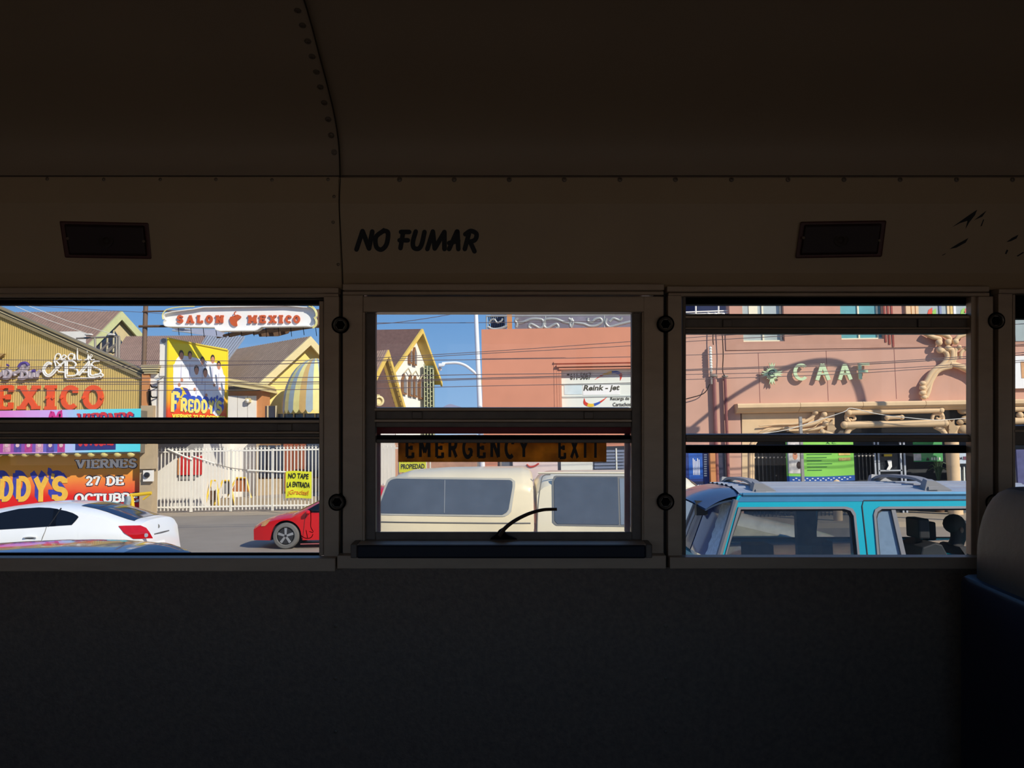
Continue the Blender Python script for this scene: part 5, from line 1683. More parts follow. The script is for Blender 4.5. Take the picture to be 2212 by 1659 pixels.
# CAAF letters and emblem
M_mint = mat('mint green sign enamel', (206, 226, 178), .4, var=.05)
cl = thing('block_letter_sign', Vector((at(1800, 824, YF - .2).x, YF - .2, at(1800, 826, YF).z)), 'row of mint green block letters on the pink front', 'sign')
for ch, x0, x1, y0, y1 in (('C', 1714, 1743, 785, 822), ('A', 1761, 1794, 785, 822), ('A', 1810, 1841, 785, 821), ('F', 1855, 1879, 783, 819)):
    v, f, _w = strokes2d(ch, w=.2, serif=0)
    if ch == 'C':
        v, f = ribbon(arcp(.42, .5, .34, .5, 45, 315, 20), .19)
    if ch == 'F':
        v, f = [], []
        for p_ in ([(.1, 0), (.1, 1)], [(.1, .92), (.62, .92)], [(.1, .5), (.52, .5)]):
            a, b = ribbon(p_, .17)
            o0 = len(v)
            v += [(q_[0], q_[1], len(f)) for q_ in a]
            f += [tuple(i + o0 for i in q) for q in b]
    v, f = unit(v, f)
    MB().sheet2d(v, f, onrect(x0, y0, x1, y1, YF - .15), (0, .06, 0)).build('letter', M_mint, cl)
eb = thing('sun_emblem', Vector((at(1668, 832, YF - .2).x, YF - .2, at(1668, 834, YF).z)), 'mint sunburst emblem with clasped hands left of the block letters', 'emblem')
star = []
for k in range(48):
    a = R(k * 7.5)
    ax = max(abs(math.cos(a)), abs(math.sin(a)))
    base = 24 if ax > .93 else (16 if ax < .80 else 15)
    rr_ = base if k % 2 == 0 else base * .68
    star.append((1668 + rr_ * math.cos(a), 807 + rr_ * math.sin(a) * 1.02))
MB().plate([star], lambda a, b: at(a, b, YF - .14), (0, .05, 0)).build('rays', M_mint, eb)
MB().lathe(at(1668, 807, YF - .14), (0, -1, 0), [(.125, 0), (.125, .03), (0, .03)], 20).build('disc', M_mint, eb)
v, f = ribbon(arcp(1668, 807, 7.5, 7.5, 40, 320, 16), 2.2)
MB().sheet2d(v, f, lambda a, b: at(a, b, YF - .18), (0, .01, 0)).build('letter_ring', mat('dark green enamel', (44, 66, 56), .5), eb)
v, f = font2d('CC', bold=.02)
MB().sheet2d(v, f, onrect(1663, 804, 1674, 809.5, YF - .185), (0, .01, 0)).build('print', MATS['dark green enamel'], eb)

# cream stone ornament
M_stone = mat('cream cast stone', (226, 192, 148), .8, var=.1, scale=3, bump=.1, bscale=25)
M_stone2 = mat('warm grey cast stone', (190, 160, 122), .85, var=.14, scale=3, bump=.1, bscale=25)
cn = thing('stone_cornice', Vector((at(1840, 890, YF - .3).x, YF - .3, at(1840, 886, YF).z)), 'cream stone cornice running below the block letters', 'cornice')
ctop = at(1840, 868, YF - .35).z
xl_, xr_ = at(1593, 878, YF - .35).x, at(2950, 870, YF - .35).x
prf = [(0, 0), (.34, 0), (.38, -.04), (.38, -.12), (.32, -.17), (.26, -.19), (.2, -.25), (.12, -.27), (0, -.27)]
nseg = 10
for i in range(nseg):
    a = xl_ + (xr_ - xl_) * i / nseg + .006
    b = xl_ + (xr_ - xl_) * (i + 1) / nseg - .006
    MB().hexa([Vector((a, YF - p[0], ctop + p[1])) for p in prf], [Vector((b, YF - p[0], ctop + p[1])) for p in prf]).build('cornice_block', M_stone, cn)
# frieze below the cornice
fz = thing('stone_portal', Vector((at(1840, 1060, YF).x, YF, .14)), 'cream stone portal with arched opening and bone shaped bars', 'portal')
fbox(MB(), 1604, 884, 1836, 893, YF - .04, .3).build('frieze', M_stone2, fz)
op = arcp(1692, 975, 62, 46, 180, 360, 18)
outl = [(1603, 1075), (1603, 890), (1803, 889), (1803, 940), (1790, 1075), (1754, 1075)] + [(p[0], p[1]) for p in op[::-1]] + [(1630, 1075)]
MB().plate([outl], lambda a, b: at(a, b, YF - .02), (0, .35, 0)).build('arch_panel', M_stone, fz)
for g in (4, 9):
    P = arcp(1692, 975, 62 + g, 46 + g, 180, 345, 18)
    MB().tube([at(x, y, YF - .03) for x, y in [(1630 - g, 1070)] + P], .05, 8).build('arch_moulding', M_stone, fz, smooth=True)
def bone(pts, r_, nm='scroll_arm', ball0=0, ball1=0, Yo=.12):
    P = bez(pts, 6)
    n_ = len(P) - 1
    rr_ = [r_[0] + (r_[1] - r_[0]) * i / n_ for i in range(n_ + 1)]
    mb = MB().tube([at(x, y, YF - Yo) for x, y in P], rr_, 10)
    if ball0:
        mb.ball(at(*pts[0], YF - Yo - .03), ball0, 12)
    if ball1:
        mb.ball(at(*pts[-1], YF - Yo - .03), ball1, 12)
    return mb.build(nm, M_stone, fz, smooth=True)
bone([(1640, 920), (1680, 917), (1720, 915), (1750, 905), (1761, 890)], (.02, .06), ball1=.09)
bone([(1690, 925), (1740, 920), (1768, 910), (1780, 895)], (.03, .07), ball1=.09)
bone([(1700, 930), (1750, 928), (1776, 922), (1783, 914)], (.03, .07), ball1=.09)
bone([(1800, 940), (1790, 935), (1776, 932)], (.05, .05), ball1=.08)
# wing finial between
for xw in (1795, 2058):
    MB().plate([[(xw - 8, 938), (xw - 8, 906), (xw - 2, 912), (xw + 4, 906), (xw + 4, 916), (xw + 12, 926), (xw, 940)]], lambda a, b: at(a, b, YF - .15), (0, .2, 0)).build('wing', M_stone2, fz)
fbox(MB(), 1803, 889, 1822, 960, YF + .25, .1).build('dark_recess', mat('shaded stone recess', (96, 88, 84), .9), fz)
# two horizontal bone bars
def bar_bone(x0, y0, x1, y1, r_, b):
    mb = MB()
    P = [at(x0 + (x1 - x0) * t, y0 + (y1 - y0) * t, YF - .2) for t in (0, .15, .5, .85, 1)]
    mb.tube(P, [r_, r_ * 1.1, r_ * .95, r_ * 1.1, r_], 12)
    mb.ball(P[0], b, 12)
    mb.ball(P[-1], b, 12)
    mb.build('bone_bar', M_stone, fz, smooth=True)
bar_bone(1833, 891, 2032, 886, .075, .10)
bar_bone(1824, 918, 2041, 914, .095, .11)
bar_bone(1916, 902.5, 1948, 901.5, .05, .075)
bone([(1834, 891), (1828, 900), (1834, 912)], (.06, .06))
bone([(2030, 888), (2036, 900), (2036, 912)], (.06, .06))
for cx, cy in ((1839, 903), (2025, 900)):
    bone([(cx - 12, cy + 6), (cx - 8, cy - 4), (cx + 4, cy - 5), (cx + 8, cy + 2), (cx + 2, cy + 5), (cx - 3, cy + 2)], (.05, .03), 'volute')
bone([(1845, 920), (1834, 928), (1826, 942)], (.09, .07))
bone([(2020, 920), (2034, 928), (2042, 938)], (.09, .07))
for k, (cx, cy, r_) in enumerate(((2080, 886, .14), (2085, 906, .12), (2082, 928, .16), (2092, 944, .14), (2074, 912, .09))):
    MB().ball(at(cx, cy, YF - .05), r_, 12, (1.2, .8, .9)).build('stone_boss', M_stone2, fz, smooth=True)
# right portal continues beyond the pillar
bar_bone(2150, 884, 2360, 880, .08, .11)
bar_bone(2150, 910, 2360, 906, .09, .12)
MB().ball(at(2203, 897, YF - .2), .1, 12).build('stone_boss', M_stone, fz, smooth=True)
# large scroll ornament above the cornice, right
so_ = thing('scroll_ornament', Vector((at(2050, 862, YF - .2).x, YF - .2, at(2050, 866, YF).z)), 'large cream stone scroll ornament at the right of the block letters', 'ornament')
def sbone(pts, r0, r1, b=0):
    P = bez(pts, 7)
    n_ = len(P) - 1
    mb = MB().tube([at(x, y, YF - .16) for x, y in P], [r0 + (r1 - r0) * i / n_ for i in range(n_ + 1)], 10)
    if b:
        mb.ball(at(*pts[-1], YF - .2), b, 12)
    mb.build('scroll', M_stone, so_, smooth=True)
sbone([(1990, 838), (2000, 826), (2012, 806), (2025, 795), (2045, 788), (2056, 775), (2056, 758), (2048, 752)], .07, .085, .09)
sbone([(1995, 848), (2006, 830), (2018, 810), (2032, 798), (2054, 792)], .06, .07)
sbone([(2000, 858), (2006, 845), (2012, 825), (2024, 805)], .07, .05)
sbone([(2020, 800), (2038, 785), (2046, 772), (2042, 760), (2030, 756)], .06, .075, .10)
sbone([(2052, 792), (2062, 775), (2063, 758), (2072, 750)], .07, .06, .07)
sbone([(2052, 785), (2068, 790), (2085, 796), (2110, 810), (2140, 850)], .09, .09)
sbone([(2075, 775), (2076, 762), (2088, 752)], .05, .05, .06)
sbone([(1998, 720), (2015, 728), (2030, 732), (2028, 740)], .07, .06, .1)
sbone([(2020, 718), (2042, 724), (2052, 732), (2048, 739)], .07, .06, .095)
sbone([(2085, 722), (2070, 728), (2064, 738)], .07, .06, .09)
for cx, cy, r_ in ((1993, 828, .085), (1993, 838, .09), (1993, 849, .095), (1996, 858, .085)):
    MB().ball(at(cx, cy, YF - .2), r_, 12, (1.1, 1, .85)).build('boss', M_stone, so_, smooth=True)
# arch over the right doorway, seen in the top slit
mb = MB()
for k, (x, w_) in enumerate(((1957, 10), (1969, 7), (1978, 6))):
    fbox(MB(), x, 640, x + w_, 690, YF - .12 + .03 * k, .2).build('arch_step', M_stone, so_)
wr_ = thing('upper_shop_window', Vector((at(2040, 690, YF - .05).x, YF - .06, at(2040, 700, YF).z)), 'upper window with bright painted glass at the right edge', 'window')
fbox(MB(), 1984, 640, 2092, 700, YF - .05, .04).build('pane', M_wglass, wr_)
for k, (x0, y0, x1, y1, c) in enumerate(((2003, 664, 2014, 680, (222, 80, 50)), (2012, 666, 2022, 682, (150, 200, 90)), (2074, 664, 2084, 680, (150, 200, 90)), (2082, 662, 2092, 676, (226, 100, 90)))):
    MB().plate([[(x0, y1), (x1, y1), (x1, y0), (x0 + 3, y0 + 5)]], lambda a, b: at(a, b, YF - .06), (0, .005, 0)).build('painted_shape', mat('window paint %d' % k, c, .5), wr_)
for x, c in ((2029, (126, 136, 170)), (2046, (230, 200, 150)), (2053, (222, 190, 110)), (2060, (240, 240, 244))):
    fbox(MB(), x, 640, x + 5, 700, YF - .08, .05).build('window_post', mat('post %d' % x, c, .5), wr_)

# blue and shop posters at the left of the portal
bl = thing('blue_poster', Vector((at(1505, 1060, YF - .06).x, YF - .06, .5)), 'dark blue poster with white print left of the pink pilaster', 'poster')
fbox(MB(), 1478, 970, 1532, 1065, YF - .06, .04).build('sheet', mat('navy poster print', (30, 52, 120), .5, var=.15), bl)
fbox(MB(), 1488, 979, 1518, 1034, YF - .066, .006).build('panel_print', mat('royal blue poster print', (30, 90, 180), .5, var=.3, scale=5), bl)
for k in range(5):
    fbox(MB(), 1497 + 3.2 * k, 990 + 3 * (k % 3), 1498.6 + 3.2 * k, 1026, YF - .072, .006).build('print', M_white, bl)
for k in range(10):
    fbox(MB(), 1521, 981 + 5 * k, 1527, 984 + 5 * k, YF - .066, .006).build('print', M_pan, bl)
fbox(MB(), 1484, 1040, 1522, 1058, YF - .068, .006).build('print_frame', mat('navy frame', (20, 30, 70), .5), bl)
v, f = font2d('om', bold=.03)
MB().sheet2d(v, f, onrect(1506, 1047, 1518, 1055, YF - .075), (0, .006, 0)).build('print', M_white, bl)
fbox(MB(), 1535, 965, 1546, 1060, YF - .25, .2, .14).build('pilaster', M_orange_pl, ca)
fbox(MB(), 1548, 975, 1568, 1065, YF - .03, .02).build('shop_window', mat('dark shop pane', (62, 62, 80), .2, var=.5, scale=3), ca)
fbox(MB(), 1567, 975, 1577, 1065, YF - .06, .06).build('window_post', M_pipe, ca)
v, f = font2d('nal', bold=.03)
MB().sheet2d(v, f, onrect(1549, 1047, 1566, 1055, YF - .05), (0, .006, 0)).build('shop_print', M_white, ca)

# security fences and shop interior under the portal
inn = thing('shop_interior', Vector((at(1850, 1060, YF + 2).x, YF + 2, .14)), 'dark glazed shop entrance behind the black fence', 'shopfront')
M_int = mat('dark shop interior', (60, 62, 66), .5, var=.4, scale=2)
fbox(MB(), 1600, 870, 2950, 1080, YF + 1.6, .15, .14).build('back_wall', M_int, inn)
fbox(MB(), 1605, 876, 2950, 882, YF + .3, 1.4).build('ceiling_slab', M_int, inn)
fbox(MB(), 1890, 960, 1954, 1075, YF + .9, .05, .14).build('door_glass', mat('dark door glass', (44, 48, 54), .12, var=.2), inn)
for x in (1891, 1899, 1947, 1955):
    fbox(MB(), x - 1.5, 940, x + 2, 1075, YF + .82, .06, .14).build('door_post', M_tin, inn)
fbox(MB(), 1899, 1015, 1950, 1018, YF + .82, .05).build('door_rail', M_tin, inn)
fbox(MB(), 1910, 981, 1927, 986, YF + .8, .03).build('yellow_sticker', M_yel, inn)
MB().plate([[(1917, 995), (1926, 994), (1927, 1008), (1922, 1015), (1915, 1015), (1920, 1006)]], lambda a, b: at(a, b, YF + .8), (0, .02, 0)).build('white_sticker', M_white, inn)
M_fence = mat('black fence paint', (34, 34, 36), .45, var=.15)
def dark_fence(lbl, x0, x1, nb, Y, zt):
    X0, X1 = at(x0, 1010, Y).x, at(x1, 1010, Y).x
    o = thing('security_fence', Vector(((X0 + X1) / 2, Y, .14)), lbl, 'fence', 'black fences under the stone portal')
    for z in (.35, zt - .85, zt - .12):
        MB().box((X0, Y - .015, z - .015), (X1, Y + .015, z + .015)).build('rail', M_fence, o)
    b0 = None
    for i in range(nb + 1):
        X = X0 + (X1 - X0) * i / nb
        if b0 is None:
            b0 = MB().box((X - .011, Y - .011, .14), (X + .011, Y + .011, zt)).build('bar', M_fence, o)
            k0 = MB().ball(Vector((X, Y, zt - .14)), .03, 8).build('knob', mat('pale knob', (206, 196, 180), .4), o, smooth=True)
            k1 = MB().ball(Vector((X, Y, .62)), .03, 8).build('knob', MATS['pale knob'], o, smooth=True)
            x00 = X
        else:
            for s_ in (b0, k0, k1):
                stamp(s_, o, (X - x00, 0, 0))
    return o
zf = at(1650, 978, YF + .3).z
dark_fence('black bar fence in the arched opening', 1614, 1698, 10, YF + .3, zf)
dark_fence('black bar fence behind the green banner', 1702, 1846, 17, YF + .3, zf)
dark_fence('black bar fence right of the green banner', 1848, 1888, 5, YF + .3, zf)
for x in (1692, 1846):
    fbox(MB(), x - 1.5, 960, x + 2, 1070, YF + .28, .06, .14).build('fence_post', M_fence, inn)
for x in (1733, ):
    fbox(MB(), x - 3, 900, x + 3, 1070, YF - .5, .08, .14).build('steel_post', mat('grey steel post', (150, 146, 142), .5), inn)
# green banner
gbn = thing('green_banner', Vector((at(1770, 1040, YF - .1).x, YF - .1, at(1770, 1040, YF).z)), 'bright green printed banner with a blue lower edge', 'banner')
gx0, gx1, gz0, gz1 = rect(1698, 950, 1845, 1039, YF - .1)
def GP(a, b, out=0):
    return Vector((gx0 + (gx1 - gx0) * a, YF - .1 - out - .03 * math.sin(6 * a), gz0 + (gz1 - gz0) * b - .03 * math.sin(math.pi * a) * (1 - b)))
MB().grid(lambda a, b: GP(a, b), 20, 4).build('cloth', mat('bright green banner cloth', (136, 206, 82), .6, var=.06), gbn, smooth=True)
MB().grid(lambda a, b: GP(a, b * .13, .008), 20, 1).build('blue_edge', mat('blue banner print', (34, 84, 160), .6), gbn)
for k in range(22):
    a0 = .08 + .04 * k
    MB().grid(lambda a, b: GP(a0 + .026 * a, .035 + .02 * b + .04 * (k % 2), .014), 1, 1).build('print', M_white, gbn)
MB().grid(lambda a, b: GP(.02 + .2 * a, .2 + .8 * b, .008), 4, 4).build('photo_print', mat('photo print', (214, 208, 200), .6, var=.5, scale=7), gbn)
for hx, hy, m_ in ((.13, .62, skin), (.13, .74, hair), (.18, .4, hair)):
    MB().plate([[(hx + .035 * math.cos(R(q)), hy + .09 * math.sin(R(q))) for q in range(0, 360, 36)]], lambda a, b: GP(a, b, .012), (0, .002, 0)).build('photo_print', m_, gbn)
M_grp = mat('dark green print', (44, 110, 50), .6)
for k in range(8):
    MB().grid(lambda a, b: GP(.3 + (.22 + .08 * (k % 3)) * a, .27 + .075 * k + .018 * b, .008), 2, 1).build('print', M_grp, gbn)
v, f = font2d('A. C.', bold=.01)
MB().sheet2d(v, f, lambda a, b: GP(.6 + .15 * a, .9 + .05 * b, .012), (0, .003, 0)).build('print', M_grp, gbn)
for k in range(2):
    v, f = font2d(('NINOS', 'Y PAREJAS')[k], bold=.04)
    MB().sheet2d(v, f, lambda a, b: GP(.78 + .18 * a, .66 - .1 * k + .08 * b, .012), (0, .003, 0)).build('print', mat('orange pink print', (236, 150, 110), .6), gbn) if False else None
for k in range(2):
    MB().grid(lambda a, b: GP(.78 + .17 * a, .62 - .13 * k + .07 * b, .010), 2, 1).build('print', mat('pale orange print', (226, 196, 110), .6, var=.4, scale=14), gbn)
# second smaller green banner
g2 = thing('small_green_banner', Vector((at(2002, 997, YF + .7).x, YF + .7, at(2002, 998, YF).z)), 'smaller green banner hanging right of the glass door', 'banner')
fbox(MB(), 1973, 950, 2036, 997, YF + .7, .02).build('cloth', mat('mid green banner cloth', (70, 160, 90), .6, var=.1), g2)
fbox(MB(), 1974, 980, 1990, 995, YF + .69, .02).build('photo_print', MATS['photo print'], g2)
MB().plate([[(2001, 995), (2003, 988), (2007, 990), (2008, 995)]], lambda a, b: at(a, b, YF + .69), (0, .01, 0)).build('print', M_blkp, g2)
for k in range(4):
    fbox(MB(), 2012 + 5.5 * k, 988, 2015 + 5.5 * k, 994, YF + .69, .01).build('print', M_pan, g2)
# column, curtain shop, plant, bollard
clm = thing('cream_column', Vector((at(2061, 1056, YF + .1).x, YF + .1, .14)), 'cream round column beside the curtained shop window', 'column')
ct_, cb_ = at(2060, 930, YF + .1), at(2061, 1050, YF + .1)
MB().lathe(Vector((cb_.x, cb_.y, .14)), (0, 0, 1), [(.2, 0), (.2, cb_.z - .14 - .06), (.24, cb_.z - .14), (.2, cb_.z - .1), (.17, cb_.z + .05), (.19, ct_.z - .2), (.26, ct_.z)], 18).build('shaft', M_stone, clm, smooth=True)
cs = thing('curtained_window', Vector((at(2090, 1056, YF + .3).x, YF + .3, .14)), 'shop window with white curtains and a pale sign right of the column', 'window')
fbox(MB(), 2070, 1000, 2140, 1065, YF + .5, .05, .14).build('glass', mat('grey window shade', (96, 102, 106), .3, var=.2), cs)
fbox(MB(), 2068, 978, 2140, 1001, YF + .3, .1).build('sign_board', mat('pale blue sign board', (196, 210, 224), .5), cs)
v, f = font2d('DA', bold=.04, shear=.2)
MB().sheet2d(v, f, onrect(2069, 987, 2079, 993, YF + .29), (0, .008, 0)).build('sign_print', M_navy, cs)
fbox(MB(), 2081, 986, 2096, 993, YF + .285, .01).build('sign_logo', mat('maroon logo print', (120, 70, 90), .5), cs)
for k in range(6):
    x = 2071 + 9 * k
    MB().grid(lambda a, b: at(x + 4.5 * a + (1 - b) * 1.2, 1058 - 50 * b, YF + .44 - .05 * math.sin(math.pi * a)), 4, 2).build('curtain', mat('white curtain', (214, 220, 216), .8), cs, smooth=True)
pl = thing('potted_palm', Vector((at(2028, 1060, YF + .9).x, YF + .9, .14)), 'dim leafy plant beside the cream column', 'plant')
M_leaf = mat('dull green leaf', (70, 92, 66), .6, var=.3, scale=5)
for k in range(12):
    a = k * 2.4
    p0 = at(2028, 1050, YF + .9)
    p1 = p0 + Vector((.12 * math.cos(a), .05 * math.sin(a), .5 + .03 * k))
    p2 = p0 + Vector((.34 * math.cos(a), .14 * math.sin(a), .42 + .04 * k))
    MB().tube(bez([p0, p1, p2], 4), [.008, .012, .018, .024, .026, .022, .016, .01, .003], 4).build('leaf', M_leaf, pl)
MB().lathe(Vector((at(2028, 1060, YF + .9).x, YF + .9, .14)), (0, 0, 1), [(.13, 0), (.18, .3), (.16, .3), (.15, .26), (0, .26)], 14).build('pot', M_rust, pl, smooth=True)
bo = MB()
q = at(1807, 1040, YF - 1.2)
bo.lathe(Vector((q.x, q.y, .14)), (0, 0, 1), [(.12, 0), (.12, q.z - .14 - .05), (.10, q.z - .14), (.05, q.z - .1), (0, q.z - .09)], 16)
tag(bo.build('stone_bollard', M_stone, smooth=True), 'cream round topped bollard just above the blue car roof', 'bollard')
# right-most sliver: shop poster beyond the last pillar
rs = thing('white_shop_poster', Vector((at(2230, 840, YF - .1).x, YF - .1, at(2230, 848, YF).z)), 'white framed poster at the far right edge', 'poster')
fbox(MB(), 2190, 768, 2330, 838, YF - .12, .08).build('sheet', M_white, rs)
fbox(MB(), 2206, 780, 2320, 816, YF - .13, .05).build('print', mat('tan picture print', (216, 160, 110), .6, var=.3, scale=3), rs)
fbox(MB(), 2198, 970, 2330, 1070, YF - .1, .08, .14).build('shop_pane', mat('lilac shop pane', (90, 90, 130), .3, var=.3), ca)
fbox(MB(), 2190, 600, 2330, 736, YF - .05, .05).build('window_pane', M_wglass, ca)

# ================================================================== VEHICLES
class Car:
    """lofted car body: s = distance from one end, t = sideways (negative towards the bus), z up"""
    def __init__(c, name, label, x_end, dirn, yc, L, top, hw, belt=.92, tumble=.32, zb=.22, wheels=(), wr=.31, crown=.10, taper=.18, cat='car', under=.06):
        c.x_end, c.dirn, c.yc, c.L, c.top, c.hw0 = x_end, dirn, yc, L, sorted(top), hw
        c.belt, c.tumble, c.zb, c.wheels, c.wr, c.crown, c.taper, c.under = belt, tumble, zb, wheels, wr, crown, taper, under
        c.o = thing(name, Vector((x_end + dirn * L / 2, yc, 0)), label, cat)
    def W(c, s, t, z):
        return Vector((c.x_end + c.dirn * s, c.yc + t, z))
    def zt(c, s):
        return lerp_list(c.top, s)
    def zs(c, s):
        return max(c.zt(s) - c.crown, c.zbot(s) + .03)
    def half(c, s, z):
        w_ = c.hw0 * (1 - c.taper * abs((s - c.L / 2) / (c.L / 2)) ** 4)
        if z > c.belt:
            return w_ - c.tumble * (z - c.belt)
        return w_ - c.under * ((c.belt - z) / c.belt) ** 2
    def zbot(c, s):
        z = c.zb
        for w_ in c.wheels:
            d = abs(s - w_)
            r_ = c.wr + .055
            if d < r_:
                z = max(z, c.wr + math.sqrt(r_ * r_ - d * d))
        return z
    def ztop(c, s, t):
        h = c.half(s, c.zs(s))
        return c.zt(s) - (c.zt(s) - c.zs(s)) * min(1, abs(t) / h) ** 4
    def body(c, m, n=90):
        S = [c.L * i / n for i in range(n + 1)]
        for w_ in c.wheels:
            S += [w_ + k * (c.wr + .055) * .999 for k in (-1, -.97, -.9, .9, .97, 1)]
        S = sorted(s for s in S if 0 <= s <= c.L)
        rings = []
        NZ, NT = 9, 7
        for s in S:
            zb, zs = c.zbot(s), c.zs(s)
            r_ = []
            for i in range(NZ + 1):
                z = zb + (zs - zb) * i / NZ
                r_.append(Vector((s, -c.half(s, z), z)))
            h = c.half(s, zs)
            for i in range(1, NT):
                t = -h * math.cos(math.pi / 2 * i / NT)
                r_.append(Vector((s, t, c.ztop(s, t))))
            r_.append(Vector((s, 0, c.zt(s))))
            r_ += [Vector((p.x, -p.y, p.z)) for p in r_[:-1][::-1]]
            rings.append(r_)
        k = len(rings[0])
        vs = [c.W(p.x, p.y, p.z) for r_ in rings for p in r_]
        fs = [(i * k + j, i * k + j + 1, (i + 1) * k + j + 1, (i + 1) * k + j) for i in range(len(rings) - 1) for j in range(k - 1)]
        fs += [(i * k, (i + 1) * k, (i + 1) * k + k - 1, i * k + k - 1) for i in range(len(rings) - 1)]
        fs += [tuple(range(k)), tuple(range((len(rings) - 1) * k, len(rings) * k))[::-1]]
        b = MB().add(vs, fs).build('body', m, c.o, smooth=True)
        return b
    def side(c, px, py, Yn):
        p = at(px, py, Yn)
        return (p.x - c.x_end) * c.dirn, p.z
    def side_patch(c, name, top, bot, m, Yn, out=.008, far=False, nx=70, nz=8):
        """patch of the near side between two picture polylines"""
        top, bot = sorted(top), sorted(bot)
        x0, x1 = max(top[0][0], bot[0][0]), min(top[-1][0], bot[-1][0])
        def fn(a, b):
            x = x0 + (x1 - x0) * a
            y = lerp_list(bot, x) * (1 - b) + lerp_list(top, x) * b
            s, z = c.side(x, y, Yn)
            return c.W(s, -(c.half(s, z) + out), z)
        mb = MB().grid(fn, nx, nz)
        if far:
            mb.v += [Vector((v.x, 2 * c.yc - v.y, v.z)) for v in mb.v]
            k = len(mb.v) // 2
            mb.f += [tuple(i + k for i in f[::-1]) for f in mb.f]
        return mb.build(name, m, c.o, smooth=True)
    def top_patch(c, name, s0, s1, w0, w1, m, out=.008, n=10):
        def fn(a, b):
            s = s0 + (s1 - s0) * a
            t = (w0 + (w1 - w0) * a) * (2 * b - 1)
            return c.W(s, t, c.ztop(s, t) + out)
        return MB().grid(fn, n, n).build(name, m, c.o, smooth=True)
    def wheel(c, s, t, m_tyre, m_rim, wd_=.2):
        p = c.W(s, t, c.wr)
        sg_ = -1 if t < 0 else 1
        w = thing('wheel', p, None, None)
        w.parent = c.o
        w.matrix_parent_inverse = Matrix.Identity(4)
        w.location = p - WM[c.o.name].translation
        WM[w.name] = Matrix.Translation(p)
        r = c.wr
        MB().lathe(p, (0, sg_, 0), [(r * .62, -wd_ * .5), (r * .92, -wd_ * .5), (r, -wd_ * .3), (r, wd_ * .3), (r * .93, wd_ * .48), (r * .72, wd_ * .52), (r * .64, wd_ * .42), (r * .62, -wd_ * .5)], 32).build('tyre', m_tyre, w, smooth=True)
        MB().lathe(p, (0, sg_, 0), [(r * .66, wd_ * .44), (r * .6, wd_ * .44), (r * .57, wd_ * .1), (.05, wd_ * .1), (0, wd_ * .1)], 32).build('rim', m_rim, w, smooth=True)
        mb = MB()
        for k in range(5):
            a = 2 * math.pi * k / 5 + .3
            d = Vector((math.cos(a), 0, math.sin(a)))
            q = Vector((-math.sin(a), 0, math.cos(a)))
            f_ = Vector((0, sg_ * wd_ * .36, 0))
            mb.hexa([p + f_ + d * r * .1 + q * r * .10, p + f_ + d * r * .1 - q * r * .10, p + f_ + d * r * .61 - q * r * .14, p + f_ + d * r * .61 + q * r * .14],
                    [p + f_ * 1.3 + d * r * .1 + q * r * .07, p + f_ * 1.3 + d * r * .1 - q * r * .07, p + f_ * 1.25 + d * r * .61 - q * r * .10, p + f_ * 1.25 + d * r * .61 + q * r * .10])
        mb.build('spokes', mat('alloy wheel', (176, 178, 180), .3, metal=.6, var=.1), w)
        MB().lathe(p, (0, sg_, 0), [(r * .16, wd_ * .2), (r * .16, wd_ * .46), (0, wd_ * .48)], 16).build('hub', m_rim, w, smooth=True)
        return w

M_tyre = mat('dusty tyre rubber', (104, 102, 98), .85, var=.1)
M_rimd = mat('dark wheel well', (52, 52, 54), .5, metal=.4)
M_carwhite = mat('white car paint', (240, 240, 238), .25, var=.02, coat=.6)
M_cglass = mat('black tinted car glass', (12, 13, 18), .06, var=.05, spec=.5)
M_cglassb = mat('dark blue tinted car glass', (24, 34, 62), .06, var=.05, spec=.5)
M_carred = mat('red car paint', (206, 18, 28), .25, var=.05, coat=.5)
M_carblue = mat('grey navy car paint', (72, 84, 116), .12, metal=.4, var=.05, coat=.9)
M_silver = mat('silver car paint', (206, 208, 206), .2, metal=.4, coat=.5)
M_under = mat('dark underside', (22, 22, 24), .8)
M_lampred = mat('red tail lamp', (196, 16, 24), .12, var=.25, scale=12, coat=.6)
M_lampclr = mat('clear amber head lamp', (214, 160, 110), .12, var=.2, scale=10, coat=.6)

# ---- white coupe
yc = 15.3
xe = at(388, 1178, 15.95).x
tp = []
for px, py in ((383, 1172), (379, 1158), (372, 1140), (367, 1127), (360, 1122), (340, 1118.5), (308, 1112), (285, 1105), (261, 1097), (240, 1091.5), (215, 1087), (177, 1083), (131, 1082), (100, 1084), (75, 1087), (45, 1091), (19, 1096)):
    p = at(px, py, yc)
    if xe - p.x > .14:
        tp.append((xe - p.x, p.z))
tp = [(0, .50), (.02, .60), (.045, .66), (.05, .74), (.08, .90), (.11, tp[0][1] - .03)] + tp + [(3.03, 1.16), (3.30, .99), (3.58, .92), (4.08, .82), (4.30, .66), (4.38, .5)]
c1 = Car('white_coupe', 'white two door car parked before the orange banner', xe, -1, yc, 4.38, tp, .90, wheels=(.78, 3.4), wr=.32, taper=.16)
c1.body(M_carwhite)
Yn = 14.48
c1.side_patch('side_window', [(-60, 1125), (-20, 1113), (5, 1106.5), (37, 1099.5), (80, 1096.5), (104, 1097.5), (122, 1100)], [(-60, 1146), (0, 1143.5), (60, 1140), (111, 1136.5), (122, 1136)], M_cglass, Yn, far=True)
c1.side_patch('rear_side_window', [(113, 1100), (124, 1101), (140, 1104), (155, 1108.5), (166, 1114), (169, 1117)], [(108, 1137), (125, 1135.5), (157, 1133.5), (164, 1125), (169, 1117)], M_cglass, Yn, far=True)
c1.side_patch('door_seam', [(93, 1186), (101.5, 1150), (102.2, 1138)], [(92.3, 1186), (100.8, 1150), (101.5, 1138)], mat('panel gap', (96, 96, 96), .6), Yn, .004, nx=3, nz=8) if False else None
mb = MB()
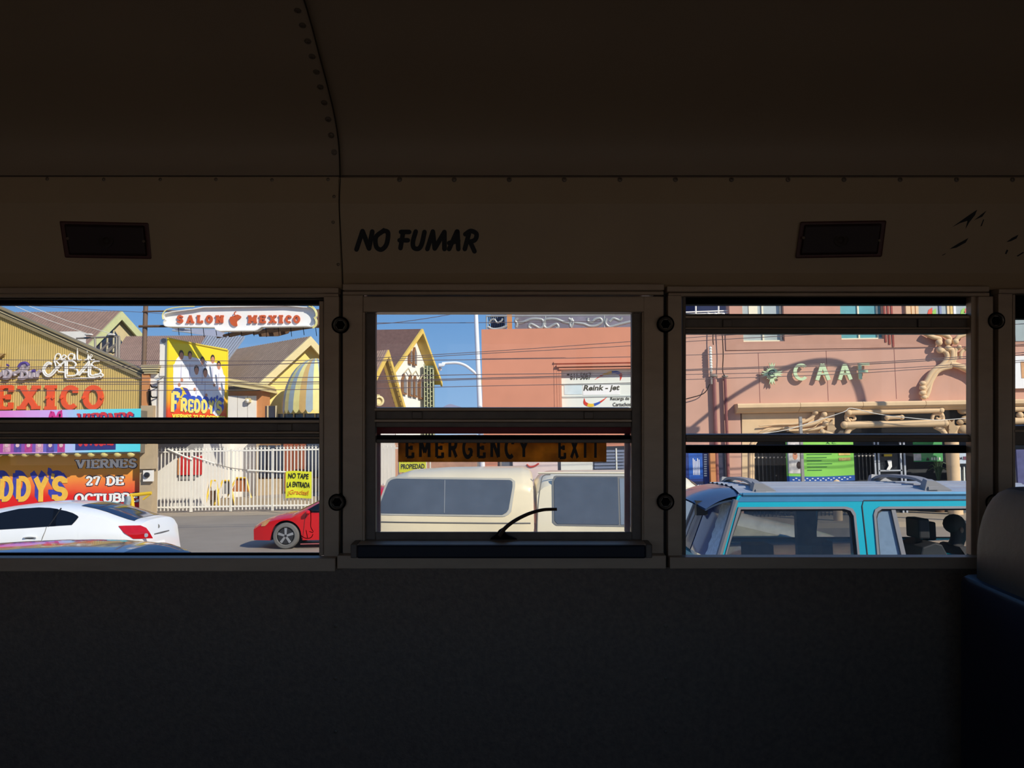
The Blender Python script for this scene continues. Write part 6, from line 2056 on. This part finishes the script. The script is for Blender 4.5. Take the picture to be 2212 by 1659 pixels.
s_, z_ = c1.side(102, 1138, Yn)
for k in range(9):
    pass
def side_line(c, pts, Yn, r_, m, nm='panel_gap', out=.001):
    P = []
    for x, y in bez(pts, 5) if len(pts) > 2 else [(pts[0][0] + (pts[1][0] - pts[0][0]) * k / 20, pts[0][1] + (pts[1][1] - pts[0][1]) * k / 20) for k in range(21)]:
        s, z = c.side(x, y, Yn)
        P.append(c.W(s, -(c.half(s, z) + out), z))
    return MB().tube(P, r_, 5).build(nm, m, c.o)
M_gap = mat('dark panel gap', (110, 108, 104), .6)
side_line(c1, [(103, 1138), (101, 1150), (94, 1170)], Yn, .006, M_gap)
side_line(c1, [(128, 1098), (117, 1120), (107, 1137)], Yn, .012, M_under, 'window_divider')
c1.top_patch('rear_window', .30, 1.28, .60, .52, M_cglassb)
c1.side_patch('tail_lamp', [(256, 1136), (268, 1135.5), (300, 1135.5), (312, 1141), (320, 1151), (326, 1163)], [(256, 1137), (268, 1150), (288, 1164), (326, 1164)], M_lampred, Yn, .012)
s_, z_ = c1.side(313, 1157, Yn)
MB().lathe(c1.W(s_, -(c1.half(s_, z_) + .008), z_), (0, -1, 0), [(.035, 0), (.035, .01), (0, .014)], 14).build('reverse_lamp', M_tin, c1.o, smooth=True)
P = []
side_line(c1, [(59, 1159), (72, 1157.5), (86, 1158.5)], Yn, .016, M_carwhite, 'door_handle', .03)
side_line(c1, [(60, 1161), (72, 1162), (80, 1160)], Yn, .012, M_gap, 'handle_recess', .0)
for x in (353,):
    p = at(352, 1156, 15.3)
    zs_ = lambda z: min(k * .005 for k in range(120) if c1.zt(k * .005) >= z)
    q = [c1.W(zs_(.58) - .012, -.34, .57), c1.W(zs_(.58) - .012, .06, .57), c1.W(zs_(.71) - .012, .06, .71), c1.W(zs_(.71) - .012, -.34, .71)]
    MB().hexa(q, [p + Vector((-.03, 0, 0)) for p in q]).build('number_plate', M_white, c1.o)
    q = [c1.W(zs_(.60) - .016, -.28, .595), c1.W(zs_(.60) - .016, .0, .595), c1.W(zs_(.63) - .016, .0, .63), c1.W(zs_(.63) - .016, -.28, .63)]
    MB().hexa(q, [p + Vector((-.01, 0, 0)) for p in q]).build('plate_print', M_pred, c1.o)
rl = c1.W(.10, -.3, .86)
sh_ = min(k * .01 for k in range(60) if c1.zt(k * .01) >= .90)
MB().tube([c1.W(zs_(.86) + .0, -.32, .85), c1.W(zs_(.86) - .015, .0, .855), c1.W(zs_(.86) + .0, .32, .85)], .012, 6).build('trunk_handle', M_gap, c1.o)
MB().lathe(c1.W(sh_ + .03, -.1, .97), (1, -.3, .3), [(.04, 0), (.04, .02), (0, .02)], 10).build('badge', M_gap, c1.o)
for w_ in (.78, 3.4):
    for t in (-.80, .80):
        c1.wheel(w_, t, M_tyre, M_rimd)
MB().box((c1.x_end - 4.2, yc - .7, .25), (c1.x_end - .2, yc + .7, .5)).build('underbody', M_under, c1.o)

# ---- red car
yc = 20.35
xf = at(556, 1160, 20.0).x
tp = [(0, .55)]
for px, py in ((557, 1152), (560, 1140), (566, 1130), (574, 1123.5), (590, 1116), (610, 1109.5), (630, 1106), (648, 1104), (660, 1097), (672, 1091), (685, 1085)):
    p = at(px, py, yc)
    tp.append((p.x - xf, p.z))
tp += [(1.9, 1.30), (2.2, 1.40), (2.8, 1.42), (3.3, 1.34), (3.7, 1.12), (3.95, 1.0), (4.25, .95), (4.35, .6)]
c2 = Car('red_car', 'red small car with alloy wheels passing the white gate', xf, 1, yc, 4.35, tp, .84, belt=.9, wheels=(), wr=.305, taper=.22, zb=.2)
s_w, _z = c2.side(616.5, 1160, 19.5)
c2.wheels = (s_w, s_w + 2.55)
c2.body(M_carred, 110)
Yn = 19.52
c2.side_patch('head_lamp', [(561, 1137), (564, 1130), (572, 1125), (583, 1122)], [(561, 1138), (570, 1137), (576, 1132), (583, 1123)], M_lampclr, Yn, .014)
c2.side_patch('side_window', [(664, 1101), (685, 1089), (705, 1080), (730, 1076)], [(664, 1107), (690, 1107), (730, 1106)], M_cglass, Yn, .01, far=True)
c2.side_patch('rear_side_window', [(735, 1076), (770, 1075), (800, 1086), (812, 1100)], [(735, 1106), (770, 1105), (812, 1103)], M_cglass, Yn, .01, far=True)
c2.top_patch('windscreen', tp[8][0] + .12, tp[12][0] + .1, .60, .54, M_cglassb)
side_line(c2, [(662, 1112), (658, 1125), (655, 1150), (652, 1168)], Yn, .006, M_under)
s_, z_ = c2.side(667, 1106, Yn)
q = c2.W(s_, -(c2.half(s_, z_) + .09), z_)
MB().ball(q, .09, 10, (.7, .9, .6)).build('mirror', M_carred, c2.o, smooth=True)
side_line(c2, [(648, 1176), (665, 1175.5), (690, 1175)], Yn, .014, mat('dusty red sill', (170, 90, 90), .6), 'sill_strip')
MB().box((c2.x_end + .3, yc - .68, .22), (c2.x_end + 4.1, yc + .68, .6)).build('underbody', M_under, c2.o)
for w_ in c2.wheels:
    for t in (-.75, .75):
        c2.wheel(w_, t, M_tyre, M_rimd, .19)
# leaves pressed between panes: a dry twig on the bus glass in front of the red car
tw = thing('dry_twig', bp(665, 1165, 1.834), 'dry brown twig stuck to the glass in front of the red car', 'twig')
M_twig = mat('dry brown twig', (84, 44, 28), .8)
for P in ([(648, 1155), (656, 1161), (664, 1163), (672, 1161), (676, 1154)], [(671, 1102), (671.5, 1122), (671, 1136), (674, 1144), (677, 1149)], [(661, 1145), (663, 1155), (664, 1162)], [(668, 1148), (676, 1151)]):
    MB().tube([bp(x, y, 1.836) for x, y in bez(P, 4)] if len(P) > 2 else [bp(x, y, 1.836) for x, y in P], .0008, 4).build('stalk', M_twig, tw)

# ---- navy car, only its roof shows over the sill
yc = 8.55
xe = at(430, 1200, 9.1).x
tp = [(0, .75), (.15, .95), (.55, 1.0)]
for px, py in ((408, 1195), (385, 1184), (362, 1176), (330, 1171.5), (280, 1168), (220, 1166), (150, 1167), (80, 1170), (20, 1174), (-40, 1179)):
    tp.append((xe + .75 - at(px, py, 9.1).x, at(px, py, 8.8).z))
tp += [(tp[-1][0] + .45, 1.1), (tp[-1][0] + .7, .98), (tp[-1][0] + 1.35, .82), (tp[-1][0] + 1.45, .6)]
c3 = Car('navy_car', 'dark navy car whose roof shows at the foot of the left window', xe + .75, -1, yc, tp[-1][0], tp, .88, wheels=(1.0, 3.7), crown=.09)
c3.body(M_carblue)
c3.top_patch('rear_window', .62, 1.12, .62, .56, M_cglassb)
for w_ in (1.0, 3.7):
    for t in (-.78, .78):
        c3.wheel(w_, t, M_tyre, M_rimd)

# ---- cream pickup with camper shell
M_camp = mat('cream camper shell', (246, 232, 196), .35, var=.05, scale=2, coat=.3)
M_camp2 = mat('cream pickup paint', (246, 236, 206), .3, var=.04, scale=2, coat=.4)
M_pwin = mat('blue grey camper glass', (84, 94, 108), .1, var=.2, scale=5, spec=.6)
yc = 10.25
pu = thing('pickup_truck', Vector((at(1080, 1300, yc).x, yc, 0)), 'cream pickup truck with a camper shell outside the middle window', 'pickup truck')
xr = at(806, 1100, 9.5).x
Lc = at(1153, 1100, 9.42).x - xr
zr = at(1000, 1009, yc).z
cc_ = Car.__new__(Car)
Car.__init__(cc_, 'camper', None, xr, 1, yc, Lc, [(0, zr - .55), (.05, zr - .36), (.12, zr - .18), (.22, zr - .07), (.38, zr - .02), (.8, zr), (Lc - .12, zr), (Lc - .03, zr - .03), (Lc, zr - .08)], .88, belt=1.55, tumble=.2, zb=1.20, crown=.19, taper=.06, under=0)
bpy.data.objects.remove(cc_.o)
cc_.o = pu
b_ = cc_.body(M_camp)
b_.name = 'camper_shell'
Yn = 9.42
cc_.side_patch('camper_window_frame', [(813, 1100), (834, 1038), (842, 1032), (852, 1030), (1104, 1033), (1113, 1040)], [(813, 1112), (1090, 1115), (1104, 1108), (1113, 1050)], mat('pale window trim', (214, 208, 190), .3, metal=.3), Yn, .006)
cc_.side_patch('camper_window', [(818, 1098), (838, 1042), (844, 1036.5), (854, 1034), (1102, 1037), (1107, 1041)], [(818, 1108), (1086, 1111), (1098, 1104), (1107, 1052)], M_pwin, Yn, .012)
cc_.side_patch('window_divider', [(960, 1037), (961.5, 1037)], [(960, 1107), (961.5, 1107)], mat('pale divider', (150, 156, 162), .4), Yn, .016, nx=2, nz=4)
side_line(cc_, [(824, 1127), (1146, 1130)], Yn, .008, M_gap, 'shell_joint')
xk = at(1160, 1100, 9.5).x
zr2 = at(1250, 1016, yc).z
ctp = [(0, zr2 - .12), (.06, zr2 - .04), (.18, zr2)]
for px, py in ((1400, 1015), (1440, 1018), (1462, 1024), (1482, 1038), (1505, 1057), (1525, 1075)):
    p = at(px, py, yc)
    ctp.append((p.x - xk, p.z))
ctp += [(ctp[-1][0] + .12, ctp[-1][1] - .12), (3.5, 1.22), (3.62, .9)]
cab = Car.__new__(Car)
Car.__init__(cab, 'cab', None, xk, 1, yc, 3.65, ctp, .90, belt=1.40, tumble=.24, zb=.45, crown=.13, taper=.04, wheels=(2.75,), wr=.36, under=.03)
bpy.data.objects.remove(cab.o)
cab.o = pu
cab.body(M_camp2).name = 'cab'
Yn = 9.4
cab.side_patch('cab_window_trim', [(1193, 1040), (1198, 1028), (1440, 1029), (1466, 1042), (1502, 1078)], [(1193, 1128), (1200, 1135), (1352, 1137), (1502, 1137)], mat('grey rubber trim', (120, 122, 122), .5), Yn, .006)
cab.side_patch('cab_window', [(1198, 1040), (1203, 1031), (1336, 1031)], [(1198, 1124), (1204, 1131), (1336, 1132.5)], M_pwin, Yn, .012)
cab.top_patch('windscreen', ctp[5][0] + .05, ctp[8][0], .62, .68, mat('teal grey windscreen', (70, 96, 100), .08))
cab.side_patch('vent_window', [(1340, 1034), (1440, 1034), (1462, 1046), (1496, 1080)], [(1340, 1132.5), (1496, 1133)], mat('pale cab glass', (132, 146, 162), .1, spec=.6), Yn, .012)
side_line(cab, [(1190, 1026), (1176, 1028), (1170, 1040), (1163, 1090), (1160, 1150)], Yn, .006, M_gap)
side_line(cab, [(1163, 1022.5), (1400, 1023)], Yn, .012, M_camp2, 'drip_rail', .006)
MB().box((xr + .05, yc - .78, .55), (xk + .05, yc + .78, 1.32)).build('truck_bed', M_camp2, pu, bevel=.05)
MB().box((xr - .05, yc - .70, .42), (xk + 2.9, yc + .70, .7)).build('frame', M_under, pu)
for s_ in (.75 + xr - xk, 2.75):
    for t in (-.72, .72):
        cab.wr = .36
        cab.wheel(s_, t, M_tyre, M_rimd, .24)

# ---- teal four by four, hollow with see-through windows
M_teal = mat('teal metallic paint', (0, 166, 184), .25, metal=.1, var=.04, coat=.8)
M_tealu = mat('teal blue reflection tone', (62, 122, 158), .3, metal=.3, var=.15, scale=6, coat=.3)  # teal shifted to blue, a reflection put into the paint colour
M_trim = mat('grey window trim', (120, 118, 120), .35, metal=.3, var=.1)
M_rub = mat('black rubber seal', (24, 24, 26), .6)
M_inter = mat('dark car interior', (26, 27, 32), .7, var=.2)
M_tint = glass('grey tinted car glass', (.62, .64, .66), .06, .16, (.45, .5, .56), dscale=14)
YV, WV = 7.25, 1.58
sv = thing('four_by_four', Vector((at(1850, 1200, 8).x, YV + WV / 2, 0)), 'teal four by four with roof bars outside the right window', 'car')
zbelt = at(1850, 1215, YV).z
def SV(px, py, far=False):
    p = at(px, py, YV)
    y = YV + .20 * max(0, p.z - zbelt)
    return Vector((p.x, 2 * (YV + WV / 2) - y if far else y, p.z))
side_o = [(1548, 1215), (1562, 1180), (1590, 1100), (1600, 1076), (1606, 1069), (2290, 1065), (2330, 1080), (2420, 1215)]
qhole = [(1606, 1102), (1832, 1101), (1845, 1105), (1851, 1116), (1853, 1208), (1567, 1209), (1580, 1170)]
fhole = [(1914, 1101), (2270, 1099), (2300, 1112), (2345, 1207), (1900, 1207), (1900, 1118), (1904, 1107)]
for far in (False, True):
    fn = lambda a, b: SV(a, b, far)
    MB().plate([side_o, qhole, fhole], fn, (0, -.05 if far else .05, 0)).build('side_panel', M_teal, sv)
    for hole, nm in ((qhole, 'window_trim'), (fhole, 'window_trim')):
        cx, cy = sum(p[0] for p in hole) / len(hole), sum(p[1] for p in hole) / len(hole)
        def grow(p, g):
            return (p[0] + (g if p[0] > cx else -g), p[1] + (g if p[1] > cy else -g))
        MB().plate([[grow(p, 5) for p in hole], hole[::-1]], lambda a, b: SV(a, b, far) + Vector((0, .012 if far else -.012, 0)), (0, -.03 if far else .03, 0)).build(nm, M_trim, sv)
        MB().plate([[grow(p, 1) for p in hole], [grow(p, -4) for p in hole][::-1]], lambda a, b: SV(a, b, far) + Vector((0, -.01 if far else .01, 0)), (0, -.02 if far else .02, 0)).build('window_seal', M_rub, sv)
MB().plate([qhole], lambda a, b: SV(a, b) + Vector((0, .02, 0)), (0, .004, 0)).build('quarter_glass', M_tint, sv)
MB().plate([[(1902, 1105), (1938, 1104), (1952, 1207), (1902, 1207)]], lambda a, b: SV(a, b) + Vector((0, .02, 0)), (0, .004, 0)).build('vent_glass', mat('hazy vent glass', (116, 136, 156), .15, var=.15, scale=12), sv)
MB().plate([[(1935, 1103), (1944, 1103), (1959, 1207), (1949, 1207)]], lambda a, b: SV(a, b) + Vector((0, -.006, 0)), (0, .03, 0)).build('window_divider', M_trim, sv)
# door gap and drip rail
MB().tube([SV(1875, 1205) + Vector((0, -.002, 0)), SV(1872, 1095) + Vector((0, -.002, 0)), SV(1876, 1083) + Vector((0, -.002, 0)), SV(2290, 1080) + Vector((0, -.002, 0))], .006, 5).build('door_gap', M_rub, sv)
MB().tube([SV(1606, 1069), SV(2290, 1065)], .012, 6).build('drip_rail', M_tealu, sv)
# lower body down to the sills (hidden below the bus window)
xl0, xl1 = SV(1548, 1215).x, SV(2420, 1215).x
MB().box((xl0, YV, .45), (xl1 + 1.1, YV + WV, zbelt + .005)).build('lower_body', M_teal, sv, bevel=.04)
# roof with pressed ribs
r0, r1 = SV(1606, 1069), SV(2290, 1066)
ym0, ym1 = r0.y, 2 * (YV + WV / 2) - r0.y
def RF(a, b):
    y = ym0 + (ym1 - ym0) * b
    z = r0.z + (r1.z - r0.z) * a + .055 * (1 - (2 * b - 1) ** 4) + (.010 if .12 < b < .88 and int((b - .1) / .8 * 12) % 2 else 0)
    return Vector((r0.x + (r1.x - r0.x) * a, y, z))
mb = MB().grid(RF, 8, 60)
mb.grid(lambda a, b: RF(a, b) - Vector((0, 0, .05)), 8, 60)
mb.build('roof', mat('blue grey roof paint', (166, 170, 176), .45, metal=.1, var=.12, scale=5, coat=.3), sv)
MB().tube([SV(1612, 1070.5), SV(2290, 1067.5)], .02, 6).build('roof_edge', M_tealu, sv)
MB().plate([[(1608, 1074), (2285, 1070), (2285, 1082), (1600, 1086)]], lambda a, b: SV(a, b) + Vector((0, -.004, 0)), (0, .01, 0)).build('roof_side', M_tealu, sv)  # strip colouring in the reflection along the upper side
# windscreen
MB().hexa([SV(2290, 1066), SV(2290, 1066, True), SV(2420, 1213, True), SV(2420, 1213)], [p + Vector((.02, 0, .02)) for p in (SV(2290, 1066), SV(2290, 1066, True), SV(2420, 1213, True), SV(2420, 1213))]).build('windscreen', M_tint, sv)
# rear hatch with glass, pale strip and pillars
def RH(a, b, out=0.0):           # a 0..1 from near side to far side, b 0 bottom .. 1 top
    p0, p1 = SV(1550, 1213).lerp(SV(1596, 1082), b), SV(1550, 1213, True).lerp(SV(1596, 1082, True), b)
    p = p0.lerp(p1, a)
    return p + Vector((-.05 * math.sin(math.pi * a) - out, 0, 0))
MB().grid(lambda a, b: RH(a, b), 10, 6).build('hatch_glass', mat('dark blue hatch glass', (52, 70, 120), .08, var=.2, scale=3, spec=.9), sv, smooth=True)
MB().grid(lambda a, b: RH(.03 + .17 * a + .01 * math.sin(31 * b), b * .9, .006), 6, 16).build('hatch_strip', mat('pale hatch strip', (186, 198, 208), .6, var=.3, scale=30), sv)  # pale uneven strip along the near edge of the glass
MB().grid(lambda a, b: RH(.55 + .4 * a, b * .92, .005), 6, 6).build('hatch_sticker', mat('dusty glass haze', (120, 108, 112), .4, var=.3, scale=3), sv)
for a in (0.0, 1.0):
    MB().tube([RH(a, 0), RH(a, 1)], .028, 8).build('rear_pillar', M_trim, sv, smooth=True)
MB().box((SV(1550, 1213).x - .06, YV + .05, .5), (SV(1550, 1213).x + .02, YV + WV - .05, zbelt)).build('tailgate', M_teal, sv)
MB().tube([RH(.75, .1, .03), RH(.72, .45, .04), RH(.7, .8, .03)], .012, 6).build('wiper', M_tin, sv)
# spoiler
sp_top = SV(1604, 1071)
sy0, sy1 = sp_top.y + .02, 2 * (YV + WV / 2) - sp_top.y - .02
def SPL(a, b, lo):
    x = sp_top.x + .03 - .42 * a
    y = sy0 + (sy1 - sy0) * b
    z = sp_top.z + .01 + .05 * (1 - (2 * b - 1) ** 4) - .11 * a * a - (.05 * (1 - a * .7) if lo else 0) - .02 * (abs(2 * b - 1) ** 3)
    return Vector((x + .1 * a * abs(2 * b - 1) ** 4, y, z))
mb = MB().grid(lambda a, b: SPL(a, b, False), 10, 24).grid(lambda a, b: SPL(a, b, True), 10, 24)
mb.build('spoiler', mat('dusky teal spoiler', (78, 96, 122), .25, metal=.3, var=.15, scale=5, coat=.5), sv, smooth=True)
for b in (.12, .88):
    p = SPL(.85, b, True)
    MB().box((p.x - .05, p.y - .04, p.z - .12), (p.x + .05, p.y + .04, p.z + .01)).build('spoiler_foot', M_rub, sv)
# roof cross bars
for px in (1645, 2020):
    X = at(px, 1060, YV + .15).x
    pts = [Vector((X, ym0 + .05 + (ym1 - ym0 - .1) * t, r0.z + .03 + .085 * (1 - (2 * t - 1) ** 4))) for t in [i / 16 for i in range(17)]]
    mb = MB()
    mb.hexa([p + Vector((-.045, 0, 0)) for p in pts] + [p + Vector((-.045, 0, -.025)) for p in pts[::-1]], [p + Vector((.045, 0, 0)) for p in pts] + [p + Vector((.045, 0, -.025)) for p in pts[::-1]])
    mb.build('cross_bar', mat('grey rack plastic', (138, 136, 136), .5, var=.1), sv, smooth=True)
    for t, sgn_ in ((0.02, 1), (.98, -1)):
        y = ym0 + .04 + (ym1 - ym0 - .08) * t
        mb = MB()
        mb.hexa([Vector((X - .075, y, r0.z + .0)), Vector((X + .17, y, r0.z + .0)), Vector((X + .03, y, r0.z + .08)), Vector((X - .05, y, r0.z + .09))],
                [Vector((X - .075, y + sgn_ * .1, r0.z + .02)), Vector((X + .17, y + sgn_ * .1, r0.z + .02)), Vector((X + .03, y + sgn_ * .07, r0.z + .095)), Vector((X - .05, y + sgn_ * .07, r0.z + .105))])
        mb.build('rack_foot', MATS['grey rack plastic'], sv)
# interior: floor, seats, far pillar lining
MB().box((xl0 + .1, YV + .06, zbelt - .05), (xl1, YV + WV - .06, zbelt - .02)).build('cabin_floor', M_inter, sv)
for px in (1742, 1862):
    p = at(px, 1160, YV + WV - .2)
    MB().box((p.x - .10, YV + WV - .22, zbelt - .05), (p.x + .10, YV + WV - .14, r0.z - .03)).build('pillar_lining', M_inter, sv)
def car_seat(px, py_top, Y, nm='seat'):
    p = at(px, py_top, Y)
    mb = MB()
    q = [(p.x - .18, zbelt - .05), (p.x + .12, zbelt - .05), (p.x + .04, p.z - .22), (p.x - .02, p.z - .2), (p.x - .14, p.z - .24)]
    mb.hexa([Vector((a, Y - .24, b)) for a, b in q], [Vector((a, Y + .24, b)) for a, b in q])
    mb.box((p.x - .11, Y - .13, p.z - .18), (p.x - .01, Y + .13, p.z))
    mb.tube([Vector((p.x - .06, Y, p.z - .25)), Vector((p.x - .06, Y, p.z - .1))], .03, 6)
    return mb.build(nm, M_inter, sv, bevel=.02)
car_seat(1995, 1118, YV + .45)
car_seat(2010, 1125, YV + 1.15)
for Y in (YV + .45, YV + 1.15):
    car_seat(1790, 1165, Y, 'rear_seat')
MB().box((at(1610, 1180, 7.7).x, YV + .3, zbelt - .02), (at(1660, 1180, 7.7).x, YV + .6, zbelt + .12)).build('parcel_box', M_inter, sv)
for s_ in (xl0 + .75, xl1 + .35):
    for t in (0.1, WV - .1):
        p = Vector((s_, YV + t, .37))
        MB().lathe(p, (0, 1, 0), [(.2, -.12), (.34, -.12), (.37, -.06), (.37, .06), (.34, .12), (.2, .12)], 24).build('wheel', M_tyre, sv, smooth=True)

# driver in the four by four: head, neck and shoulders, turned to look along the street
dv_ = at(2072, 1143, YV + .52)
me = bpy.data.meshes.new('person')
bm = bmesh.new()
sk = bm.verts.layers.skin.verify()
base = Vector((dv_.x - .02, dv_.y, dv_.z))
J = {'hip': (-.06, 0, -.66, .16, .15), 'belly': (-.06, 0, -.50, .15, .14), 'chest': (-.05, 0, -.30, .14, .19), 'neck0': (-.03, 0, -.17, .075, .085), 'neck1': (-.01, 0, -.12, .062, .064),
     'head0': (.015, 0, -.065, .085, .07), 'head1': (.005, 0, .02, .10, .082), 'head2': (-.005, 0, .085, .075, .065),
     'shl': (-.05, .18, -.20, .085, .085), 'ell': (.06, .25, -.46, .05, .05), 'wrl': (.28, .16, -.40, .033, .033), 'hal': (.36, .12, -.37, .04, .022),
     'shr': (-.05, -.18, -.20, .085, .085), 'elr': (.06, -.25, -.46, .05, .05), 'wrr': (.28, -.16, -.40, .033, .033), 'har': (.36, -.12, -.37, .04, .022),
     'knl': (.36, .12, -.60, .075, .075), 'knr': (.36, -.12, -.60, .075, .075), 'nose': (.10, 0, -.005, .016, .018)}
E = [('hip', 'belly'), ('belly', 'chest'), ('chest', 'neck0'), ('neck0', 'neck1'), ('neck1', 'head0'), ('head0', 'head1'), ('head1', 'head2'), ('head1', 'nose'),
     ('chest', 'shl'), ('shl', 'ell'), ('ell', 'wrl'), ('wrl', 'hal'), ('chest', 'shr'), ('shr', 'elr'), ('elr', 'wrr'), ('wrr', 'har'), ('hip', 'knl'), ('hip', 'knr')]
vd = {}
pw = Matrix.Translation(Vector((base.x, base.y, base.z - .8)))
for k, j in J.items():
    v = bm.verts.new((j[0], j[1], j[2] + .8))
    v[sk].radius = (j[3], j[4])
    v[sk].use_root = (k == 'hip')
    vd[k] = v
for a, b in E:
    bm.edges.new((vd[a], vd[b]))
bm.to_mesh(me)
bm.free()
pr = bpy.data.objects.new('person', me)
COL.objects.link(pr)
pr.matrix_world = pw
WM[pr.name] = pw
pr.modifiers.new('skin', 'SKIN').use_smooth_shade = True
pr.modifiers.new('sub', 'SUBSURF').levels = 2
pr.modifiers['sub'].render_levels = 2
me.materials.append(mat('dark jacket', (34, 32, 34), .8))
tag(pr, 'person in dark clothing at the open front window of the teal car', 'person')
MB().ball(base + Vector((-.025, 0, .05)), .098, 16, (1.0, .9, .92)).build('hair', mat('dark hair', (20, 17, 16), .8), pr, smooth=True)
for s_ in (-1, 1):
    MB().ball(base + Vector((.0, s_ * .083, .0)), .026, 8, (.7, .4, 1.1)).build('ear', mat('shaded skin', (110, 74, 58), .6), pr, smooth=True)

# ================================================================== WIRES AND POLES
M_wire = mat('dark overhead wire', (104, 88, 88), .8)
YW = 21.0
wires = [
 ('highest of the thin overhead wires crossing the pink wall', [(-200, 776), (300, 779), (690, 778), (1040, 760), (1360, 738), (1600, 722), (2400, 670)], .0085),
 ('second overhead wire crossing the pink wall, rising to the right', [(-200, 796), (300, 790), (690, 784), (1040, 764), (1360, 747), (1600, 731), (2400, 690)], .0085),
 ('third overhead wire, level above the block letters', [(-200, 800), (300, 794), (813, 780), (1040, 776.7), (1360, 771), (1485, 767), (1820, 757), (2090, 749), (2400, 736)], .0085),
 ('fourth overhead wire, touching the tops of the block letters', [(-200, 818), (300, 817), (690, 815), (1040, 809), (1360, 805), (1485, 798), (1820, 786), (2090, 770), (2400, 748)], .010),
 ('fifth overhead wire, close below the fourth', [(-200, 826), (300, 825), (690, 825), (1040, 817), (1360, 808), (1485, 800.5), (1820, 789), (2090, 774), (2400, 754)], .012),
 ('sixth overhead wire, crossing the middle of the block letters', [(-200, 831), (300, 830), (690, 829), (1040, 819.5), (1360, 812), (1485, 809), (1820, 801), (2090, 786), (2400, 766)], .0085),
 ('lowest overhead wire, crossing the feet of the block letters', [(-200, 845), (300, 843.5), (690, 841), (1040, 834), (1360, 827), (1485, 820), (1820, 808), (2090, 790), (2400, 770)], .0085),
]
for lb_, P, r_ in wires:
    o = MB().tube(bez([at(x, y, YW) for x, y in P], 8), r_, 5).build('overhead_wire', M_wire)
    tag(o, lb_, 'wire', 'overhead wires along the street')
for lb_, P in (('thin wire crossing the blue sky near the top of the middle window', [(700, 697), (813, 697.5), (1040, 697), (1300, 694)]),
               ('thin wire rising to the right across the blue sky', [(740, 704), (813, 700), (870, 695), (963, 681), (1100, 655)]),
               ('thin wire above the brown roof in the left window', [(-60, 655), (60, 660), (200, 669), (330, 676), (500, 690)])):
    o = MB().tube(bez([at(x, y, YW + (11 if P[0][0] < 0 else 2)) for x, y in P], 6), .009, 5).build('overhead_wire', M_wire)
    tag(o, lb_, 'wire', 'overhead wires along the street')
# two pale cables slanting past the left roof
for lb_, P in (('upper pale cable slanting down to the white parapet block', [(60, 660), (145, 693), (245, 722)]), ('lower pale cable slanting down to the white parapet block', [(30, 660), (100, 690), (195, 723)])):
    tag(MB().tube([at(x, y, 34) for x, y in P], .012, 5).build('guy_cable', M_gate), lb_, 'cable')
# messenger cable draped along the stone portal
tag(MB().tube([at(x, y, YF - .5) for x, y in bez([(1640, 938), (1700, 928), (1760, 910), (1822, 890), (1840, 882), (1900, 895), (2000, 906), (2040, 907), (2090, 903)], 5)], .010, 5).build('slack_cable', M_gate), 'thin pale cable draped across the stone portal', 'cable')
# arched street light standing in front of the rose front, outside the view to the right: it throws the arch shadow
YA = 20.5
def unshadow(px, py):
    p = at(px, py, YF)
    k = (YF - YA) / -SUN_DIR.y
    return p + SUN_DIR * k
ar = [unshadow(x, y) for x, y in bez([(1480, 935), (1560, 872), (1640, 822), (1700, 795), (1760, 781), (1810, 785), (1840, 810), (1858, 850), (1866, 900)], 6)]
sl2 = thing('arched_street_lamp', Vector((ar[-1].x, YA, 0)), 'street lamp with a long arched arm right of the pink front', 'street lamp')
MB().tube(ar + [Vector((ar[-1].x + .05, YA, 0))], [.05 + .05 * i / len(ar) for i in range(len(ar))] + [.11], 10).build('pole', M_lamp, sl2, smooth=True)
hd = ar[0]
MB().box((hd.x - .4, hd.y - .15, hd.z - .08), (hd.x + .3, hd.y + .15, hd.z + .06)).build('lamp_head', M_lamp, sl2, bevel=.03)
